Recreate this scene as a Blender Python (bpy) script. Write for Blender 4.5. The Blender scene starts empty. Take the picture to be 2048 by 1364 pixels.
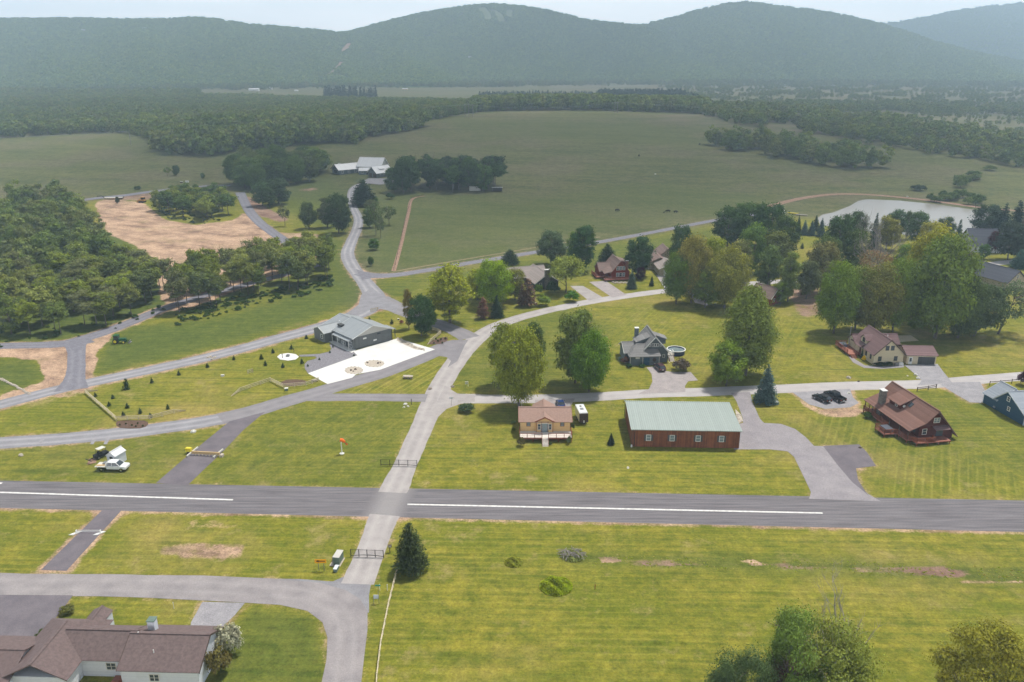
import bpy, math, random
import numpy as np
from mathutils import Vector, Matrix, noise as mn
random.seed(7)
S = bpy.context.scene
COL = S.collection
R = math.radians
# ------------------------------------------------------------------ camera
CAMH = 78.0
FPX = 1620.0
PITCH = math.atan(563 / FPX)
cam = bpy.data.cameras.new('camera')
cam.sensor_width = 36.0
cam.lens = 36.0 * FPX / 2048
cam.clip_start = 1.0
cam.clip_end = 40000
co = bpy.data.objects.new('camera', cam)
co.location = (0, 0, CAMH)
co.rotation_euler = (R(90) - PITCH, 0, 0)
COL.objects.link(co)
S.camera = co
# ------------------------------------------------------------------ light
SUN_EL, SUN_AZ = R(66), R(44)           # azimuth clockwise from +Y
w = bpy.data.worlds.new('World')
S.world = w
w.use_nodes = True
nt = w.node_tree
nt.nodes.clear()
N = nt.nodes.new
out = N('ShaderNodeOutputWorld'); bg = N('ShaderNodeBackground'); sky = N('ShaderNodeTexSky')
sky.sky_type = 'NISHITA'; sky.sun_disc = False
sky.sun_elevation = SUN_EL; sky.sun_rotation = SUN_AZ
sky.air_density = 1.0; sky.dust_density = 2.0; sky.altitude = 1000
bg.inputs[1].default_value = 0.052
tc = N('ShaderNodeTexCoord'); mp = N('ShaderNodeMapping'); mp.inputs['Scale'].default_value = (2.2, 2.2, 13)
nz = N('ShaderNodeTexNoise'); nz.inputs['Scale'].default_value = 2.0; nz.inputs['Detail'].default_value = 7; nz.inputs['Roughness'].default_value = .55
rp = N('ShaderNodeValToRGB'); rp.color_ramp.elements[0].position = .30; rp.color_ramp.elements[1].position = .62
rp.color_ramp.elements[0].color = (.93, .93, .93, 1); rp.color_ramp.elements[1].color = (1, 1, 1, 1)
mx = N('ShaderNodeMix'); mx.data_type = 'RGBA'
cl = N('ShaderNodeValToRGB'); cl.color_ramp.elements[0].position = .3; cl.color_ramp.elements[1].position = .75
cl.color_ramp.elements[0].color = (8.2, 8.15, 8.4, 1); cl.color_ramp.elements[1].color = (9.8, 9.6, 9.5, 1)
L = nt.links.new
L(tc.outputs['Generated'], mp.inputs[0]); L(mp.outputs[0], nz.inputs['Vector']); L(nz.outputs[0], rp.inputs[0]); L(nz.outputs[0], cl.inputs[0])
L(rp.outputs[0], mx.inputs[0]); L(sky.outputs[0], mx.inputs[6]); L(cl.outputs[0], mx.inputs[7])
sx = N('ShaderNodeSeparateXYZ'); L(tc.outputs['Generated'], sx.inputs[0]); hz = N('ShaderNodeMapRange'); hz.inputs[1].default_value = .04; hz.inputs[2].default_value = .17; hz.inputs[3].default_value = 8.2; hz.inputs[4].default_value = .72; hz.interpolation_type = 'SMOOTHSTEP'; L(sx.outputs[2], hz.inputs[0])
sc_ = N('ShaderNodeVectorMath'); sc_.operation = 'SCALE'; L(mx.outputs[2], sc_.inputs[0]); L(hz.outputs[0], sc_.inputs['Scale']); L(sc_.outputs[0], bg.inputs[0]); L(bg.outputs[0], out.inputs[0])
sl = bpy.data.lights.new('sun', 'SUN'); sl.energy = 5.0; sl.angle = R(0.6); sl.color = (1, .955, .88)
so = bpy.data.objects.new('sun', sl); COL.objects.link(so)
sdir = Vector((math.sin(SUN_AZ) * math.cos(SUN_EL), math.cos(SUN_AZ) * math.cos(SUN_EL), math.sin(SUN_EL)))
so.rotation_euler = sdir.to_track_quat('Z', 'Y').to_euler()
so.location = (0, 0, 300)
S.view_settings.view_transform = 'Standard'; S.view_settings.look = 'None'
S.view_settings.exposure = 0.07; S.view_settings.gamma = 1
HAZE = 0.00026
CLOUDZ, CLOUDT = 900.0, .60
# (x, y) of the middle of each cloud's shade on the ground, half sizes, rotation
CLOUDS = [(60, 720, 560, 400, 8, .68), (-420, 1250, 900, 480, 0, .78), (700, 1500, 900, 450, 10, .8), (300, 3400, 620, 600, 0, .74), (-2200, 3300, 560, 420, 0, .74), (90, 52, 110, 42, 5, .88)]  # last cloud is added out of view only to darken the near right field
S.cycles.use_denoising = True
S.cycles.max_bounces = 5; S.cycles.diffuse_bounces = 2; S.cycles.glossy_bounces = 2
S.cycles.transmission_bounces = 3; S.cycles.transparent_max_bounces = 6; S.cycles.volume_bounces = 0
S.cycles.caustics_reflective = False; S.cycles.caustics_refractive = False
# ------------------------------------------------------------------ geometry of the place
CP, SP = math.cos(PITCH), math.sin(PITCH)
def ray(x, y):
    u = (x - 1024) / FPX; v = (682 - y) / FPX
    return u, CP + v * SP, -SP + v * CP
def sst(t):
    t = min(1, max(0, t)); return t * t * (3 - 2 * t)
def terr(X, Y):
    X = np.asarray(X, float); Y = np.asarray(Y, float)
    z = 19 * np.exp(-((X - 90) / 470) ** 2 - ((Y - 1010) / 330) ** 2)
    z = z + 5 * np.exp(-((X + 330) / 260) ** 2 - ((Y - 760) / 200) ** 2)
    z = z + 1.2 * np.sin(X / 97 + 1) * np.sin(Y / 131) + .8 * np.sin(X / 41) * np.cos(Y / 57)
    k = np.clip((Y - 400) / 260, 0, 1); k = k * k * (3 - 2 * k)
    return z * k
def T(X, Y): return float(terr(X, Y))
def G(x, y, h=0.0):
    """ground (or height h over flat datum) seen at photo pixel x, y"""
    d = ray(x, y)
    t = (CAMH - h) / -d[2]
    if h == 0 and t * d[1] > 380:
        for i in range(60):
            z = T(t * d[0], t * d[1]); t += 0.5 * ((CAMH - z) / -d[2] - t)
    return Vector((d[0] * t, d[1] * t, h))
def GZ(x, y):
    p = G(x, y); return Vector((p.x, p.y, T(p.x, p.y)))
def ht(x, yb, yt):
    p = GZ(x, yb); d = ray(x, yt)
    return CAMH + p.y / d[1] * d[2] - p.z
def pxm(x, y):
    p = GZ(x, y); return FPX / (p.y * CP - (p.z - CAMH) * SP)
def bearing(a, b):
    p, q = G(*a), G(*b); return math.atan2(q.y - p.y, q.x - p.x)
# ------------------------------------------------------------------ materials
MATS = {}
def nmat(name):
    m = bpy.data.materials.new(name); m.use_nodes = True
    t = m.node_tree; b = t.nodes['Principled BSDF']; MATS[name] = m
    return m, t, b
def mat(name, c, rough=.8, var=.15, sc=1.5, c2=None, stretch=(1, 1, 1), metal=0.0, bump=0.0, bsc=None, coord='Object', spec=.3):
    if name in MATS: return MATS[name]
    m, t, b = nmat(name)
    b.inputs['Roughness'].default_value = rough; b.inputs['Metallic'].default_value = metal
    b.inputs['Specular IOR Level'].default_value = spec
    c2 = c2 or tuple(v * (1 - var) for v in c)
    tc = t.nodes.new('ShaderNodeTexCoord'); mp = t.nodes.new('ShaderNodeMapping'); mp.inputs['Scale'].default_value = stretch
    n = t.nodes.new('ShaderNodeTexNoise'); n.inputs['Scale'].default_value = sc; n.inputs['Detail'].default_value = 6; n.inputs['Roughness'].default_value = .65
    r = t.nodes.new('ShaderNodeValToRGB'); r.color_ramp.elements[0].position = .35; r.color_ramp.elements[1].position = .65
    r.color_ramp.elements[0].color = (*c2, 1); r.color_ramp.elements[1].color = (*c, 1)
    t.links.new(tc.outputs[coord], mp.inputs[0]); t.links.new(mp.outputs[0], n.inputs['Vector'])
    t.links.new(n.outputs[0], r.inputs[0]); t.links.new(r.outputs[0], b.inputs['Base Color'])
    if bump:
        bp = t.nodes.new('ShaderNodeBump'); bp.inputs['Strength'].default_value = bump; bp.inputs['Distance'].default_value = .05
        n2 = t.nodes.new('ShaderNodeTexNoise'); n2.inputs['Scale'].default_value = bsc or sc * 4; n2.inputs['Detail'].default_value = 4
        t.links.new(mp.outputs[0], n2.inputs['Vector'])
        t.links.new(n2.outputs[0], bp.inputs['Height']); t.links.new(bp.outputs[0], b.inputs['Normal'])
    return m
def lined(name, c, c2, axis, period, rough=.8, dark=.7, sc=2.0):
    """boards, siding or shingle courses: thin dark lines every `period` metres along axis ('z', 'h' horizontal on any wall)"""
    if name in MATS: return MATS[name]
    m, t, b = nmat(name); b.inputs['Roughness'].default_value = rough; b.inputs['Specular IOR Level'].default_value = .25
    nd = t.nodes.new; tc = nd('ShaderNodeTexCoord'); sp = nd('ShaderNodeSeparateXYZ'); t.links.new(tc.outputs['Object'], sp.inputs[0])
    if axis in 'xyz': src = sp.outputs['xyz'.index(axis)]
    else:
        ad = nd('ShaderNodeMath'); ad.operation = 'ADD'; t.links.new(sp.outputs[0], ad.inputs[0]); t.links.new(sp.outputs[1], ad.inputs[1]); src = ad.outputs[0]
    md = nd('ShaderNodeMath'); md.operation = 'MULTIPLY'; md.inputs[1].default_value = 1 / period; t.links.new(src, md.inputs[0])
    fr = nd('ShaderNodeMath'); fr.operation = 'FRACT'; t.links.new(md.outputs[0], fr.inputs[0])
    fl = nd('ShaderNodeMath'); fl.operation = 'FLOOR'; t.links.new(md.outputs[0], fl.inputs[0])
    wn = nd('ShaderNodeTexWhiteNoise'); wn.noise_dimensions = '1D'; t.links.new(fl.outputs[0], wn.inputs['W'])
    n = nd('ShaderNodeTexNoise'); n.inputs['Scale'].default_value = sc; n.inputs['Detail'].default_value = 8; n.inputs['Roughness'].default_value = .75
    t.links.new(tc.outputs['Object'], n.inputs['Vector'])
    av = nd('ShaderNodeMath'); av.operation = 'MULTIPLY_ADD'; av.inputs[1].default_value = .35; t.links.new(wn.outputs[0], av.inputs[0]); t.links.new(n.outputs[0], av.inputs[2])
    r = nd('ShaderNodeValToRGB'); r.color_ramp.elements[0].position = .45; r.color_ramp.elements[1].position = .85
    r.color_ramp.elements[0].color = (*c2, 1); r.color_ramp.elements[1].color = (*c, 1); t.links.new(av.outputs[0], r.inputs[0])
    lt = nd('ShaderNodeMath'); lt.operation = 'LESS_THAN'; lt.inputs[1].default_value = .12; t.links.new(fr.outputs[0], lt.inputs[0])
    mu = nd('ShaderNodeMath'); mu.operation = 'MULTIPLY'; mu.inputs[1].default_value = 1 - dark; t.links.new(lt.outputs[0], mu.inputs[0])
    mx = nd('ShaderNodeMix'); mx.data_type = 'RGBA'; mx.inputs[7].default_value = (*[v * .25 for v in c2], 1)
    t.links.new(mu.outputs[0], mx.inputs[0]); t.links.new(r.outputs[0], mx.inputs[6]); t.links.new(mx.outputs[2], b.inputs['Base Color'])
    return m
def M(n): return MATS[n]
mat('glass', (.06, .075, .09), .08, .3, .8, spec=.6)
mat('glass_pale', (.22, .28, .30), .1, .3, 1.2, spec=.6)
mat('white', (.78, .78, .76), .5, .08)
mat('offwhite', (.62, .60, .55), .6, .12)
mat('black', (.012, .012, .013), .5, .3)
mat('rubber', (.02, .02, .02), .8, .3)
mat('chrome', (.5, .5, .52), .25, .1, metal=.9)
mat('steel', (.32, .33, .34), .4, .2, metal=.6)
mat('concrete', (.70, .69, .665), .85, .08, .25, c2=(.60, .59, .57))
mat('pale_stone', (.55, .48, .40), .9, .4, 3, bump=.5)
mat('rock', (.42, .36, .30), .9, .5, 2, bump=.6)
mat('wood_rail', (.68, .58, .40), .8, .35, 4)
mat('wood_dark', (.09, .06, .045), .8, .35, 4)
mat('wood_red', (.27, .075, .035), .7, .35, 3)
mat('deck_pale', (.72, .66, .60), .7, .15, 3)
mat('deck_red', (.34, .13, .085), .7, .3, 3)
mat('orange', (.9, .16, .01), .6, .1)
mat('orange_sign', (.90, .40, .01), .5, .08)
mat('yellow', (.75, .62, .04), .5, .1)
mat('tan_wood', (.62, .43, .22), .75, .25, 3)
mat('mulch', (.14, .085, .06), .95, .4, 3)
mat('gravel', (.30, .285, .30), .95, .25, 3, c2=(.22, .21, .225))
mat('gravel_dark', (.20, .195, .215), .95, .2, 5, c2=(.16, .155, .17))
mat('brown_roof', (.165, .12, .115), .9, .25, 2.2, c2=(.115, .083, .08), bump=.3, bsc=12)
lined('roof_rust', (.22, .12, .095), (.16, .085, .068), 'z', .17, .9, .8, 3)
lined('roof_mauve', (.20, .125, .125), (.145, .09, .09), 'z', .16, .9, .8, 3)
lined('roof_grey', (.24, .235, .23), (.17, .165, .165), 'z', .16, .9, .8, 3)
lined('roof_slate', (.095, .10, .125), (.065, .07, .09), 'z', .16, .9, .8, 3)
lined('roof_bluegrey', (.30, .33, .37), (.235, .26, .30), 'z', .17, .8, .8, 3)
lined('roof_tan', (.34, .29, .27), (.27, .23, .21), 'z', .17, .9, .8, 3)
lined('roof_brown', (.235, .165, .145), (.165, .115, .10), 'z', .16, .9, .8, 3)
mat('roof_pinkbrown', (.33, .215, .175), .9, .2, 2.5, c2=(.27, .175, .14), bump=.3, bsc=12)



lined('metal_green', (.36, .41, .385), (.325, .37, .35), 'x', .46, .4, .55, .5)
lined('metal_grey', (.31, .33, .345), (.27, .29, .305), 'y', .45, .4, .65, .5)
lined('metal_white', (.62, .62, .63), (.56, .56, .57), 'x', .5, .45, .8, .5)
lined('boards_brown', (.26, .088, .036), (.13, .046, .022), 'h', .22, .8, .5, .8)
lined('siding_grey', (.155, .165, .165), (.13, .14, .14), 'h', .35, .6, .6)
lined('siding_blue', (.025, .085, .155), (.018, .065, .125), 'z', .14, .6, .6)
lined('siding_slate', (.14, .17, .19), (.11, .135, .155), 'z', .14, .7, .6)
lined('siding_cream', (.62, .53, .38), (.55, .47, .33), 'z', .15, .7, .7)
lined('siding_tan', (.74, .50, .24), (.66, .43, .20), 'z', .17, .7, .75)
lined('siding_white', (.66, .68, .72), (.58, .60, .65), 'z', .15, .6, .7)
lined('siding_red', (.24, .035, .02), (.17, .025, .015), 'h', .25, .8, .6)
lined('siding_darkred', (.10, .022, .016), (.065, .016, .012), 'z', .18, .8, .6)
lined('siding_beige', (.42, .36, .27), (.35, .30, .22), 'z', .16, .7, .7)
lined('siding_darkgrey', (.085, .085, .085), (.06, .06, .06), 'h', .3, .7, .6)
mat('stone_wall', (.22, .20, .18), .95, .6, 2.5, c2=(.10, .09, .08), bump=.6)
mat('brick', (.30, .14, .09), .9, .3, 3)
mat('gable_grey', (.52, .50, .46), .5, .06)
mat('trim_blue', (.62, .66, .72), .5, .08)
mat('car_white', (.74, .75, .75), .25, .05, spec=.6)
mat('car_black', (.012, .012, .016), .2, .1, spec=.6)
mat('car_wine', (.07, .03, .035), .2, .1, spec=.6)
mat('car_blue', (.02, .045, .15), .2, .1, spec=.6)
mat('tractor_green', (.01, .10, .035), .4, .15)
mat('digger_yellow', (.55, .30, .10), .6, .2)
mat('red', (.35, .03, .02), .5, .2)
mat('bark', (.15, .125, .105), .95, .45, 5, bump=.5)
mat('deadwood', (.30, .27, .24), .95, .3, 5)
mat('cow_black', (.012, .011, .010), .8, .3)
mat('teal', (.01, .30, .27), .5, .1)
mat('green_box', (.14, .20, .17), .5, .15)
# ------------------------------------------------------------------ mesh builder
class MB:
    def __init__(s): s.v = []; s.f = []; s.mi = []; s.m = 0
    def add(s, vs, fs):
        o = len(s.v); s.v += [tuple(v) for v in vs]
        for f in fs: s.f.append(tuple(i + o for i in f)); s.mi.append(s.m)
        return s
    def box(s, x0, y0, z0, x1, y1, z1):
        return s.add([(x0, y0, z0), (x1, y0, z0), (x1, y1, z0), (x0, y1, z0), (x0, y0, z1), (x1, y0, z1), (x1, y1, z1), (x0, y1, z1)],
                     [(3, 2, 1, 0), (4, 5, 6, 7), (0, 1, 5, 4), (1, 2, 6, 5), (2, 3, 7, 6), (3, 0, 4, 7)])
    def obox(s, c, sz, rot=0.0, mtx=None):
        a, b, h = sz[0] / 2, sz[1] / 2, sz[2] / 2
        m = Matrix.Translation(c) @ (mtx if mtx else Matrix.Rotation(rot, 4, 'Z'))
        vs = [m @ Vector(p) for p in [(-a, -b, -h), (a, -b, -h), (a, b, -h), (-a, b, -h), (-a, -b, h), (a, -b, h), (a, b, h), (-a, b, h)]]
        return s.add(vs, [(3, 2, 1, 0), (4, 5, 6, 7), (0, 1, 5, 4), (1, 2, 6, 5), (2, 3, 7, 6), (3, 0, 4, 7)])
    def beam(s, a, b, w=.1, h=None):
        a, b = Vector(a), Vector(b); d = b - a; h = h or w
        q = d.to_track_quat('X', 'Z').to_matrix().to_4x4()
        return s.obox((a + b) / 2, (d.length, w, h), mtx=q)
    def tube(s, pts, rs, n=8, cap=True):
        pts = [Vector(p) for p in pts]; vs = []; fs = []
        for i, p in enumerate(pts):
            d = (pts[min(i + 1, len(pts) - 1)] - pts[max(i - 1, 0)]).normalized()
            u = d.orthogonal().normalized() if abs(d.z) < .9 else Vector((1, 0, 0)); u = (u - d * u.dot(d)).normalized(); w_ = d.cross(u)
            r = rs[i] if hasattr(rs, '__len__') else rs
            for k in range(n):
                a = 2 * math.pi * k / n; vs.append(p + (u * math.cos(a) + w_ * math.sin(a)) * r)
        for i in range(len(pts) - 1):
            for k in range(n):
                fs.append((i * n + k, i * n + (k + 1) % n, (i + 1) * n + (k + 1) % n, (i + 1) * n + k))
        if cap: fs += [tuple(range(n - 1, -1, -1)), tuple((len(pts) - 1) * n + k for k in range(n))]
        return s.add(vs, fs)
    def prism(s, poly, z0, z1):
        n = len(poly); vs = [(x, y, z0) for x, y in poly] + [(x, y, z1) for x, y in poly]
        return s.add(vs, [tuple(range(n - 1, -1, -1)), tuple(range(n, 2 * n))] + [(i, (i + 1) % n, n + (i + 1) % n, n + i) for i in range(n)])
    def ext(s, prof, a, b, axis='y'):
        """extrude a profile of (h, z) points along y (h = x) or x (h = y)"""
        n = len(prof)
        P = (lambda h, z, t: (h, t, z)) if axis == 'y' else (lambda h, z, t: (t, h, z))
        vs = [P(h, z, a) for h, z in prof] + [P(h, z, b) for h, z in prof]
        return s.add(vs, [tuple(range(n)), tuple(range(2 * n - 1, n - 1, -1))] + [(i, n + i, n + (i + 1) % n, (i + 1) % n) for i in range(n)])
    def slab(s, q, th=.12):
        """a sheet through 4 (or 3) corner points with thickness th under it"""
        q = [Vector(p) for p in q]; nn = (q[1] - q[0]).cross(q[2] - q[0]).normalized()
        if nn.z < 0: nn = -nn
        n = len(q); vs = q + [p - nn * th for p in q]
        return s.add(vs, [tuple(range(n)), tuple(range(2 * n - 1, n - 1, -1))] + [(i, (i + 1) % n, n + (i + 1) % n, n + i) for i in range(n)])
    def mesh(s, name, mats):
        me = bpy.data.meshes.new(name); me.from_pydata(s.v, [], s.f)
        for m in (mats if isinstance(mats, (list, tuple)) else [mats]): me.materials.append(M(m) if isinstance(m, str) else m)
        if any(s.mi): me.polygons.foreach_set('material_index', s.mi)
        me.update()
        return me
    def build(s, name, mats, parent=None, smooth=False):
        me = s.mesh(name, mats)
        import bmesh
        bm = bmesh.new(); bm.from_mesh(me); bmesh.ops.recalc_face_normals(bm, faces=bm.faces); bm.to_mesh(me); bm.free()
        if smooth: me.polygons.foreach_set('use_smooth', [True] * len(me.polygons))
        o = bpy.data.objects.new(name, me); COL.objects.link(o)
        if parent: o.parent = parent
        return o
def tag(o, label=None, cat=None, group=None, kind=None):
    if label: o['label'] = label
    if cat: o['category'] = cat
    if group: o['group'] = group
    if kind: o['kind'] = kind
    return o
def thing(name, label, cat, loc, rot=0.0, group=None):
    o = bpy.data.objects.new(name, None); COL.objects.link(o); o.location = loc; o.rotation_euler = (0, 0, rot)
    o.empty_display_size = .5
    return tag(o, label, cat, group)
def copy_tree(o, parent=None):
    c = o.copy(); COL.objects.link(c)
    if parent is not None: c.parent = parent
    for ch in list(o.children): copy_tree(ch, c)
    return c
# ------------------------------------------------------------------ roads (centre lines and outlines read off the photo, laid on the ground)
def cr(pts, n=6, closed=False):
    """Catmull-Rom through tuples"""
    P = [tuple(p) for p in pts]; m = len(P); o = []
    rng = range(m if closed else m - 1)
    for i in rng:
        g = (lambda j: P[j % m]) if closed else (lambda j: P[min(max(j, 0), m - 1)])
        a, b, c, d = g(i - 1), g(i), g(i + 1), g(i + 2)
        for k in range(n):
            t = k / n
            o.append(tuple(.5 * (2 * q + (-p + r_) * t + (2 * p - 5 * q + 4 * r_ - s_) * t * t + (-p + 3 * q - 3 * r_ + s_) * t ** 3) for p, q, r_, s_ in zip(a, b, c, d)))
    if not closed: o.append(P[-1])
    return o
LAYER = [0]
WIDEF = []
FRINGE = []      # (polyline in world, half width, strength)
def zlift(Y): return 0.03 + 0.0006 * max(0, Y - 330)
def road(name, pts, mt, fr=.7, n=6, layer=None):
    """pts: (px, py, width in metres)"""
    if layer is None: LAYER[0] += 1; layer = LAYER[0]
    P = []
    for x, y, w_ in pts:
        g = G(x, y); P.append((g.x, g.y, w_))
    P = cr(P, n); vs = []; fs = []; uv = []; L_ = 0
    rnd = random.Random(len(P))
    for i, (X, Y, w_) in enumerate(P):
        a = P[max(i - 1, 0)]; b = P[min(i + 1, len(P) - 1)]
        dx, dy = b[0] - a[0], b[1] - a[1]; l = math.hypot(dx, dy) or 1; nx, ny = -dy / l, dx / l
        if i: L_ += math.hypot(X - P[i - 1][0], Y - P[i - 1][1])
        for k in range(5):
            t = (k / 4 - .5) * w_ * (1 + (rnd.uniform(-.03, .03) if k in (0, 4) else 0)); x, y = X + nx * t, Y + ny * t
            z = T(x, y) + (.0015 * layer if Y < 330 else .0015 * layer + zlift(Y))
            vs.append((x, y, z)); uv.append((k / 4, L_))
        if i:
            for k in range(4):
                o = (i - 1) * 5 + k; fs.append((o, o + 5, o + 6, o + 1))
    me = bpy.data.meshes.new(name); me.from_pydata(vs, [], fs); me.materials.append(M(mt))
    ul = me.uv_layers.new(name='UVMap')
    for p in me.polygons:
        for li in p.loop_indices: ul.data[li].uv = uv[me.loops[li].vertex_index]
        if p.normal.z < 0: pass
    o = bpy.data.objects.new(name, me); COL.objects.link(o); tag(o, kind='structure')
    if fr: FRINGE.append((np.array([(p[0], p[1]) for p in P]), np.array([p[2] / 2 for p in P]), fr * (.62 if name == 'lane' else 1)))
    if name == 'gravel_road': WIDEF.append((np.array([(p[0], p[1]) for p in P]), np.array([p[2] / 2 for p in P])))
    return o
def patch(name, px, mt, smooth=0, fr=.5, layer=None, ext=None):
    if layer is None: LAYER[0] += 1; layer = LAYER[0]
    P = [G(x, y) for x, y in px]; P = [(p.x, p.y) for p in P]
    if smooth: P = cr(P, smooth, True)
    Q = P
    zs = [(.0015 * layer + T(x, y) + (zlift(y) if y > 330 else 0)) for x, y in Q]
    me = bpy.data.meshes.new(name); me.from_pydata([(x, y, z) for (x, y), z in zip(Q, zs)], [], [tuple(range(len(Q)))])
    me.materials.append(M(mt)); me.update()
    if me.polygons[0].normal.z < 0: me.flip_normals()
    o = bpy.data.objects.new(name, me); COL.objects.link(o); tag(o, kind='structure')
    if fr: FRINGE.append((np.array(P + [P[0]]), np.zeros(len(P) + 1), fr))
    return o
def roadmat(name, c, c2, track, tw=.5, sc=.6, stretch=(1, 1, 1), rough=.92, fine=.25, cross=None):
    m, t, b = nmat(name); nd = t.nodes.new; lk = t.links.new
    b.inputs['Roughness'].default_value = rough; b.inputs['Specular IOR Level'].default_value = .2
    g = nd('ShaderNodeNewGeometry'); mp = nd('ShaderNodeMapping'); mp.inputs['Scale'].default_value = stretch
    n = nd('ShaderNodeTexNoise'); n.inputs['Scale'].default_value = sc; n.inputs['Detail'].default_value = 7; n.inputs['Roughness'].default_value = .62
    lk(g.outputs['Position'], mp.inputs[0]); lk(mp.outputs[0], n.inputs['Vector'])
    r = nd('ShaderNodeValToRGB'); r.color_ramp.elements[0].position = .36; r.color_ramp.elements[1].position = .64
    r.color_ramp.elements[0].color = (*c2, 1); r.color_ramp.elements[1].color = (*c, 1); lk(n.outputs[0], r.inputs[0])
    cur = r.outputs[0]
    if track:
        uv = nd('ShaderNodeUVMap'); sx = nd('ShaderNodeSeparateXYZ'); lk(uv.outputs[0], sx.inputs[0])
        rr = nd('ShaderNodeValToRGB'); e = rr.color_ramp.elements
        e[0].position = 0; e[0].color = (.15, .15, .15, 1); e[1].position = 1; e[1].color = (.15, .15, .15, 1)
        for p, v in ((.12, .1), (.28, 1), (.42, .25), (.5, .1), (.58, .25), (.72, 1), (.88, .1)):
            q = e.new(p); q.color = (v, v, v, 1)
        lk(sx.outputs[0], rr.inputs[0])
        n3 = nd('ShaderNodeTexNoise'); n3.inputs['Scale'].default_value = .12; n3.inputs['Detail'].default_value = 3; lk(g.outputs['Position'], n3.inputs['Vector'])
        mu = nd('ShaderNodeMath'); mu.operation = 'MULTIPLY'; lk(rr.outputs[0], mu.inputs[0]); lk(n3.outputs[0], mu.inputs[1])
        mu2 = nd('ShaderNodeMath'); mu2.operation = 'MULTIPLY'; mu2.inputs[1].default_value = tw * 2; lk(mu.outputs[0], mu2.inputs[0])
        mx = nd('ShaderNodeMix'); mx.data_type = 'RGBA'; mx.inputs[7].default_value = (*track, 1)
        lk(mu2.outputs[0], mx.inputs[0]); lk(cur, mx.inputs[6]); cur = mx.outputs[2]
    if cross:      # worn, paler asphalt where the lane crosses the runway
        (cx, cy), (nx, ny), hw, cc = cross
        v = nd('ShaderNodeVectorMath'); v.operation = 'DOT_PRODUCT'; lk(g.outputs['Position'], v.inputs[0]); v.inputs[1].default_value = (nx, ny, 0)
        s1 = nd('ShaderNodeMath'); s1.operation = 'SUBTRACT'; lk(v.outputs['Value'], s1.inputs[0]); s1.inputs[1].default_value = cx * nx + cy * ny
        ab = nd('ShaderNodeMath'); ab.operation = 'ABSOLUTE'; lk(s1.outputs[0], ab.inputs[0])
        ad = nd('ShaderNodeMath'); ad.operation = 'MULTIPLY_ADD'; ad.inputs[1].default_value = 5; lk(n.outputs[0], ad.inputs[0]); lk(ab.outputs[0], ad.inputs[2])
        mr = nd('ShaderNodeMapRange'); mr.inputs[1].default_value = hw + 1.2; mr.inputs[2].default_value = hw + 4.2; mr.inputs[3].default_value = .6; mr.inputs[4].default_value = 0; lk(ad.outputs[0], mr.inputs[0])
        mx = nd('ShaderNodeMix'); mx.data_type = 'RGBA'; mx.inputs[7].default_value = (*cc, 1); lk(mr.outputs[0], mx.inputs[0]); lk(cur, mx.inputs[6]); cur = mx.outputs[2]
    nf = nd('ShaderNodeTexNoise'); nf.inputs['Scale'].default_value = 5; nf.inputs['Detail'].default_value = 5; nf.inputs['Roughness'].default_value = .8; lk(g.outputs['Position'], nf.inputs['Vector'])
    mr = nd('ShaderNodeMapRange'); mr.inputs[1].default_value = .38; mr.inputs[2].default_value = .62; mr.inputs[3].default_value = 1 - fine; mr.inputs[4].default_value = 1 + fine * .8; lk(nf.outputs[0], mr.inputs[0])
    vm = nd('ShaderNodeVectorMath'); vm.operation = 'SCALE'; lk(cur, vm.inputs[0]); lk(mr.outputs[0], vm.inputs['Scale'])
    lk(vm.outputs[0], b.inputs['Base Color'])
    return m
cA, cB = G(792, 978), G(762, 1040); ax = Vector((cB.x - cA.x, cB.y - cA.y)).normalized()
roadmat('m_runway', (.195, .182, .192), (.118, .108, .117), None, stretch=(.12, 2.2, 1), sc=.8, fine=.22, cross=(((cA.x + cB.x) / 2, (cA.y + cB.y) / 2), (-ax.y, ax.x), 2.4, (.33, .31, .305)))
roadmat('m_pale', (.375, .345, .335), (.295, .27, .265), (.45, .415, .40), .5, sc=.35, fine=.14)
roadmat('m_pale2', (.42, .39, .385), (.35, .325, .325), (.48, .45, .44), .35, sc=.3, fine=.14)
roadmat('m_bottom', (.30, .272, .272), (.22, .20, .205), (.39, .36, .355), .25, sc=.25, fine=.14)
roadmat('m_grey', (.235, .22, .232), (.19, .178, .19), (.30, .28, .29), .4, sc=.3, fine=.14)
roadmat('m_gravel', (.25, .245, .262), (.19, .183, .202), (.36, .35, .365), .75, sc=.4, fine=.22)
roadmat('m_gravel2', (.20, .195, .225), (.15, .145, .17), (.27, .26, .285), .4, sc=.7, fine=.3)
roadmat('m_lot', (.30, .275, .285), (.24, .22, .235), None, sc=.3)
roadmat('m_lot2', (.36, .32, .315), (.29, .26, .26), None, sc=.5)
roadmat('m_dark', (.17, .15, .165), (.13, .115, .13), None, sc=.3, fine=.15)
roadmat('m_dirt', (.33, .215, .15), (.23, .14, .10), None, sc=.6, fine=.35)
roadmat('m_verge', (.25, .20, .11), (.16, .14, .07), None, sc=.6, fine=.3)
roadmat('m_whitelane', (.66, .64, .60), (.55, .53, .50), None, sc=.6)
roadmat('m_gravelpad', (.32, .305, .32), (.25, .24, .255), None, sc=.5, fine=.22)
roadmat('m_gravelpatio', (.235, .225, .245), (.19, .18, .20), None, sc=2, fine=.4)
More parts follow.
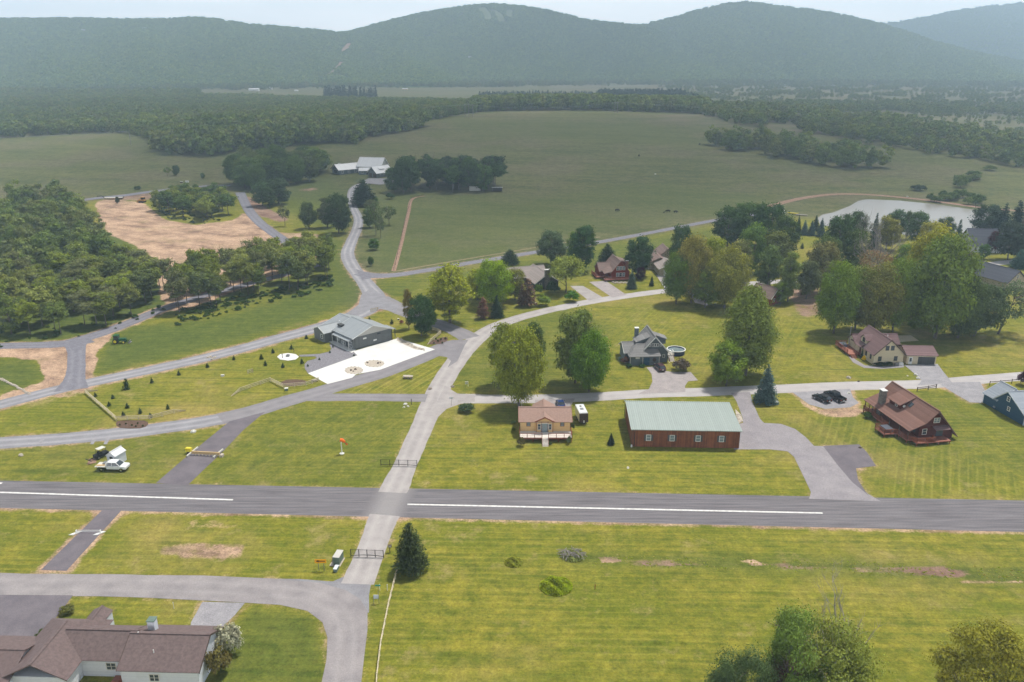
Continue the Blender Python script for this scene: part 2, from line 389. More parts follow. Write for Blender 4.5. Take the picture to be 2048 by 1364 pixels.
# runway: a straight strip
def edge(a, b, x):
    t = (x - a[0]) / (b[0] - a[0]); return a[0] + t * (b[0] - a[0]), a[1] + t * (b[1] - a[1])
t0, t1, b0, b1 = G(0, 961), G(2048, 1001), G(0, 1016), G(2048, 1064)
def along(p, q, k): return p + (q - p) * k
ra, rb = along(t0, t1, -1.6), along(t0, t1, 2.6); rc, rd = along(b0, b1, 2.6), along(b0, b1, -1.6)
LAYER[0] = 1
mbq = [ra, rd, rc, rb]
me = bpy.data.meshes.new('runway'); me.from_pydata([(p.x, p.y, .0015) for p in mbq], [], [(0, 1, 2, 3)]); me.materials.append(M('m_runway'))
o = bpy.data.objects.new('runway', me); COL.objects.link(o); tag(o, kind='structure')
FRINGE.append((np.array([(ra.x, ra.y), (rb.x, rb.y)]), np.zeros(2), .55)); FRINGE.append((np.array([(rd.x, rd.y), (rc.x, rc.y)]), np.zeros(2), .8))
# lanes
road('lane', [(715, 1168, 5.2), (748, 1085, 5.0), (764, 1042, 5.4), (770, 1030, 5.6)], 'm_pale', .9)
road('lane', [(785, 985, 5.6), (792, 970, 5.6), (808, 935, 5.0), (826, 895, 5.0), (848, 845, 5.2), (866, 805, 5.8), (882, 770, 5.8), (905, 733, 5.8), (930, 700, 6.0), (958, 674, 5.8), (990, 653, 5.4), (1040, 635, 5.2), (1090, 622, 5.2), (1116, 616, 5.2)], 'm_pale', .8)
road('lane', [(1114, 617, 5.2), (1150, 609, 5.2), (1200, 600, 5.2), (1260, 591, 5.2), (1330, 582, 5.2), (1450, 571, 5.2), (1560, 563, 5.2), (1680, 556, 5.2), (1800, 548, 5.2), (1930, 534, 5.4), (2060, 520, 5.4), (2300, 500, 5.4)], 'm_pale2', .4)
road('side_road', [(876, 796, 6.5), (930, 797, 5.8), (1000, 798, 5.2), (1100, 797, 5.2), (1200, 793, 5.2), (1300, 787, 5.2), (1400, 784, 5.4), (1550, 778, 5.4), (1700, 772, 5.6), (1850, 768, 5.6), (1960, 759, 5.4), (2060, 751, 5.4), (2400, 722, 5.4)], 'm_pale2', .5)
patch('side_road', [(868, 815), (890, 770), (900, 778), (915, 787), (950, 791), (950, 803), (920, 808), (893, 818), (872, 838), (852, 838)], 'm_pale', 0, .4)
road('straight_lane', [(610, 797, 3.0), (640, 795, 4.6), (700, 794.5, 4.6), (780, 795, 4.6), (853, 796, 4.8)], 'm_grey', .4)
road('curving_road', [(-400, 905, 6.0), (-150, 896, 6.0), (0, 886, 6.0), (130, 877, 6.0), (270, 863, 6.2), (400, 845, 6.4), (470, 832, 6.6)], 'm_gravel', .8)
road('curving_road', [(440, 838, 6.6), (500, 824, 6.8), (570, 803, 6.6), (640, 783, 6.4), (700, 765, 6.4), (760, 747, 6.6), (820, 724, 6.8), (870, 703, 7.0), (905, 690, 8.0), (930, 690, 9)], 'm_grey', .5)
patch('curving_road', [(878, 712), (893, 714), (902, 722), (895, 735), (915, 722), (930, 690), (905, 680), (880, 690)], 'm_grey', 0, 0)
road('gravel_road', [(-420, 905, 5.5), (-100, 833, 6.0), (0, 809, 6.0), (130, 776, 6.0), (300, 740, 6.2), (400, 718, 6.2), (480, 698, 6.4), (560, 676, 6.8), (620, 660, 7.2), (680, 642, 7.6), (720, 626, 8.4), (748, 606, 9.0)], 'm_gravel', 1.0)
road('gravel_road', [(748, 612, 8.5), (750, 596, 8.0), (735, 571, 6.4), (716, 548, 5.8), (702, 528, 5.8), (695, 507, 5.6), (703, 483, 5.2), (714, 458, 5.0), (717, 438, 4.8), (708, 418, 4.6), (702, 398, 4.4), (704, 381, 4.6), (716, 371, 5), (735, 366, 6), (760, 364, 7), (790, 362, 7)], 'm_gravel', .8)
road('gravel_road', [(755, 596, 8), (790, 614, 8.0), (830, 632, 6.6), (880, 649, 6.4), (915, 663, 6.4), (940, 676, 7.0)], 'm_grey', .6)
patch('gravel_road', [(722, 590), (744, 575), (775, 600), (800, 612), (790, 624), (757, 617), (733, 622), (700, 640), (690, 630), (715, 618)], 'm_gravel', 0, .3)
road('farm_road', [(718, 546, 6), (745, 551, 7), (790, 550, 6.0), (850, 541, 5.2), (920, 529, 5.0), (1000, 516, 4.9), (1080, 503, 4.8), (1200, 484, 4.7), (1330, 460, 4.7), (1430, 441, 4.7), (1520, 428, 4.7)], 'm_gravel2', 1.0)
road('dirt_strip', [(787, 542, 1.8), (795, 515, 1.7), (803, 485, 1.7), (811, 450, 1.8), (817, 425, 1.9), (824, 399, 2.0), (850, 392, 1.6)], 'm_dirt', 0, layer=1)
road('dirt_strip', [(787, 543, 1.4), (850, 532, 1.5), (920, 520, 1.3), (1000, 507, 1.3), (1100, 490, 1.3), (1200, 474, 1.3)], 'm_verge', 0, layer=1)
patch('farm_road', [(712, 538), (735, 547), (765, 549), (765, 555), (740, 557), (724, 560)], 'm_gravel2', 0, 0)
road('farm_track', [(-300, 700, 5.4), (-60, 695, 5.4), (0, 692, 5.4), (80, 690, 5.6), (130, 687, 6.2), (165, 678, 6.0), (210, 664, 5.6), (260, 645, 5.4), (320, 620, 5.2), (380, 600, 5), (440, 583, 4.8), (520, 562, 4.6), (590, 543, 4.6), (640, 528, 4.6)], 'm_gravel2', 1.0)
road('farm_track', [(150, 685, 6.2), (153, 705, 4.6), (152, 740, 4.6), (148, 760, 5.4), (142, 780, 8)], 'm_gravel2', .8)
patch('farm_track', [(100, 686), (135, 684), (150, 678), (175, 676), (190, 684), (165, 690), (163, 700), (144, 700), (138, 693)], 'm_gravel2', 0, 0)
road('farm_track', [(602, 516, 5.5), (592, 500, 5.5), (570, 482, 5.5), (545, 465, 5.5), (520, 446, 5.5), (500, 424, 5.5), (487, 400, 5.5), (480, 385, 5.5)], 'm_gravel2', .3)
road('dirt_track', [(140, 404, 7), (200, 396, 7), (250, 391, 7), (300, 384, 7), (350, 378, 6), (420, 372, 6), (460, 372, 6)], 'm_gravel2', .5)
road('dirt_track', [(1520, 420, 4), (1560, 407, 5), (1610, 396, 5), (1670, 389, 5), (1740, 390, 5), (1830, 398, 5), (1900, 407, 5), (1960, 415, 5), (2060, 424, 4)], 'm_dirt', 0)
# runway stubs, drives and lots
patch('taxiway', [(312, 966), (383, 905), (459, 843), (530, 824), (487, 860), (448, 901), (375, 971)], 'm_dark', 0, .3)
patch('taxiway', [(205, 1020), (243, 1021), (133, 1142), (82, 1140)], 'm_dark', 0, .8)
patch('bottom_road', [(-500, 1120), (-150, 1140), (0, 1147), (130, 1150), (400, 1151), (560, 1158), (640, 1166), (690, 1180), (720, 1198), (735, 1222), (735, 1260), (730, 1300), (722, 1370), (712, 1480), (620, 1480), (640, 1380), (653, 1320), (655, 1275), (645, 1245), (615, 1222), (560, 1210), (480, 1205), (300, 1196), (150, 1191), (0, 1189), (-150, 1184), (-500, 1175)], 'm_bottom', 0, .5)
road('bottom_road', [(-500, 1148, 5.6), (-150, 1162, 5.6), (0, 1168, 5.6), (300, 1172, 5.6), (480, 1178, 5.4), (580, 1186, 5.2), (640, 1200, 5.0), (678, 1224, 4.6), (693, 1258, 4.5), (691, 1320, 4.5), (672, 1480, 4.5)], 'm_bottom', 0, n=10)
patch('road_shoulder', [(540, 1157), (600, 1158), (665, 1163), (705, 1146), (745, 1152), (738, 1190), (738, 1225), (728, 1226), (690, 1194), (640, 1176)], 'm_gravel', 0, 0, layer=1.5)
patch('driveway', [(-420, 1183), (-150, 1187), (0, 1190), (146, 1191), (120, 1225), (95, 1258), (50, 1290), (40, 1330), (-100, 1330), (-420, 1300)], 'm_dark', 0, .6)
patch('gravel_pad', [(405, 1204), (490, 1206), (470, 1230), (437, 1262), (380, 1262), (382, 1245)], 'm_gravelpad', 0, .6)
patch('hangar_apron', [(1462, 786), (1500, 784), (1505, 805), (1520, 838), (1528, 846), (1562, 848), (1590, 858), (1612, 875), (1628, 892), (1650, 893), (1676, 925), (1704, 960), (1736, 988), (1762, 1003), (1618, 998), (1622, 985), (1608, 955), (1588, 914), (1575, 903), (1540, 899), (1468, 899), (1472, 850), (1486, 846), (1485, 835), (1473, 803)], 'm_lot', 0, .5)
patch('hangar_apron', [(1646, 892), (1718, 889), (1734, 905), (1752, 932), (1712, 937), (1716, 960), (1732, 985), (1738, 992), (1704, 964), (1674, 929)], 'm_dark', 0, .6)
patch('gravel_lot', [(1585, 785), (1700, 778), (1706, 795), (1718, 806), (1700, 815), (1650, 818), (1618, 809), (1600, 796)], 'm_gravelpad', 0, .8)
patch('driveway', [(1293, 735), (1327, 732), (1322, 741), (1345, 744), (1381, 744), (1396, 761), (1376, 763), (1370, 772), (1371, 784), (1275, 788), (1298, 778), (1305, 763), (1303, 748)], 'm_lot2', 0, .4)
patch('driveway', [(1808, 730), (1875, 728), (1886, 743), (1905, 766), (1835, 771), (1843, 762), (1838, 755)], 'm_gravelpad', 0, .4)
patch('garden_path', [(1701, 711), (1712, 720), (1730, 731), (1765, 733), (1808, 730), (1808, 735), (1765, 738), (1728, 736), (1706, 725), (1696, 712)], 'm_lot', 0, 0)
patch('gravel_drive', [(1880, 769), (1900, 765), (1960, 764), (1975, 790), (1962, 806), (1940, 805), (1905, 785)], 'm_gravelpad', 0, .8)
patch('driveway', [(1178, 564), (1212, 562), (1253, 590), (1224, 595)], 'm_lot2', 0, 0)
patch('driveway', [(1140, 572), (1166, 572), (1204, 594), (1178, 602)], 'm_pale', 0, 0)
patch('driveway', [(1312, 550), (1328, 548), (1345, 575), (1330, 578)], 'm_pale', 0, 0)
patch('driveway', [(1070, 800), (1150, 797), (1142, 812), (1120, 818), (1070, 818)], 'm_lot2', 0, .3)
patch('driveway', [(737, 357), (752, 357), (780, 358), (790, 366), (760, 370), (740, 368), (728, 362)], 'm_gravel', 0, 0)
patch('driveway', [(1380, 590), (1400, 592), (1420, 606), (1415, 612), (1390, 606)], 'm_pale', 0, 0)
# concrete apron with its gravel patio
patch('concrete_apron', [(616, 747), (655, 768.5), (704, 756), (712, 749), (760, 740), (870, 699), (795, 677), (706, 703), (715, 711)], 'concrete', 0, .3)
patch('gravel_patio', [(664, 686), (684, 692), (706, 703), (715, 711), (616, 747), (610, 738), (609, 729), (615, 722), (628, 719), (634, 716), (630, 713), (600, 713.5), (598, 710), (640, 708), (657, 704), (663, 698), (659, 690)], 'm_gravelpatio', 0, .3)
patch('doorstep_walk', [(640, 676), (652, 672), (672, 684), (712, 700), (704, 706), (676, 694), (662, 686), (648, 682)], 'concrete', 0, 0)
def ring(name, px, py, rx, ry, mt, n=16, wob=0, fr=0): return patch(name, [(px + rx * math.cos(2 * math.pi * k / n) * (1 + wob * math.sin(5 * k)), py + ry * math.sin(2 * math.pi * k / n)) for k in range(n)], mt, 0, fr)
ring('fire_patio', 576, 714, 22, 7.6, 'concrete', 8)
for px, py, rx, ry in ((708, 741, 18, 7.5), (749, 727.5, 19.5, 7)): ring('stone_bed', px, py, rx, ry, 'pale_stone', 22, .05)
patch('mulch_bed', [(232, 846), (245, 841), (290, 842), (296, 850), (280, 857), (240, 856)], 'mulch', 2, 0)
patch('mulch_bed', [(853, 688), (875, 678), (893, 674), (895, 681), (880, 688)], 'mulch', 2, 0)
patch('mulch_bed', [(560, 770), (572, 760), (606, 760), (612, 766), (590, 772)], 'mulch', 2, 0)
patch('stone_bed', [(795, 676), (812, 682), (832, 693), (850, 698), (845, 701), (830, 699), (812, 691), (793, 681)], 'pale_stone', 1, 0)
patch('stone_bed', [(1470, 818), (1482, 830), (1486, 842), (1478, 847), (1473, 835)], 'pale_stone', 1, 0)
mat('sand_pad', (.62, .52, .36), .9, .15, 1)
patch('bare_patch', [(178, 918), (192, 917), (193, 926), (174, 930)], 'm_dirt', 0, 0)
patch('bare_patch', [(1765, 672), (1822, 671), (1838, 682), (1803, 684), (1790, 686)], 'sand_pad', 0, 0)
for x in (78, 182, 209): patch('stone_strip', [(x - 2, 889), (x + 4, 876), (x + 12, 876), (x + 5, 889)], 'm_gravelpad', 0, 0)
# painted markings on the runway
def paint(a, b, wd, name='runway_line'):
    p, q = G(*a), G(*b); d = (q - p).normalized(); n_ = Vector((-d.y, d.x, 0)) * wd / 2
    vs = [p - n_, q - n_, q + n_, p + n_]
    me = bpy.data.meshes.new(name); me.from_pydata([(v.x, v.y, .005) for v in vs], [], [(0, 1, 2, 3)]); me.materials.append(M('white_paint'))
    o = bpy.data.objects.new(name, me); COL.objects.link(o); tag(o, kind='structure')
mat('white_paint', (.76, .75, .72), .7, .3, 1.6, c2=(.50, .48, .47))
MATS['white_paint'].node_tree
paint((-420, 971), (466, 999.5), .46); paint((815, 1008.5), (1645, 1026), .46)
paint((-60, 964), (4, 966.5), .55)
for a, b in (((700, 1034), (765, 1040)), ((740, 1053), (765, 1052))): pass
# pond
patch('pond', [(1634, 437), (1645, 430), (1668, 425), (1700, 412), (1716, 402), (1735, 399), (1800, 402), (1870, 409), (1930, 417), (1975, 424), (1990, 440), (1960, 462), (1900, 470), (1800, 470), (1700, 460), (1640, 450)], 'white', 0, 0)
m, t, b = nmat('pond_water'); b.inputs['Base Color'].default_value = (.30, .28, .25, 1); b.inputs['Roughness'].default_value = .18; b.inputs['Specular IOR Level'].default_value = .7
n = t.nodes.new('ShaderNodeTexNoise'); n.inputs['Scale'].default_value = .8; bp = t.nodes.new('ShaderNodeBump'); bp.inputs['Strength'].default_value = .08; bp.inputs['Distance'].default_value = .03
g = t.nodes.new('ShaderNodeNewGeometry'); t.links.new(g.outputs['Position'], n.inputs['Vector']); t.links.new(n.outputs[0], bp.inputs['Height']); t.links.new(bp.outputs[0], b.inputs['Normal'])
o = bpy.data.objects['pond']; o.data.materials[0] = m
# ------------------------------------------------------------------ the ground: one sheet
rows = [-160, -60, 0, 30]; d = 45.0
while d < 9500:
    rows.append(d); d += max(.75, d * .0085) if d < 900 else d * .014
rows = np.array(rows); NC = 420
u = np.linspace(-1, 1, NC)
gx = u[None, :] * (95 + .80 * np.maximum(rows, 0))[:, None]; gy = np.repeat(rows[:, None], NC, 1)
near_q = gy < 9999
gz = terr(gx, gy)
X, Y = gx.ravel(), gy.ravel()
def pip(poly):
    c = np.zeros(len(X), bool); n_ = len(poly)
    bx = [p[0] for p in poly]; by = [p[1] for p in poly]
    sel = (X >= min(bx)) & (X <= max(bx)) & (Y >= min(by)) & (Y <= max(by)); xs, ys = X[sel], Y[sel]; cc = np.zeros(len(xs), bool)
    for i in range(n_):
        x1, y1 = poly[i]; x2, y2 = poly[i - 1]
        if y1 == y2: continue
        cc ^= ((y1 > ys) != (y2 > ys)) & (xs < (x2 - x1) * (ys - y1) / (y2 - y1) + x1)
    c[sel] = cc; return c
def W2(px): return [(G(x, y).x, G(x, y).y) for x, y in px]
def segd(P, hw, sel):
    xs, ys = X[sel], Y[sel]; best = np.full(len(xs), 1e9)
    for i in range(len(P) - 1):
        ax_, ay = P[i]; bx, by = P[i + 1]; dx, dy = bx - ax_, by - ay; l2 = dx * dx + dy * dy + 1e-9
        t_ = np.clip(((xs - ax_) * dx + (ys - ay) * dy) / l2, 0, 1)
        dd = np.hypot(xs - ax_ - t_ * dx, ys - ay - t_ * dy) - (hw[i] + (hw[i + 1] - hw[i]) * t_)
        best = np.minimum(best, dd)
    return best
nv = len(X); A = {k: np.zeros(nv) for k in ('field', 'straw', 'dirt', 'marsh', 'lush', 'stripe')}
def soft(k, px, v=1.0, mode='max'):
    m_ = pip(W2(px)) if not isinstance(px, np.ndarray) else px
    A[k][m_] = v
BEYOND = [(690, 640), (760, 560), (745, 552), (860, 548), (1000, 521), (1200, 490), (1330, 466), (1450, 444), (1560, 432), (1650, 440), (2048, 480), (2700, 480), (2700, 168), (-900, 168), (-900, 520), (0, 480), (180, 400), (440, 385), (600, 400), (690, 420), (688, 500), (690, 560)]
soft('field', BEYOND)
A['field'][Y > 2500] = 1
soft('lush', [(195, 750), (300, 725), (480, 682), (620, 640), (728, 600), (725, 580), (690, 530), (690, 480), (640, 470), (660, 540), (560, 600), (420, 640), (250, 655), (205, 690), (190, 745)], .95)
soft('lush', [(640, 470), (690, 470), (700, 400), (650, 350), (560, 380), (560, 420), (640, 455)], .8)
soft('lush', [(745, 585), (760, 560), (870, 550), (1000, 530), (1190, 500), (1420, 455), (1440, 470), (1330, 520), (1180, 545), (1060, 560), (960, 560), (860, 560), (800, 600)], .75)
soft('lush', [(745, 545), (790, 545), (850, 380), (760, 390), (722, 400), (730, 460)], .6)
soft('lush', [(790, 540), (830, 400), (1000, 385), (1230, 400), (1240, 445), (1000, 505), (900, 525)], .5)
soft('lush', [(385, 968), (455, 905), (540, 828), (620, 806), (835, 802), (800, 880), (762, 972)], .4)
soft('lush', [(0, 895), (440, 858), (310, 962), (0, 955)], .35)
soft('lush', [(1010, 640), (1130, 615), (1230, 650), (1170, 780), (910, 782), (915, 740), (960, 690)], .5)
soft('lush', [(440, 1290), (500, 1210), (640, 1235), (650, 1300), (640, 1480), (400, 1480)], .8)
soft('lush', [(1480, 880), (1600, 910), (1740, 950), (2048, 950), (2300, 1000), (2300, 780), (1900, 790), (1560, 850)], .3)
soft('lush', [(-200, 560), (60, 420), (250, 470), (340, 560), (350, 620), (150, 680), (-200, 700)], 1)
soft('lush', [(350, 640), (345, 580), (380, 530), (480, 510), (650, 505), (665, 560), (520, 605)], .7)
soft('straw', [(340, 600), (345, 560), (360, 520), (480, 505), (640, 488), (645, 520), (600, 545), (500, 572), (420, 605), (350, 625)], .72)
soft('straw', [(190, 404), (215, 398), (285, 405), (330, 440), (390, 450), (430, 445), (470, 440), (488, 425), (520, 440), (560, 465), (640, 468), (642, 490), (610, 512), (520, 508), (440, 515), (360, 530), (345, 555), (345, 610), (320, 600), (310, 520), (270, 490), (220, 470), (200, 440)])
soft('dirt', [(478, 385), (500, 395), (560, 430), (580, 440), (560, 445), (520, 432), (492, 410)])
soft('dirt', [(190, 400), (230, 388), (330, 385), (300, 402), (240, 402)], .6)
soft('straw', [(-300, 700), (0, 697), (130, 698), (144, 704), (144, 755), (120, 770), (60, 790), (0, 802), (0, 790), (90, 762), (75, 720), (0, 714), (-300, 716)])
soft('straw', [(163, 700), (190, 680), (218, 665), (222, 676), (196, 700), (187, 752), (165, 752)])
soft('straw', [(190, 668), (260, 635), (340, 605), (350, 612), (280, 640), (215, 668)], .8)
soft('lush', [(-100, 716), (70, 718), (90, 755), (60, 775), (-100, 800)], .9)
soft('straw', [(625, 655), (700, 630), (728, 605), (720, 590), (712, 615), (680, 632), (600, 655), (480, 685), (300, 728), (195, 752), (195, 757), (330, 733), (500, 690)], .75)
soft('straw', [(640, 1100), (560, 1100)][:0] or [(318, 1090), (345, 1083), (490, 1088), (492, 1120), (440, 1123), (318, 1112)], .6)
soft('straw', [(380, 1036), (530, 1050), (400, 1062), (352, 1070)], .45)
soft('straw', [(1600, 800), (1640, 822), (1705, 822), (1722, 812), (1740, 822), (1700, 838), (1640, 832), (1608, 815)], .7)
soft('straw', [(850, 920), (1190, 905), (1200, 985), (840, 975)], .28)
soft('straw', [(850, 960), (1200, 935), (1600, 975), (1600, 982), (1200, 950)], .15)
soft('straw', [(0, 805), (400, 700), (560, 660), (590, 665), (500, 740), (300, 800), (0, 850)], .16)
soft('dirt', [(1175, 1112), (1190, 1110), (1260, 1118), (1340, 1122), (1450, 1124), (1540, 1126), (1640, 1132), (1750, 1136), (1830, 1132), (1920, 1140), (1960, 1150), (1900, 1156), (1780, 1146), (1640, 1140), (1520, 1134), (1380, 1134), (1200, 1126)], .72)
for q_ in ([(1190, 1116), (1215, 1115), (1250, 1119), (1245, 1127), (1205, 1124)], [(1340, 1127), (1400, 1126), (1410, 1133), (1350, 1134)], [(1475, 1120), (1500, 1121), (1535, 1127), (1520, 1131), (1480, 1127)], [(1600, 1132), (1650, 1135), (1640, 1141), (1605, 1138)], [(1750, 1132), (1775, 1133), (1782, 1141), (1755, 1143)], [(1860, 1135), (1925, 1137), (1950, 1148), (1900, 1152), (1865, 1148)], [(1695, 1134), (1722, 1136), (1716, 1142), (1698, 1140)]): soft('straw' if q_[0][0] in (1190, 1475, 1750) else 'dirt', q_, 1)
soft('straw', [(1905, 1157), (1980, 1160), (2060, 1164), (2060, 1170), (1960, 1168), (1905, 1163)], .9)
soft('straw', [(1720, 938), (1780, 942), (1960, 945), (1990, 935), (1995, 910), (1900, 845), (1905, 843), (2003, 912), (2004, 938), (1960, 951), (1780, 948), (1722, 945)], .38)
soft('straw', [(1370, 1150), (1430, 1152), (1430, 1156), (1370, 1155)], .3)
soft('dirt', [(1680, 640), (1760, 640), (1790, 670), (1700, 668)], .35)
soft('dirt', [(1560, 570), (1640, 570), (1650, 630), (1600, 640)], .6)
soft('dirt', [(590, 378), (640, 374), (642, 380), (598, 384)], .7)
soft('marsh', [(1100, 185), (1400, 190), (1700, 196), (2300, 205), (2300, 175), (1400, 165), (1100, 168)], .9)
soft('marsh', [(1300, 240), (2300, 330), (2300, 195), (1500, 195)], .65)
soft('marsh', [(400, 190), (1100, 190), (1100, 172), (400, 172)], .35)
soft('marsh', [(560, 196), (760, 196), (760, 205), (560, 205)], .8)
soft('straw', [(960, 290), (1100, 292), (1300, 310), (1200, 330), (1040, 330), (990, 310)], .10)
soft('lush', [(1110, 1104), (1300, 1110), (1600, 1118), (2060, 1132), (2300, 1140), (2300, 1185), (2060, 1168), (1700, 1148), (1400, 1140), (1150, 1132)], .8)
for q_, v_ in (([(990, 290), (1100, 290), (1250, 305), (1420, 345), (1400, 350), (1240, 320), (1080, 300), (990, 300)], .22), ([(830, 270), (960, 250), (1150, 240), (1150, 243), (960, 255), (830, 276)], .2), ([(1180, 330), (1400, 370), (1560, 392), (1560, 395), (1400, 376), (1180, 336)], .3), ([(1060, 300), (1300, 330), (1480, 372), (1480, 374), (1300, 335), (1060, 304)], .28)): soft('straw', q_, v_)
soft('marsh', [(850, 300), (960, 290), (1000, 330), (900, 350), (840, 330)], .3)
soft('lush', [(1000, 400), (1300, 360), (1560, 400), (1430, 430), (1200, 460), (1020, 470)], .5)
soft('lush', [(900, 240), (1300, 245), (1420, 290), (1200, 285), (950, 270)], .4)
soft('stripe', [(660, 790), (870, 790), (900, 725), (870, 712), (780, 742)], 1)
soft('stripe', [(1190, 640), (1370, 590), (1620, 640), (1600, 770), (1400, 770), (1400, 740), (1200, 690)], .5)
soft('stripe', [(540, 830), (835, 802), (800, 880), (600, 960), (390, 966)], .5)
soft('stripe', [(1560, 840), (1720, 820), (2048, 950), (2048, 998), (1760, 995), (1640, 890)], 1)
sel = (Y < 430) & (Y > 20)
fringe = np.zeros(sel.sum())
for P, hw, s_ in FRINGE:
    dd = segd(P, hw, sel); fringe = np.maximum(fringe, s_ * np.clip(1.25 - np.abs(dd) / 1.6, 0, 1))
A['straw'][sel] = np.maximum(A['straw'][sel], fringe * .85)
wf = np.zeros(sel.sum())
for P, hw in WIDEF: wf = np.maximum(wf, np.clip(1 - np.abs(segd(P, hw, sel) - 1.0) / 3.2, 0, 1))
A['dirt'][sel] = np.maximum(A['dirt'][sel], wf * .55)
def blur(a, k=2):
    a = a.reshape(gx.shape)
    for _ in range(k):
        p_ = np.pad(a, 1, mode='edge'); a = (p_[1:-1, 1:-1] * 2 + p_[:-2, 1:-1] + p_[2:, 1:-1] + p_[1:-1, :-2] + p_[1:-1, 2:]) / 6
    return a.ravel()
for k in ('field', 'lush', 'stripe', 'marsh'): A[k] = blur(A[k], 6)
A['dirt'] = blur(A['dirt'], 2); A['straw'] = blur(A['straw'], 1)
NR = len(rows)
me = bpy.data.meshes.new('ground')
me.vertices.add(nv); me.vertices.foreach_set('co', np.stack([X, Y, gz.ravel()], 1).ravel())
ii = (np.arange(NR - 1)[:, None] * NC + np.arange(NC - 1)[None, :]).ravel()
q = np.stack([ii, ii + 1, ii + NC + 1, ii + NC], 1).ravel(); nf = len(ii)
me.loops.add(nf * 4); me.loops.foreach_set('vertex_index', q)
me.polygons.add(nf); me.polygons.foreach_set('loop_start', np.arange(nf) * 4); me.polygons.foreach_set('loop_total', np.full(nf, 4))
me.update(); me.polygons.foreach_set('use_smooth', np.ones(nf, bool))
def cattr(nm, r_, g_, b_):
    at = me.attributes.new(nm, 'FLOAT_VECTOR', 'POINT'); at.data.foreach_set('vector', np.stack([r_, g_, b_], 1).astype(np.float32).ravel())
cattr('za', A['field'], A['straw'], A['dirt']); cattr('zb', A['marsh'], A['lush'], A['stripe'])
o = bpy.data.objects.new('ground', me); COL.objects.link(o); tag(o, kind='structure')
m, t, b = nmat('m_ground'); me.materials.append(m)
b.inputs['Roughness'].default_value = .95; b.inputs['Specular IOR Level'].default_value = .1
nd = t.nodes.new; lk = t.links.new
g = nd('ShaderNodeNewGeometry')
def noise(sc, det=5, ro=.6, stretch=None, rot=0):
    n = nd('ShaderNodeTexNoise'); n.inputs['Scale'].default_value = sc; n.inputs['Detail'].default_value = det; n.inputs['Roughness'].default_value = ro
    if stretch:
        mp = nd('ShaderNodeMapping'); mp.inputs['Scale'].default_value = stretch; mp.inputs['Rotation'].default_value = (0, 0, rot)
        if rot:
            m1 = nd('ShaderNodeMapping'); m1.inputs['Rotation'].default_value = (0, 0, rot); mp.inputs['Rotation'].default_value = (0, 0, 0); lk(g.outputs['Position'], m1.inputs[0]); lk(m1.outputs[0], mp.inputs[0])
        else: lk(g.outputs['Position'], mp.inputs[0])
        lk(mp.outputs[0], n.inputs['Vector'])
    else: lk(g.outputs['Position'], n.inputs['Vector'])
    return n.outputs[0]
def ramp(src, p0, p1, c0, c1):
    r = nd('ShaderNodeValToRGB'); r.color_ramp.elements[0].position = p0; r.color_ramp.elements[1].position = p1
    r.color_ramp.elements[0].color = (*c0, 1); r.color_ramp.elements[1].color = (*c1, 1); lk(src, r.inputs[0]); return r.outputs[0]
def mixc(f, a, b_):
    x = nd('ShaderNodeMix'); x.data_type = 'RGBA'; x.clamp_factor = True
    (lk(f, x.inputs[0]) if not isinstance(f, float) else setattr(x.inputs[0], 'default_value', f))
    lk(a, x.inputs[6]) if not isinstance(a, tuple) else setattr(x.inputs[6], 'default_value', (*a, 1))
    lk(b_, x.inputs[7]) if not isinstance(b_, tuple) else setattr(x.inputs[7], 'default_value', (*b_, 1)); return x.outputs[2]
def mth(op, a, b_=None, c_=None):
    x = nd('ShaderNodeMath'); x.operation = op
    for i_, v in enumerate((a, b_, c_)):
        if v is None: continue
        (lk(v, x.inputs[i_]) if not isinstance(v, (int, float)) else setattr(x.inputs[i_], 'default_value', v))
    return x.outputs[0]
a1 = nd('ShaderNodeAttribute'); a1.attribute_name = 'za'; s1 = nd('ShaderNodeSeparateXYZ'); lk(a1.outputs['Vector'], s1.inputs[0])
a2 = nd('ShaderNodeAttribute'); a2.attribute_name = 'zb'; s2 = nd('ShaderNodeSeparateXYZ'); lk(a2.outputs['Vector'], s2.inputs[0])
big = noise(.035, 4); mid = noise(.28, 6, .7); fine = noise(2.6, 6, .85)
rowX = noise(1, 4, .6, (.035, .85, 1), .02); rowD = noise(1, 3, .6, (.03, .75, 1), R(-62))
rows_ = nd('ShaderNodeMix'); rows_.data_type = 'FLOAT'; lk(s2.outputs[2], rows_.inputs[0]); lk(rowX, rows_.inputs[2]); lk(rowD, rows_.inputs[3])
tone = mth('ADD', mth('MULTIPLY', rows_.outputs[0], .42), mth('MULTIPLY', mid, .58))
lawn = ramp(tone, .40, .60, (.102, .122, .014), (.250, .222, .030))
lawn = mixc(mth('MULTIPLY', ramp(noise(.055, 6, .7), .46, .60, (0, 0, 0), (1, 1, 1)), .75), lawn, mixc(rowX, (.085, .115, .010), (.165, .175, .016)))
dry = ramp(noise(.11, 6, .75), .56, .68, (0, 0, 0), (1, 1, 1)); lawn = mixc(mth('MULTIPLY', dry, .55), lawn, (.36, .27, .12)); wet = ramp(noise(.021, 5, .7), .52, .66, (0, 0, 0), (1, 1, 1)); lawn = mixc(mth('MULTIPLY', wet, .5), lawn, (.34, .25, .085))
def lines(ang, per, wob):
    v = nd('ShaderNodeVectorMath'); v.operation = 'DOT_PRODUCT'; lk(g.outputs['Position'], v.inputs[0]); v.inputs[1].default_value = (math.cos(ang), math.sin(ang), 0)
    f_ = mth('FRACT', mth('MULTIPLY', mth('ADD', v.outputs['Value'], mth('MULTIPLY', noise(.08, 2), wob)), 1 / per)); return ramp(mth('ABSOLUTE', mth('SUBTRACT', f_, .5)), .30, .47, (0, 0, 0), (1, 1, 1))
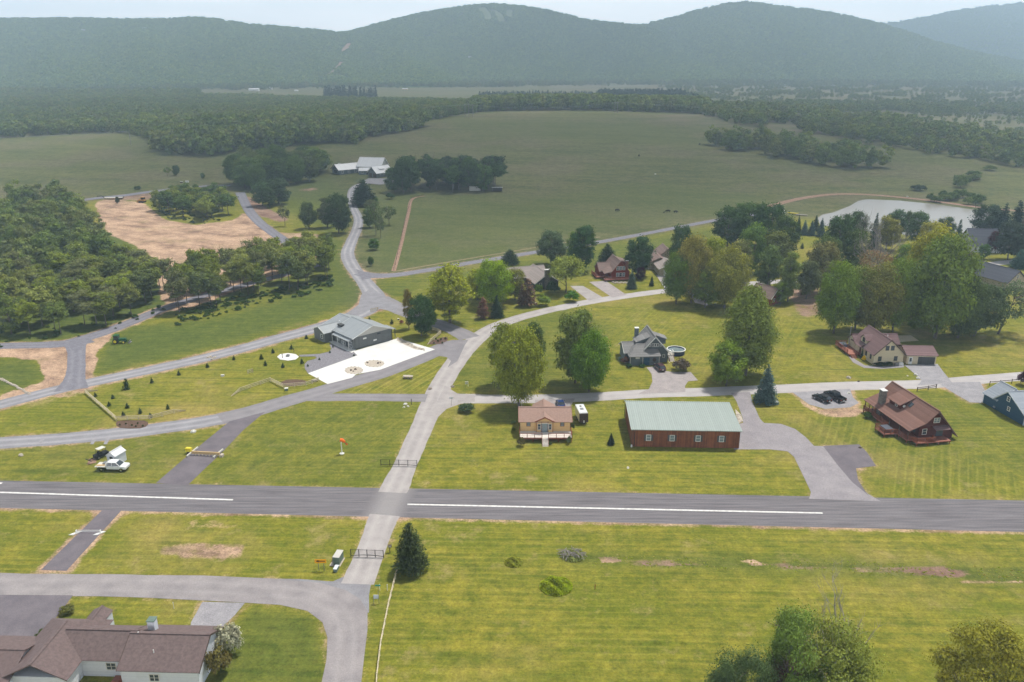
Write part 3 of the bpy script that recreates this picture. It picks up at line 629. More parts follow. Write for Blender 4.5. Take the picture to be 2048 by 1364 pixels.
lnx = nd('ShaderNodeMix'); lnx.data_type = 'FLOAT'; lk(s2.outputs[2], lnx.inputs[0]); lk(mth('MULTIPLY', lines(R(88), 1.5, 1.2), .5), lnx.inputs[2]); lk(lines(R(-27), 1.6, .5), lnx.inputs[3])
lmask = mth('MULTIPLY', mth('MULTIPLY', lnx.outputs[0], ramp(noise(.06, 3), .38, .55, (0, 0, 0), (1, 1, 1))), .42)
lawn = mixc(lmask, lawn, (.34, .31, .065))
lush = ramp(tone, .40, .62, (.060, .088, .016), (.115, .138, .026))
base = mixc(s2.outputs[1], lawn, lush)
fieldn = noise(1, 6, .7, (.012, .05, 1), .25)
pat = noise(.013, 6, .62); mot = noise(.22, 5, .8)
field = ramp(mth('ADD', mth('MULTIPLY', fieldn, .45), mth('MULTIPLY', mot, .55)), .42, .58, (.066, .082, .026), (.135, .135, .052))
field = mixc(mth('MULTIPLY', ramp(pat, .48, .60, (0, 0, 0), (1, 1, 1)), .62), field, ramp(mot, .4, .6, (.105, .092, .048), (.165, .145, .085)))
lushf = ramp(mid, .35, .65, (.066, .092, .024), (.105, .128, .032)); field = mixc(mth('MULTIPLY', s2.outputs[1], .9), field, lushf)
base = mixc(s1.outputs[0], base, field)
marsh = ramp(noise(1, 6, .7, (.01, .03, 1)), .42, .6, (.085, .098, .045), (.165, .135, .095)); base = mixc(s2.outputs[0], base, marsh)
edgen = mth('ADD', mth('MULTIPLY', mid, .9), mth('MULTIPLY', fine, .5))
sf = ramp(mth('ADD', s1.outputs[1], mth('SUBTRACT', edgen, .7)), .38, .62, (0, 0, 0), (1, 1, 1))
strawn = noise(1, 8, .72, (.075, .11, 1), .4)
straw = ramp(mth('ADD', mth('MULTIPLY', strawn, .75), mth('MULTIPLY', fine, .25)), .40, .56, (.20, .125, .09), (.50, .34, .23)); straw = mixc(mth('MULTIPLY', ramp(noise(.07, 4), .55, .7, (0, 0, 0), (1, 1, 1)), .5), straw, (.20, .18, .07))
base = mixc(sf, base, straw)
df = ramp(mth('ADD', s1.outputs[2], mth('SUBTRACT', edgen, .7)), .38, .62, (0, 0, 0), (1, 1, 1))
dirt = ramp(strawn, .35, .65, (.16, .095, .07), (.34, .23, .17)); base = mixc(df, base, dirt)
fine2 = mth('ADD', mth('MULTIPLY', fine, .6), mth('MULTIPLY', noise(.9, 5, .75), .4))
mr = nd('ShaderNodeMapRange'); mr.inputs[1].default_value = .38; mr.inputs[2].default_value = .62; mr.inputs[3].default_value = .58; mr.inputs[4].default_value = 1.36; mr.clamp = False; lk(fine2, mr.inputs[0])
vm = nd('ShaderNodeVectorMath'); vm.operation = 'SCALE'; lk(base, vm.inputs[0]); lk(mr.outputs[0], vm.inputs['Scale']); lk(vm.outputs[0], b.inputs['Base Color'])
bp = nd('ShaderNodeBump'); bp.inputs['Strength'].default_value = .5; bp.inputs['Distance'].default_value = .12; lk(fine, bp.inputs['Height']); lk(bp.outputs[0], b.inputs['Normal'])
# ------------------------------------------------------------------ mountains
RID = {
 'left': (3500, 2450, [(-900, 60), (-300, 46), (0, 42), (100, 40), (250, 42), (300, 42), (345, 42), (390, 38), (440, 43), (500, 53), (560, 57), (620, 62), (680, 68), (740, 76), (800, 92), (880, 120), (960, 160), (1000, 200)]),
 'centre': (3750, 2850, [(520, 190), (600, 130), (660, 84), (690, 68), (730, 58), (780, 44), (830, 32), (880, 23), (930, 15), (985, 11), (1040, 15), (1100, 25), (1160, 40), (1200, 47), (1260, 52), (1300, 60), (1380, 90), (1480, 150), (1540, 200)]),
 'right': (4100, 3050, [(1000, 190), (1100, 120), (1200, 66), (1260, 54), (1290, 51), (1340, 39), (1400, 22), (1440, 12), (1480, 7), (1520, 9), (1570, 17), (1620, 22), (1680, 31), (1740, 45), (1800, 62), (1870, 86), (1950, 108), (2048, 126), (2200, 160), (2500, 200)]),
 'far': (6500, 4300, [(1400, 170), (1600, 90), (1700, 60), (1765, 48), (1800, 44), (1850, 35), (1920, 21), (1980, 13), (2048, 6), (2300, 2), (2900, 20)]),
}
HILLS = {}
def slope_of(x, y):
    d_ = ray(x, y); return math.atan2(d_[0], d_[1]), d_[2] / math.hypot(d_[0], d_[1])
for k, (D, d0, pts) in RID.items():
    az, sl_ = zip(*[slope_of(x, y) for x, y in pts]); HILLS[k] = (D, d0, np.array(az), np.array(sl_))
def vnoise(a, r_, s):
    return np.sin(a * 31 * s + 1.7 * np.sin(r_ * .0021 * s + a * 9)) * .5 + np.sin(a * 67 * s + r_ * .0033) * .3 + np.sin(a * 143 * s - r_ * .006 + 2) * .2
def hillz(k, a, r_):
    D, d0, az, sl_ = HILLS[k]; zr = CAMH + D * np.interp(a, az, sl_)
    s = np.clip((r_ - d0) / (D - d0), 0, 1); sh = s ** 1.25 * (1.18 - .18 * s)
    back = np.clip((r_ - D) / 1500, 0, 1); z = (zr + 8) * sh * (1 - .7 * back) - 8
    return z + vnoise(a, r_, 1.0) * 30 * s * (1 - s) * 4 * (.5 + .5 * np.clip(zr / 200, 0, 1)) - (1 - s) * 2
def grid_mesh(name, a0, a1, na, r0, r1, nr, k):
    a = np.linspace(a0, a1, na); r_ = np.linspace(r0, r1, nr); AA, RR = np.meshgrid(a, r_)
    Z = hillz(k, AA, RR); XX, YY = RR * np.sin(AA), RR * np.cos(AA)
    me = bpy.data.meshes.new(name); nv_ = na * nr
    me.vertices.add(nv_); me.vertices.foreach_set('co', np.stack([XX.ravel(), YY.ravel(), Z.ravel()], 1).ravel())
    ii = (np.arange(nr - 1)[:, None] * na + np.arange(na - 1)[None, :]).ravel(); q = np.stack([ii, ii + 1, ii + na + 1, ii + na], 1).ravel()
    me.loops.add(len(q)); me.loops.foreach_set('vertex_index', q); me.polygons.add(len(ii))
    me.polygons.foreach_set('loop_start', np.arange(len(ii)) * 4); me.polygons.foreach_set('loop_total', np.full(len(ii), 4)); me.update()
    me.polygons.foreach_set('use_smooth', np.ones(len(ii), bool)); return me
m, t, b = nmat('m_forest_floor'); b.inputs['Roughness'].default_value = 1; b.inputs['Specular IOR Level'].default_value = 0
nd = t.nodes.new; lk = t.links.new; g = nd('ShaderNodeNewGeometry')
vo = nd('ShaderNodeTexVoronoi'); vo.inputs['Scale'].default_value = .06; lk(g.outputs['Position'], vo.inputs['Vector'])
n1 = noise(.004, 5, .6)
c_ = mixc(ramp(n1, .42, .6, (0, 0, 0), (1, 1, 1)), (.055, .085, .030), (.10, .135, .035))
mr = nd('ShaderNodeMapRange'); mr.inputs[1].default_value = 0; mr.inputs[2].default_value = .8; mr.inputs[3].default_value = 1.3; mr.inputs[4].default_value = .6; lk(vo.outputs['Distance'], mr.inputs[0])
vm = nd('ShaderNodeVectorMath'); vm.operation = 'SCALE'; lk(c_, vm.inputs[0]); lk(mr.outputs[0], vm.inputs['Scale']); lk(vm.outputs[0], b.inputs['Base Color'])
bp = nd('ShaderNodeBump'); bp.invert = True; bp.inputs['Strength'].default_value = 1; bp.inputs['Distance'].default_value = 6; lk(vo.outputs['Distance'], bp.inputs['Height']); lk(bp.outputs[0], b.inputs['Normal'])
def on_hill(x, y, k):
    a_, s_ = slope_of(x, y); r_ = np.linspace(HILLS[k][1], HILLS[k][0] + 200, 900); zz = hillz(k, a_, r_); j = int(np.argmax(zz >= CAMH + r_ * s_)); return r_[j] * math.sin(a_), r_[j] * math.cos(a_)
TRAILS = []
for k_, wd_, mt_, px_ in (('left', 20, 'm_dirt', [(700, 88), (692, 98), (686, 107)]), ('left', 15, 'm_dirt', [(684, 125), (672, 140), (655, 152), (640, 158)]), ('centre', 18, 'm_dirt', [(716, 72), (712, 80), (718, 86)]), ('centre', 30, 'm_meadow', [(962, 17), (972, 28), (978, 40)]), ('centre', 30, 'm_meadow', [(985, 22), (998, 32), (1002, 44)]), ('centre', 26, 'm_meadow', [(1018, 22), (1020, 36)]), ('centre', 14, 'm_meadow', [(925, 30), (905, 44), (880, 62), (858, 74)]), ('left', 26, 'm_meadow', [(640, 156), (664, 152), (690, 157)])):
    if 'm_meadow' not in MATS: roadmat('m_meadow', (.13, .155, .065), (.10, .125, .05), None, sc=.02)
    TRAILS.append((k_, wd_, mt_, cr([on_hill(x, y, k_) for x, y in px_], 6)))
for k_, wd_, mt_, P in TRAILS:
    vs = []; fs = []
    for i, (X_, Y_) in enumerate(P):
        a_ = P[max(i - 1, 0)]; b_ = P[min(i + 1, len(P) - 1)]; l_ = math.hypot(b_[0] - a_[0], b_[1] - a_[1]) or 1; nx, ny = -(b_[1] - a_[1]) / l_, (b_[0] - a_[0]) / l_
        for t_ in (-.5, -.25, 0, .25, .5):
            x, y = X_ + nx * t_ * wd_, Y_ + ny * t_ * wd_; vs.append((x, y, float(hillz(k_, math.atan2(x, y), math.hypot(x, y))) + 2.5))
        if i: fs += [((i - 1) * 5 + j, i * 5 + j, i * 5 + j + 1, (i - 1) * 5 + j + 1) for j in range(4)]
    me = bpy.data.meshes.new('ski_trail'); me.from_pydata(vs, [], fs); me.materials.append(M(mt_)); o = bpy.data.objects.new('ski_trail', me); COL.objects.link(o); tag(o, kind='structure')
for k, (D, d0, az, sl_) in HILLS.items():
    me = grid_mesh('mountain', az[0], az[-1], 300, d0, D + 1500, 90, k); me.materials.append(m)
    o = bpy.data.objects.new('mountain', me); COL.objects.link(o); tag(o, kind='structure')
# ------------------------------------------------------------------ trees
LB = 1.55
def leafmat(name, use_obj=True, cols=None, trans=.25, var=.45):
    m, t, b = nmat(name); nd = t.nodes.new; lk = t.links.new
    oi = nd('ShaderNodeObjectInfo'); g = nd('ShaderNodeNewGeometry'); tc = nd('ShaderNodeTexCoord')
    if use_obj: col = oi.outputs['Color']
    else:
        r = nd('ShaderNodeValToRGB'); r.color_ramp.interpolation = 'LINEAR'; e = r.color_ramp.elements
        e[0].position = 0; e[0].color = (*cols[0], 1); e[1].position = 1; e[1].color = (*cols[-1], 1)
        for i, c in enumerate(cols[1:-1]): q = e.new((i + 1) / (len(cols) - 1)); q.color = (*c, 1)
        lk(oi.outputs['Random'], r.inputs[0]); col = r.outputs[0]
    n = nd('ShaderNodeTexNoise'); n.inputs['Scale'].default_value = .55; n.inputs['Detail'].default_value = 3; lk(tc.outputs['Object'], n.inputs['Vector'])
    a = nd('ShaderNodeMath'); a.operation = 'ADD'; lk(n.outputs[0], a.inputs[0]); lk(g.outputs['Random Per Island'], a.inputs[1])
    mr = nd('ShaderNodeMapRange'); mr.inputs[1].default_value = .3; mr.inputs[2].default_value = 1.6; mr.inputs[3].default_value = 1 - var; mr.inputs[4].default_value = 1 + var; lk(a.outputs[0], mr.inputs[0])
    vm = nd('ShaderNodeVectorMath'); vm.operation = 'SCALE'; lk(col, vm.inputs[0]); mr.inputs[3].default_value *= LB; mr.inputs[4].default_value *= LB; lk(mr.outputs[0], vm.inputs['Scale'])
    hs = nd('ShaderNodeHueSaturation'); hs.inputs['Saturation'].default_value = 1.08; lk(vm.outputs[0], hs.inputs['Color'])
    m2 = nd('ShaderNodeMapRange'); m2.inputs[3].default_value = .485; m2.inputs[4].default_value = .515; lk(n.outputs[0], m2.inputs[0]); lk(m2.outputs[0], hs.inputs['Hue'])
    d = nd('ShaderNodeBsdfDiffuse'); tr = nd('ShaderNodeBsdfTranslucent'); lk(hs.outputs[0], d.inputs[0]); lk(hs.outputs[0], tr.inputs[0])
    mx = nd('ShaderNodeMixShader'); mx.inputs[0].default_value = trans; lk(d.outputs[0], mx.inputs[1]); lk(tr.outputs[0], mx.inputs[2])
    lk(mx.outputs[0], t.nodes['Material Output'].inputs[0]); t.nodes.remove(b)
    return m
leafmat('leaf')
WOODC = [(.076, .105, .030), (.100, .132, .036), (.082, .110, .040), (.130, .155, .038), (.088, .104, .044), (.138, .150, .050)]
leafmat('leaf_wood', False, WOODC)
leafmat('leaf_mtn', False, [(.09, .14, .040), (.13, .18, .044), (.10, .15, .046), (.18, .22, .050), (.08, .125, .04), (.15, .19, .044)])
leafmat('leaf_weed', False, [(.17, .21, .035), (.21, .24, .045), (.28, .23, .09)])
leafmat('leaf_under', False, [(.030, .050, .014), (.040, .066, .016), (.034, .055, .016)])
leafmat('leaf_conifer', False, [(.022, .036, .022), (.03, .046, .026), (.02, .034, .024)])
rs = np.random.RandomState(3)
def unit(n):
    v = rs.normal(size=(n, 3)); return v / np.linalg.norm(v, axis=1)[:, None]
def cards(c, nrm, sz, asp=1.0, twist=None, along=None):
    """one leaf-clump quad per centre"""
    n = len(c); nrm = nrm / (np.linalg.norm(nrm, axis=1)[:, None] + 1e-9)
    r_ = unit(n) if along is None else along
    u_ = r_ - nrm * (r_ * nrm).sum(1)[:, None]; u_ /= (np.linalg.norm(u_, axis=1)[:, None] + 1e-9); v_ = np.cross(nrm, u_)
    s = (np.asarray(sz) * np.ones(n))[:, None] / 2; k = rs.uniform(.6, 1.25, (n, 4, 1))
    q = np.stack([c - u_ * s * asp * k[:, 0] - v_ * s * .35, c + v_ * s * k[:, 1] - u_ * s * .2, c + u_ * s * asp * k[:, 2] + v_ * s * .3, c - v_ * s * k[:, 3] + u_ * s * .2], 1)
    return q.reshape(-1, 3)
def quadmesh(name, V, mt):
    n = len(V) // 4; me = bpy.data.meshes.new(name); me.vertices.add(n * 4); me.vertices.foreach_set('co', V.astype(np.float32).ravel())
    me.loops.add(n * 4); me.loops.foreach_set('vertex_index', np.arange(n * 4)); me.polygons.add(n)
    me.polygons.foreach_set('loop_start', np.arange(n) * 4); me.polygons.foreach_set('loop_total', np.full(n, 4)); me.update(); me.materials.append(M(mt)); return me
def crown(kind, nc, nl, W, H, leaf, mt='leaf', name='crown'):
    """crown of W x H metres (full tree height H); returns mesh"""
    C, Nn = [], []; r0 = W / 2
    if kind in ('spruce', 'pine', 'sapling'):
        z0 = {'spruce': .05, 'pine': .12, 'sapling': .0}[kind]; lay = nc
        Vq = []
        for i in range(lay):
            t = (i + rs.rand() * .6) / lay; z = H * (z0 + (1 - z0) * t); R_ = r0 * (1 - t) ** (.85 if kind == 'spruce' else .6) + .04 * W
            nb = max(5, int(nl / lay * (1 - t) ** .8) + 3)
            for j in range(nb):
                a = rs.rand() * 6.283; d_ = np.array([math.cos(a), math.sin(a), -.22 + .25 * t]); rr = R_ * rs.uniform(.75, 1.12)
                m_ = max(2, int(rr / (leaf * .75)) + 1); f = (np.arange(m_) + rs.rand(m_) * .8) / m_
                p = np.outer(f * rr, d_) + [0, 0, z] + rs.normal(size=(m_, 3)) * leaf * .22; p[:, 2] += (f ** 2) * rr * .10
                al = np.tile(d_, (m_, 1)) + rs.normal(size=(m_, 3)) * .35; nn = rs.normal(size=(m_, 3)) * .55 + [0, 0, 1] + d_ * .35
                Vq.append(cards(p, nn, leaf * rs.uniform(.7, 1.2, m_), 1.5, along=al))
        return quadmesh(name, np.concatenate(Vq), mt)
    zc, rz = {'round': (.51, .49), 'near': (.55, .50), 'tall': (.52, .48), 'wood': (.64, .36), 'cone': (.50, .50), 'bush': (.36, .60), 'spread': (.66, .34)}[kind]
    for i in range(nc):
        v = unit(1)[0]; rr = rs.uniform(.2 if kind == 'wood' else .35, 1) ** .45
        if kind == 'bush' and v[2] < -.1: v[2] *= -.5
        p = np.array([v[0] * r0 * .80 * rr, v[1] * r0 * .80 * rr, H * (zc + rz * .86 * v[2] * rr)])
        if kind == 'cone':
            t = np.clip(p[2] / H, 0, 1); s_ = np.clip(1.25 * (1 - t) ** .7, .12, 1.05); p[:2] *= s_
        if kind == 'tall': p[:2] *= 1 - .3 * max(0, v[2])
        cr_ = r0 * (rs.uniform(.14, .40) if kind == 'near' else rs.uniform(.22, .38)) * (1.15 if kind in ('cone', 'tall') else 1) * (.7 if kind == 'cone' and p[2] > .7 * H else 1); m_ = int(nl / nc)
        s = unit(m_); s[:, 2] = np.abs(s[:, 2]) * rs.choice([1, 1, 1, -.6], m_); rad = cr_ * np.where(rs.rand(m_) < .16, rs.uniform(1.05, 1.5, m_), rs.uniform(.5, 1.08, m_))[:, None]
        C.append(p + s * rad * [1, 1, .78]); Nn.append(s * 1.25 + [0, 0, .35] + rs.normal(size=(m_, 3)) * .38)
    C = np.concatenate(C); Nn = np.concatenate(Nn); C[:, 2] = np.maximum(C[:, 2], .15 if kind == 'bush' else 1.0)
    return quadmesh(name, cards(C, Nn, leaf * rs.uniform(.4, 1.45, len(C)), 1.15), mt)
def trunkmesh(kind, W, H, mt='bark', bare=False):
    b_ = MB(); rd = random.Random(int(W * 100 + H)); r_ = max(.12, H * .018) * (.6 if kind in ('wood',) else 1)
    if kind in ('bush', 'sapling', 'spruce', 'pine'):
        b_.tube([(0, 0, -.3), (0, 0, H * .45), (0, 0, H * .93)], [r_ * .8, r_ * .5, .02], 7); return b_.mesh('trunk', mt)
    top = H * (.8 if not bare else .62); pts = []; x = y = 0
    for i in range(6):
        t = i / 5; pts.append((x, y, -.3 + (top + .3) * t)); x += rd.uniform(-.04, .04) * W * .4; y += rd.uniform(-.04, .04) * W * .4
    b_.tube(pts, [r_ * (1.25 - t * .2) if t == 0 else r_ * (1 - .85 * t / 5) for t in range(6)], 8)
    z0 = {'wood': .5}.get(kind, .22)
    def limb(p, d_, l, rr, dep):
        q = [p]; pp = p; dd = d_
        for k in range(3): dd = (dd + Vector((rd.uniform(-.3, .3), rd.uniform(-.3, .3), rd.uniform(-.05, .3)))).normalized(); pp = pp + dd * l / 3; q.append(pp)
        b_.tube(q, [rr, rr * .7, rr * .45, rr * .2], 5, False)
        if dep:
            for k in range(3 if bare else 2): s = q[rd.choice([1, 2, 3])]; limb(s, (dd + Vector((rd.uniform(-1, 1), rd.uniform(-1, 1), rd.uniform(-.1, .8)))).normalized(), l * .6, rr * .5, dep - 1)
    for k in range(15 if bare else 9):
        t = rd.uniform(.4 if bare else z0, .98); i = min(4, int(t * 5)); p = Vector(pts[i]).lerp(Vector(pts[i + 1]), t * 5 - i); a = rd.uniform(0, 6.28)
        limb(p, Vector((math.cos(a), math.sin(a), rd.uniform(.35, 1.4 if bare else 1.0))).normalized(), W * (.62 if bare else .5) * rd.uniform(.6, 1.0), r_ * .45, 3 if bare else 1)
    return b_.mesh('trunk', mt)
PROTO = {}
def proto(key, kind, n, nc, nl, W, H, leaf, bare=False, crownless=False):
    PROTO[key] = [((None if crownless else crown(kind, nc, nl, W, H, leaf)), trunkmesh(kind, W, H, 'deadwood' if bare else 'bark', bare), W, H) for _ in range(n)]
proto('round', 'round', 4, 50, 11000, 10, 12, .36)
proto('big', 'round', 4, 120, 26000, 14, 16, .34)
proto('near', 'near', 3, 46, 42000, 14, 16, .24)
proto('tall', 'tall', 3, 64, 13000, 8, 15, .35)
proto('cone', 'cone', 2, 150, 30000, 13, 21, .33)
proto('wood', 'wood', 5, 46, 3900, 7, 13, .42)
proto('woodlow', 'round', 3, 24, 3400, 8, 11, .52)
proto('bush', 'bush', 3, 30, 3000, 4, 3, .24)
proto('spread', 'spread', 2, 34, 4600, 11, 10, .42)
proto('sparse', 'spread', 2, 22, 1500, 10, 10, .36)
proto('spruce', 'spruce', 3, 34, 1100, 5.5, 10, .30)
proto('pine', 'pine', 2, 28, 1150, 6.5, 9, .30)
proto('sapling', 'sapling', 3, 12, 150, 1.3, 1.9, .2)
proto('bare', 'round', 2, 1, 1, 8, 11, .3, True, True)
proto('rusty', 'pine', 1, 16, 330, 5, 9, .5)
NT = [0]
def tree(x, yb, yt, wpx, key, col, label=None, cat='tree', name=None, group=None, H=None, W=None, z=None, lean=0):
    NT[0] += 1; i = NT[0]
    p = GZ(x, yb); v = PROTO[key][i % len(PROTO[key])]; Hh = H or ht(x, yb, yt); Ww = (W or wpx / pxm(x, yb)) * (.96 if key == 'big' else 1.05)
    name = name or {'bush': 'shrub', 'spruce': 'spruce_tree', 'pine': 'pine_tree', 'sapling': 'spruce_sapling', 'bare': 'bare_tree', 'rusty': 'pine_tree'}.get(key, 'leafy_tree')
    r_ = thing(name, label, cat, p, random.uniform(0, 6.28), group); r_.scale = (Ww / v[2], Ww / v[2], Hh / v[3])
    if lean: r_.rotation_euler = (0, R(lean), 0)
    if v[0] is not None:
        c = bpy.data.objects.new('crown', v[0]); COL.objects.link(c); c.parent = r_; j = random.uniform(.88, 1.14); c.color = (col[0] * j * random.uniform(.93, 1.07), col[1] * j, col[2] * j, 1)
    if key not in ('bush',):
        tr = bpy.data.objects.new('trunk', v[1]); COL.objects.link(tr); tr.parent = r_
    return r_
YG = (.215, .225, .030); BG = (.110, .165, .022); MG = (.072, .110, .022); DG = (.034, .062, .020); OL = (.125, .130, .040); GG = (.085, .105, .045)
SPC = (.032, .052, .024); BS = (.065, .105, .095); RP = (.13, .075, .05); PU = (.030, .010, .018); PALE = (.155, .195, .050); OR_ = (.17, .125, .03)
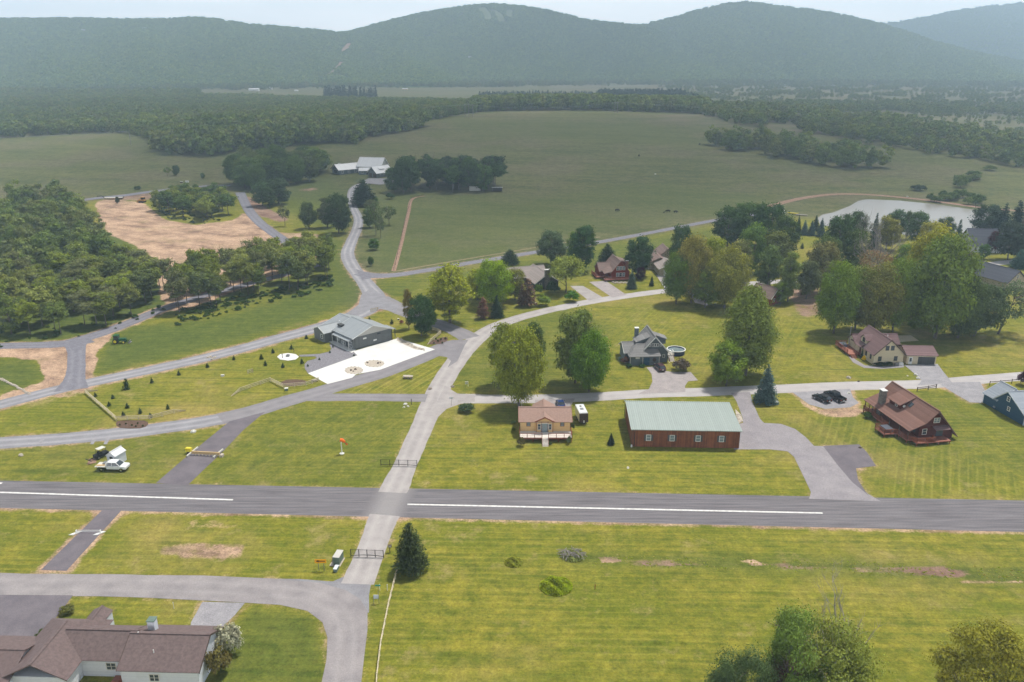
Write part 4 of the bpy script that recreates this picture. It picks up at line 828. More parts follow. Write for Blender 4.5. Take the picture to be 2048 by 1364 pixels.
T_ = [
 (822, 1141, 1046, 66, 'pine', (.050, .066, .026), 'bushy dark pine beside the end of the rail fence near the gate'),
 (1038, 815, 650, 112, 'big', (.150, .165, .026), 'tall leafy tree overhanging the side road behind the tan cabin'),
 (1012, 770, 640, 70, 'tall', (.135, .145, .028), 'yellowish leafy tree left in the pair of tall trees on the green corner lawn'),
 (1068, 735, 641, 44, 'tall', (.075, .10, .026), 'narrow darker tree behind the tall trees on the corner lawn'),
 (1178, 783, 655, 92, 'big', (.085, .135, .018), 'bright green rounded tree in the pair left of the slate grey house'),
 (1150, 766, 614, 88, 'round', (.095, .125, .034), 'dull olive tree in the pair left of the slate grey house'),
 (1530, 804, 729, 46, 'spruce', BS, 'blue spruce beside the hangar drive and side road'),
 (1490, 750, 555, 118, 'cone', (.105, .125, .030), 'very tall broad cone shaped leafy tree on the lawn right of the slate house'),
 (1452, 772, 680, 76, 'round', (.13, .175, .03), 'small light green rounded tree in front of the tall cone shaped tree'),
 (900, 646, 524, 82, 'tall', (.205, .225, .035), 'tall yellow green tree beside the curving gravel lane'),
 (843, 672, 589, 54, 'round', DG, 'dark green round headed tree on the lawn behind the grey hangar house'),
 (818, 657, 573, 22, 'tall', (.15, .115, .03), 'thin orange brown tree behind the grey hangar house'),
 (864, 655, 606, 24, 'tall', MG, 'slim green tree just right of the dark round headed tree'),
 (990, 612, 514, 84, 'big', (.15, .205, .022), 'bright green tree in the clump left of the tan roofed house'),
 (955, 600, 538, 56, 'round', (.19, .20, .03), 'yellow green tree at the left of the clump by the curved road'),
 (1030, 600, 535, 46, 'round', (.13, .14, .035), 'olive tree behind the reddish pine'),
 (966, 637, 594, 27, 'rusty', RP, 'small reddish brown conifer left of its dark neighbour by the lane', ),
 (994, 634, 590, 29, 'spruce', SPC, 'small dark spruce beside the reddish brown conifer by the lane'),
 (1056, 612, 556, 34, 'rusty', RP, 'reddish half bare pine in front of the tan roofed house'),
 (1044, 613, 568, 20, 'rusty', (.10, .07, .05), 'thin brown pine at the edge of the clump'),
 (1132, 585, 515, 80, 'spread', (.165, .195, .045), 'pale yellow green spreading tree right of the stone chimney'),
 (1102, 530, 461, 62, 'round', (.065, .09, .045), 'grey green tree by the farm road behind the tan house'),
 (1152, 540, 462, 46, 'round', MG, 'middle green tree between two darker trees behind the tan house'),
 (1165, 542, 444, 52, 'tall', (.036, .075, .022), 'tall dark tree left of the red chalet'),
 (1214, 532, 487, 42, 'pine', SPC, 'dark pine behind the red chalet'),
 (1275, 552, 471, 58, 'round', (.036, .066, .026), 'dark green tree right of the red chalet'),
 (1281, 560, 534, 20, 'round', PU, 'small purple leaved plum tree right of the red chalet'),
 (1263, 577, 541, 22, 'spruce', (.075, .11, .075), 'pale blue spruce in front of the red chalet'),
 (1303, 572, 551, 10, 'spruce', SPC, 'very small spruce beside the beige house'),
 (1312, 537, 517, 7, 'spruce', SPC, 'tiny narrow conifer behind the beige house'),
 (1020, 528, 498, 38, 'pine', SPC, 'dark pine by the farm road left of the tan house'),
 (1006, 550, 528, 16, 'spruce', SPC, 'small dark conifer behind the bright green clump'),
 (1360, 545, 448, 52, 'round', DG, 'dark tree at the back of the trees by the beige house'),
 (1352, 608, 500, 70, 'big', (.095, .135, .028), 'deep green tree at the left edge of the grove by the curved road'),
 (1382, 606, 470, 84, 'big', (.165, .150, .040), 'orange tinted olive tree in the grove beside the beige house'),
 (1420, 590, 470, 66, 'round', (.175, .200, .030), 'yellow green tree behind the orange tinted one'),
 (1448, 615, 486, 100, 'big', (.150, .160, .036), 'broad yellow olive tree in front of the grove on the lawn edge'),
 (1410, 615, 540, 60, 'round', (.095, .125, .028), 'low green tree at the front of the grove'),
 (1455, 495, 412, 70, 'round', (.036, .066, .018), 'left dark tree of the clump beside the pasture road'),
 (1492, 490, 402, 76, 'round', (.042, .072, .020), 'middle dark tree of the clump beside the pasture road'),
 (1535, 500, 404, 80, 'round', (.036, .062, .018), 'right dark tree of the clump beside the pasture road'),
 (1565, 515, 430, 60, 'round', (.06, .085, .022), 'lower tree at the right end of the dark clump'),
 (1503, 545, 444, 56, 'round', (.11, .165, .036), 'light green rounded tree in front of the dark clump'),
 (1548, 545, 458, 62, 'round', (.12, .13, .036), 'olive tree right of the light green rounded tree'),
 (1478, 560, 480, 50, 'round', (.13, .13, .045), 'dull yellow tree between the grove and the dark clump'),
 (1533, 586, 487, 50, 'tall', (.10, .13, .04), 'slender green tree beside the small red roof'),
 (1575, 603, 498, 42, 'tall', (.14, .17, .05), 'thin pale green tree with a visible slanting trunk'),
 (1560, 608, 560, 34, 'round', (.09, .13, .025), 'low green tree beside the bare earth patch'),
 (1640, 588, 482, 74, 'round', (.135, .120, .045), 'brownish olive tree in front of the red house in the woods'),
 (1612, 598, 518, 50, 'round', (.10, .11, .05), 'grey olive tree left in the big grove'),
 (1667, 667, 524, 96, 'big', (.118, .155, .026), 'large yellow green tree at the left end of the big grove'),
 (1710, 660, 530, 84, 'big', (.105, .135, .026), 'large green tree second from the left in the big grove'),
 (1745, 668, 520, 100, 'big', (.135, .135, .034), 'large olive tree left of the cream house roof ridge'),
 (1785, 664, 512, 84, 'big', (.11, .155, .026), 'large green tree standing behind the cream house'),
 (1870, 676, 470, 150, 'big', (.098, .125, .026), 'largest broad tree of the big grove, right of its middle'),
 (1850, 640, 445, 110, 'big', (.185, .185, .030), 'yellow topped tree behind the largest tree of the big grove'),
 (1915, 676, 545, 105, 'big', (.055, .078, .028), 'dark broad tree right of the largest tree'),
 (1948, 672, 565, 84, 'round', (.05, .07, .03), 'dark low tree beside the leaning tree'),
 (1996, 668, 560, 104, 'sparse', (.085, .105, .055), 'leaning grey green tree with a forked bare trunk', ),
 (1832, 662, 632, 34, 'bush', (.105, .15, .022), 'small bright green shrub tree beside the garage and dark grove'),
 (1735, 580, 470, 80, 'bare', GG, 'bare grey twiggy tree in the middle of the big grove, left one'),
 (1765, 575, 462, 80, 'bare', GG, 'bare grey twiggy tree in the middle of the big grove, right one'),
 (1745, 585, 500, 70, 'sparse', (.17, .125, .07), 'thin brownish tree behind the bare grey trees'),
 (1700, 545, 455, 60, 'round', (.055, .080, .022), 'dark green tree below the pond, left of the bare trees'),
 (1672, 540, 430, 70, 'round', (.046, .072, .024), 'dark tree in front of the left end of the pond'),
 (1700, 500, 420, 52, 'round', (.055, .075, .035), 'greyish tree in front of the pond shore'),
 (1645, 560, 470, 60, 'round', (.06, .085, .025), 'green tree standing beside the lawn with blue spruces'),
 (1722, 505, 428, 40, 'sparse', (.09, .10, .06), 'thin twiggy tree against the pond water'),
 (1745, 500, 425, 24, 'spruce', SPC, 'dark conifer against the pond water'),
 (1772, 500, 432, 52, 'round', (.15, .145, .032), 'yellowish rounded tree below the pond water'),
 (1790, 480, 418, 42, 'round', (.05, .08, .03), 'dark tree at the near pond shore, left of a pair'),
 (1832, 492, 420, 46, 'round', (.052, .078, .030), 'dark tree at the near pond shore, right of a pair'),
 (1812, 478, 420, 20, 'tall', (.07, .09, .04), 'slim tree between the dark pair at the near pond shore'),
 (1885, 490, 432, 38, 'round', (.055, .075, .035), 'small round tree at the right part of the near pond shore'),
 (1912, 500, 438, 22, 'spruce', SPC, 'narrow dark conifer left of the dark roofed white house'),
 (1860, 520, 440, 60, 'round', (.165, .16, .032), 'yellow green tree below the right part of the pond'),
 (1900, 560, 485, 70, 'round', (.16, .155, .032), 'yellow green tree in front of the dark roofed white house'),
 (1810, 560, 485, 60, 'round', (.095, .14, .028), 'fresh green tree right of the bare trees'),
 (1595, 468, 431, 15, 'spruce', SPC, 'leftmost dark spruce in the row beside the pond'),
 (1608, 470, 440, 17, 'spruce', BS, 'blue spruce second from the left in the row beside the pond'),
 (1622, 471, 440, 17, 'spruce', BS, 'blue spruce third from the left in the row beside the pond'),
 (1641, 473, 436, 19, 'spruce', BS, 'blue spruce at the right of the row beside the pond'),
 (1630, 462, 430, 17, 'spruce', SPC, 'dark spruce behind the row of blue spruces'),
 (1604, 497, 486, 8, 'sapling', SPC, 'tiny conifer alone on the lawn below the blue spruces'),
 (1970, 470, 408, 64, 'round', (.030, .046, .026), 'dark tree right of the dark roofed white house'),
 (2000, 480, 405, 40, 'spruce', (.020, .034, .024), 'tall dark conifer near the right edge, left one of two'),
 (2026, 478, 400, 44, 'spruce', (.020, .034, .024), 'tall dark conifer near the right edge, right one of two'),
 (2015, 520, 440, 60, 'round', (.034, .046, .028), 'dark tree behind the small lawn at the right edge'),
 (2050, 520, 430, 60, 'round', (.075, .066, .05), 'brownish tree cut by the right edge of the view'),
 (1985, 505, 462, 26, 'round', (.05, .018, .02), 'dark red leaved tree beside the dark roofed white house'),
 (1967, 518, 488, 24, 'round', (.055, .095, .022), 'small green dome shaped tree by the drive of the white house'),
 (2037, 536, 498, 36, 'spruce', (.045, .085, .065), 'blue green spruce at the right edge of the view'),
 (2046, 770, 740, 26, 'bush', (.06, .035, .045), 'dark reddish shrub at the right edge beside the side road'),
 (728, 411, 359, 52, 'pine', (.022, .036, .020), 'dark broad pine at the bend of the farm lane'),
 (748, 408, 392, 20, 'bush', MG, 'green bush at the foot of the dark broad pine'),
 (742, 425, 398, 26, 'round', GG, 'grey green tree below the dark broad pine'),
 (752, 470, 402, 36, 'sparse', (.065, .09, .036), 'loose green tree beside the s shaped farm lane'),
 (740, 455, 415, 30, 'round', (.065, .10, .03), 'small round tree beside the s shaped farm lane'),
 (778, 450, 412, 34, 'sparse', (.06, .08, .03), 'loose dull tree nearest the brown fence line'),
 (762, 476, 432, 26, 'sparse', (.07, .09, .04), 'loose pale tree on the verge between lane and fence line'),
 (748, 500, 477, 23, 'round', (.05, .095, .018), 'small dense round tree on the verge of the farm lane'),
 (742, 532, 513, 13, 'round', (.05, .09, .02), 'very small tree below the small dense round one'),
 (678, 467, 386, 54, 'round', (.038, .060, .026), 'dark maple shaped tree left of the s shaped farm lane'),
 (655, 455, 392, 36, 'tall', (.06, .075, .035), 'greyish tree behind the dark maple shaped tree'),
 (618, 457, 403, 38, 'round', (.055, .08, .03), 'small tree beside the gravel turnaround'),
 (570, 452, 408, 28, 'sparse', (.065, .075, .045), 'thin grey tree on the straw slope'),
 (558, 408, 355, 50, 'round', (.052, .072, .036), 'greyish tree below the oval copse'),
 (525, 412, 362, 40, 'round', (.055, .08, .034), 'pale tree beside the red earth bank'),
 (540, 415, 372, 30, 'tall', (.05, .07, .03), 'thin tree between two by the red earth bank'),
 (335, 352, 333, 18, 'sparse', MG, 'small tree alone in the left pasture, left one of two'),
 (353, 351, 330, 15, 'round', (.045, .07, .03), 'small tree alone in the left pasture, right one of two'),
 (406, 358, 345, 9, 'round', MG, 'tiny tree beside the far copse'),
 (275, 379, 371, 14, 'bush', (.04, .06, .03), 'dark bush beside the dirt track'),
 (236, 408, 393, 9, 'round', (.05, .06, .02), 'tiny tree beside the flatbed trailer'),
 (1572, 1470, 1226, 150, 'near', (.12, .16, .04), 'green tree cut by the bottom edge, left of the half dead tree'),
 (1640, 1480, 1262, 170, 'near', (.14, .165, .04), 'leafy lower part of the tree cut by the bottom edge'),
 (1655, 1450, 1256, 200, 'bare', GG, 'half dead tree with pale bare branches cut by the bottom edge'),
 (1475, 1480, 1300, 130, 'near', (.06, .085, .035), 'dark low tree cut by the bottom edge'),
 (1560, 1480, 1335, 90, 'near', (.085, .055, .04), 'reddish brown leaved tree cut by the bottom edge'),
 (1935, 1490, 1252, 190, 'near', (.18, .18, .036), 'large yellow olive tree cut by the bottom right corner'),
 (2020, 1480, 1300, 120, 'near', (.095, .12, .05), 'green tree at the bottom right corner'),
 (458, 1306, 1246, 54, 'bush', (.26, .27, .19), 'shrub covered in white blossom beside the white sided house'),
 (440, 1346, 1294, 54, 'bush', (.115, .10, .035), 'rounded olive shrub beside the white sided house'),
 (92, 1280, 1258, 42, 'bush', (.06, .075, .02), 'low green shrub beside the dark driveway'),
 (134, 1226, 1212, 30, 'bush', (.10, .10, .03), 'low yellowish shrub at the edge of the dark driveway'),
 (1362, 741, 716, 37, 'bush', (.085, .066, .045), 'large rounded brown shrub beside the slate house drive'),
 (1250, 728, 713, 17, 'bush', (.12, .065, .045), 'reddish shrub at the left corner of the slate house'),
 (1258, 735, 727, 12, 'bush', DG, 'low dark shrub under the reddish one at the slate house'),
 (1284, 734, 728, 14, 'bush', (.03, .06, .015), 'low dark shrub along the front wall of the slate house'),
 (932, 824, 806, 34, 'bush', (.055, .075, .035), 'sprawling juniper beside the road junction'),
 (1222, 889, 866, 15, 'spruce', (.022, .034, .022), 'small dark spruce on the lawn left of the brown hangar'),
 (1042, 892, 874, 17, 'bush', (.10, .09, .035), 'olive bush at the left deck corner of the tan cabin'),
 (1138, 888, 871, 10, 'bush', (.09, .11, .05), 'small bush at the right deck corner of the tan cabin'),
 (1100, 889, 884, 8, 'bush', (.05, .07, .03), 'tiny dark bush right of the cabin stairs'),
 (1027, 847, 840, 9, 'bush', (.10, .14, .04), 'small light bush left of the tan cabin, upper one'),
 (1027, 862, 855, 9, 'bush', (.10, .14, .04), 'small light bush left of the tan cabin, lower one'),
 (1145, 862, 838, 9, 'bush', (.10, .12, .05), 'narrow green bush along the right wall of the tan cabin'),
 (1735, 836, 824, 18, 'bush', (.045, .075, .02), 'round bush at the left end of the dark red lodge'),
 (1686, 697, 685, 9, 'bush', (.07, .10, .03), 'small bush at the end of the cream house deck'),
 (1723, 717, 694, 6, 'spruce', (.03, .05, .02), 'narrow conifer against the cream house wall'),
 (1727, 723, 711, 9, 'bush', (.36, .28, .02), 'yellow leaved shrub beside the cream house steps'),
 (1760, 731, 724, 26, 'bush', (.03, .045, .02), 'low clipped hedge under the cream gable, left half'),
 (1778, 731, 723, 14, 'bush', (.03, .048, .02), 'low clipped hedge under the cream gable, right half'),
 (1144, 603, 580, 30, 'bush', (.065, .14, .018), 'round bright green bush at the fork of two driveways'),
 (1086, 611, 587, 30, 'bush', (.13, .165, .03), 'yellow green shrub on the lawn before the tan roofed house'),
 (1077, 590, 566, 16, 'bush', (.09, .14, .02), 'fresh green bush left of the stone chimney'),
 (1106, 588, 562, 28, 'bush', (.03, .055, .02), 'dark shrub right of the stone chimney'),
 (780, 398, 385, 20, 'bush', DG, 'dark bush beside the pale pasture gate'),
 (1836, 381, 368, 28, 'bush', (.034, .05, .03), 'round dark bush alone in the pasture above the pond'),
 (803, 647, 640, 0, 'bush', (.15, .05, .04), 'small red leaved bush behind the grey hangar house'),
]
for a in T_:
    W_ = None if a[3] else 1.4
    tree(*a[:7], W=W_, lean=(14 if 'leaning' in a[6] else 0), cat='shrub' if a[4] == 'bush' else 'tree')
# young spruces planted around the grey hangar house
SAPS = [(254, 778, 757, 15, 'largest young spruce on the fenced lawn'), (191, 793, 785, 8, 'young spruce in the upper left corner of the rail fence'), (226, 797, 789, 8, 'young spruce right of the upper fence corner'), (219, 812, 803, 9, 'young spruce just inside the long side of the rail fence'),
 (255, 816, 806, 9, 'young spruce in the middle of the group inside the fence corner'), (247, 832, 823, 9, 'young spruce close above the lower fence corner'), (281, 827, 816, 9, 'young spruce above the lower rail'), (301, 835, 826, 9, 'young spruce touching the lower rail'), (336, 818, 808, 8, 'young spruce near the right end of the lower rail'),
 (304, 766, 755, 8, 'young spruce right of the largest one in the upper row'), (358, 750, 741, 8, 'young spruce in the middle of the upper row'), (415, 735, 726, 8, 'young spruce toward the right of the upper row'), (468, 720, 711, 7, 'young spruce nearest the small white box'), (523, 718, 708, 9, 'young spruce left of the round fire patio'), (546, 706, 697, 8, 'young spruce above left of the round fire patio'),
 (583, 698, 689, 8, 'young spruce above the round fire patio'), (531, 731, 721, 8, 'young spruce below left of the round fire patio'), (566, 735, 726, 8, 'young spruce below the round fire patio'), (604, 727, 717, 8, 'young spruce beside the patio walkway'), (613, 677, 670, 8, 'young spruce beside the gravel road west of the hangar house'),
 (739, 642, 634, 7, 'young spruce just behind the hangar house roof'), (784, 648, 638, 8, 'young spruce on the lawn right of the hangar house roof'),
 (666, 695, 690, 4, 'potted plant left of the hangar house path'), (660, 706, 701, 5, 'small plant where patio path and wall path meet'), (639, 720, 715, 5, 'small plant at the gravel patio corner'), (616, 733, 728, 5, 'small plant at the lower left patio edge'), (708, 712, 708, 5, 'small plant where gravel meets concrete')]
for a in SAPS: tree(a[0], a[1], a[2], a[3], 'sapling', (.026, .044, .018), a[4], cat='sapling', group='young spruces planted round the hangar house')
for i, (x, y) in enumerate([(240, 851), (252, 849), (264, 852), (276, 848), (286, 853), (272, 854)]): tree(x, y, y - 4, 4, 'bush', (.05, .06, .02), 'tiny plant in the mulch bed below the rail fence corner', cat='shrub', group='plants in the mulch bed at the fence corner')
for i, (x, y) in enumerate([(868, 688), (876, 684), (882, 681), (885, 688), (891, 679), (872, 680)]): tree(x, y, y - 5, 4, 'bush', (.04, .055, .02), 'tiny plant in the mulch bed by the lane fork', cat='shrub', group='plants in the mulch bed at the lane fork')
# copses and woods: individual trees placed inside outlines
def inside(poly, x, y):
    c = False
    for i in range(len(poly)):
        x1, y1 = poly[i]; x2, y2 = poly[i - 1]
        if (y1 > y) != (y2 > y) and x < (x2 - x1) * (y - y1) / (y2 - y1) + x1: c = not c
    return c
def fill(px, spacing, seed=1, flat=False, jit=.42):
    P = [(GZ(x, y).x, GZ(x, y).y) for x, y in px]; rd = random.Random(seed); o = []
    xs = [p[0] for p in P]; ys = [p[1] for p in P]; y = min(ys); row = 0
    while y < max(ys):
        x = min(xs) + (row % 2) * spacing / 2
        while x < max(xs):
            a, b_ = x + rd.uniform(-jit, jit) * spacing, y + rd.uniform(-jit, jit) * spacing
            if inside(P, a, b_): o.append((a, b_))
            x += spacing
        y += spacing * .87; row += 1
    return o
def wood(px, spacing, h, wd, keys, cols, label, group, seed=1, maxn=999):
    pts = fill(px, spacing, seed); rd = random.Random(seed); pts = sorted(pts, key=lambda p: p[1])[:maxn]
    for a, b_ in pts:
        NT[0] += 1; key = rd.choice(keys); v = PROTO[key][rd.randrange(len(PROTO[key]))]; Hh = rd.uniform(*h); Ww = rd.uniform(*wd)
        r_ = thing('leafy_tree', label, 'tree', (a, b_, T(a, b_)), rd.uniform(0, 6.28), group); r_.scale = (Ww / v[2], Ww / v[2], Hh / v[3])
        c = bpy.data.objects.new('crown', v[0]); COL.objects.link(c); c.parent = r_; q = rd.choice(cols); j = rd.uniform(.85, 1.2); c.color = (q[0] * j, q[1] * j, q[2] * j, 1)
        tr = bpy.data.objects.new('trunk', v[1]); COL.objects.link(tr); tr.parent = r_
    return len(pts)
WC = [(.120, .142, .034), (.092, .118, .032), (.142, .155, .044), (.082, .100, .036), (.112, .120, .050), (.135, .16, .03)]
WD = [(.062, .092, .026), (.052, .078, .024), (.08, .108, .03)]
cnt = []
cnt.append(wood([(-40, 690), (60, 682), (150, 668), (215, 650), (300, 622), (340, 600), (338, 590), (320, 562), (268, 545), (140, 560), (-60, 570)], 8.4, (9, 13), (7, 10), ['wood', 'woodlow', 'wood'], WC, 'leafy tree in the front part of the wood above the gravel farm track', 'trees in the wood left of the straw field', 3))
REAR = fill([(-60, 566), (140, 556), (262, 541), (215, 505), (175, 490), (205, 470), (192, 445), (150, 420), (120, 400), (60, 405), (0, 420), (-60, 440)], 10.5, 4)
cnt.append(wood([(345, 640), (352, 600), (380, 570), (470, 545), (560, 530), (600, 520), (655, 518), (662, 558), (600, 580), (520, 595), (420, 618)], 7.0, (10.5, 15), (6, 8.6), ['wood'], WC, 'thin trunked tree in the strip between gravel track and green slope', 'trees in the strip below the straw field', 5))
cnt.append(wood([(300, 420), (330, 408), (400, 400), (455, 405), (475, 425), (440, 440), (400, 444), (330, 430)], 8.5, (10, 13), (8, 11), ['wood', 'woodlow'], WD + WC[:1], 'tree in the copse at the top edge of the straw field', 'trees in the copse above the straw field', 6))
cnt.append(wood([(462, 372), (480, 352), (540, 340), (620, 335), (648, 345), (640, 358), (590, 368), (530, 380), (480, 385)], 12.5, (15, 20), (14, 19), ['round', 'big'], WD + WC[3:4], 'tree in the oval copse left of the white roofed farmhouse', 'trees in the oval copse left of the white roofs', 7))
cnt.append(wood([(785, 388), (795, 370), (850, 362), (940, 360), (1000, 368), (1012, 378), (960, 384), (880, 388)], 11.0, (15, 21), (12, 17), ['round', 'woodlow', 'wood'], [(.036, .060, .020), (.046, .075, .022), (.030, .048, .022)], 'tall tree in the dark copse right of the white roofed farmhouse', 'trees in the dark copse right of the white roofs', 8))
LINE = fill([(1412, 292), (1430, 284), (1500, 288), (1600, 300), (1700, 322), (1790, 336), (1780, 342), (1700, 338), (1600, 326), (1500, 306), (1430, 298)], 12.5, 9)
cnt.append(wood([(1850, 400), (1870, 392), (1930, 392), (1990, 405), (1960, 412), (1880, 408)], 9, (3, 6), (6, 9), ['bush'], WD, 'bushy shrub in the thicket above the pond bank', 'shrubs in the thicket above the pond', 10))
cnt.append(wood([(1920, 385), (1930, 372), (1980, 352), (1990, 340), (1960, 340), (1900, 375)], 10, (3, 7), (6, 10), ['bush'], WD, 'shrub in the strip climbing right of the thicket', 'shrubs in the thicket above the pond', 11))
print('TREES', NT[0], cnt)
# far-off woods and the forest on the mountains: read as one mass each
FARP = {}
def farproto(key, kind, nc, nl, W, H, leaf, mt):
    o = bpy.data.objects.new('far_crown', crown(kind, nc, nl, W, H, leaf, mt, 'far_crown')); return o
def collection_of(key, objs):
    c = bpy.data.collections.new(key)
    for o in objs: c.objects.link(o)
    return c
FC = collection_of('far_leafy', [farproto('a', 'round', 16, 620, 10, 12, 1.15, 'leaf_wood') for _ in range(4)])
MC = collection_of('far_mtn', [farproto('m', 'round', 9, 150, 14, 12, 2.6, 'leaf_mtn') for _ in range(3)])
CC = collection_of('far_conifer', [farproto('c', 'spruce', 12, 130, 7, 17, 1.3, 'leaf_conifer') for _ in range(2)])
def scatter(name, P, scl, coll, nkind):
    """stuff: one object whose geometry nodes stand a crown on each of its points"""
    me = bpy.data.meshes.new(name); P = np.asarray(P, np.float32); me.vertices.add(len(P)); me.vertices.foreach_set('co', P.ravel())
    for nm, ty, arr in (('scl', 'FLOAT', scl), ('rot', 'FLOAT', rs.uniform(0, 6.28, len(P)))):
        at = me.attributes.new(nm, ty, 'POINT'); at.data.foreach_set('value', np.asarray(arr, np.float32))
    at = me.attributes.new('pick', 'INT', 'POINT'); at.data.foreach_set('value', rs.randint(0, nkind, len(P)).astype(np.int32))
    o = bpy.data.objects.new(name, me); COL.objects.link(o); tag(o, kind='stuff')
    ng = bpy.data.node_groups.new(name, 'GeometryNodeTree'); ng.interface.new_socket('Geometry', in_out='INPUT', socket_type='NodeSocketGeometry'); ng.interface.new_socket('Geometry', in_out='OUTPUT', socket_type='NodeSocketGeometry')
    nd = ng.nodes.new; lk = ng.links.new; gi = nd('NodeGroupInput'); go = nd('NodeGroupOutput'); ip = nd('GeometryNodeInstanceOnPoints'); ci = nd('GeometryNodeCollectionInfo')
    ci.inputs['Collection'].default_value = coll; ci.inputs['Separate Children'].default_value = True; ci.inputs['Reset Children'].default_value = True
    def na(nm, ty):
        x = nd('GeometryNodeInputNamedAttribute'); x.data_type = ty; x.inputs['Name'].default_value = nm; return x.outputs['Attribute']
    cx = nd('ShaderNodeCombineXYZ'); lk(na('rot', 'FLOAT'), cx.inputs[2])
    lk(gi.outputs[0], ip.inputs['Points']); lk(ci.outputs[0], ip.inputs['Instance']); ip.inputs['Pick Instance'].default_value = True
    lk(na('pick', 'INT'), ip.inputs['Instance Index']); lk(cx.outputs[0], ip.inputs['Rotation']); lk(na('scl', 'FLOAT'), ip.inputs['Scale']); lk(ip.outputs[0], go.inputs[0])
    md = o.modifiers.new('scatter', 'NODES'); md.node_group = ng; return o
def farwood(px, sp, s, coll=FC, nk=4, name='far_woodland', seed=1, label=None, thin=0):
    pts = fill(px, sp, seed); rd = random.Random(seed)
    if thin: pts = [p for p in pts if mn.noise(Vector((p[0] / 60, p[1] / 60, seed))) > thin]
    P = [(a, b_, T(a, b_) - .8) for a, b_ in pts]
    if not P: return
    o = scatter(name, P, [rd.uniform(*s) for _ in P], coll, nk)
    if label: tag(o, label, 'woodland')
    return len(P)
NCC = collection_of('near_leafy', [farproto('n', 'round', 30, 2600, 10, 12, .6, 'leaf_wood') for _ in range(4)])
for q_, lb_, s_ in ((REAR, 'leafy wood behind the trees left of the straw field', (.8, 1.25)), (LINE, 'line of trees standing across the right pasture', (1.1, 1.6))):
    o_ = scatter('woodland', [(a, b_, T(a, b_) - .5) for a, b_ in q_], [random.uniform(*s_) for _ in q_], NCC, 4); tag(o_, lb_, 'woodland')
BCW = collection_of('weed_parts', [farproto('w', 'bush', 8, 130, 3.4, 1.0, .6, 'leaf_weed') for _ in range(2)])
under = fill([(345, 650), (352, 622), (430, 604), (520, 584), (610, 566), (668, 545), (668, 572), (610, 594), (520, 608), (430, 634), (360, 652)], 2.5, 31, jit=.9) + fill([(-60, 700), (60, 690), (200, 668), (330, 625), (330, 610), (200, 640), (-60, 670)], 5, 32) + fill([(300, 424), (330, 436), (400, 450), (445, 444), (440, 436), (330, 420)], 5, 33)
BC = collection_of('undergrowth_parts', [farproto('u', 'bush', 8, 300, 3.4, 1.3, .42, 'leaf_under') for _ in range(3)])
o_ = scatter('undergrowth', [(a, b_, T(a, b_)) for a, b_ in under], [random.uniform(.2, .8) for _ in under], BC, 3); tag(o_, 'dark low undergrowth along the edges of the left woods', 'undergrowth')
ws = fill([(1115, 1106), (1300, 1112), (1600, 1120), (2060, 1134), (2300, 1142), (2300, 1180), (2060, 1166), (1700, 1146), (1400, 1138), (1150, 1130)], 0.85, 41)
ws = [p for p in ws if mn.noise(Vector((p[0] / 5, p[1] / 2.5, 3))) > -.12]
o_ = scatter('weeds', [(a, b_, T(a, b_) - .05) for a, b_ in ws], [random.uniform(.05, .15) for _ in ws], BCW, 2); tag(o_, 'rough weeds growing along the bare earth strip', 'weeds')
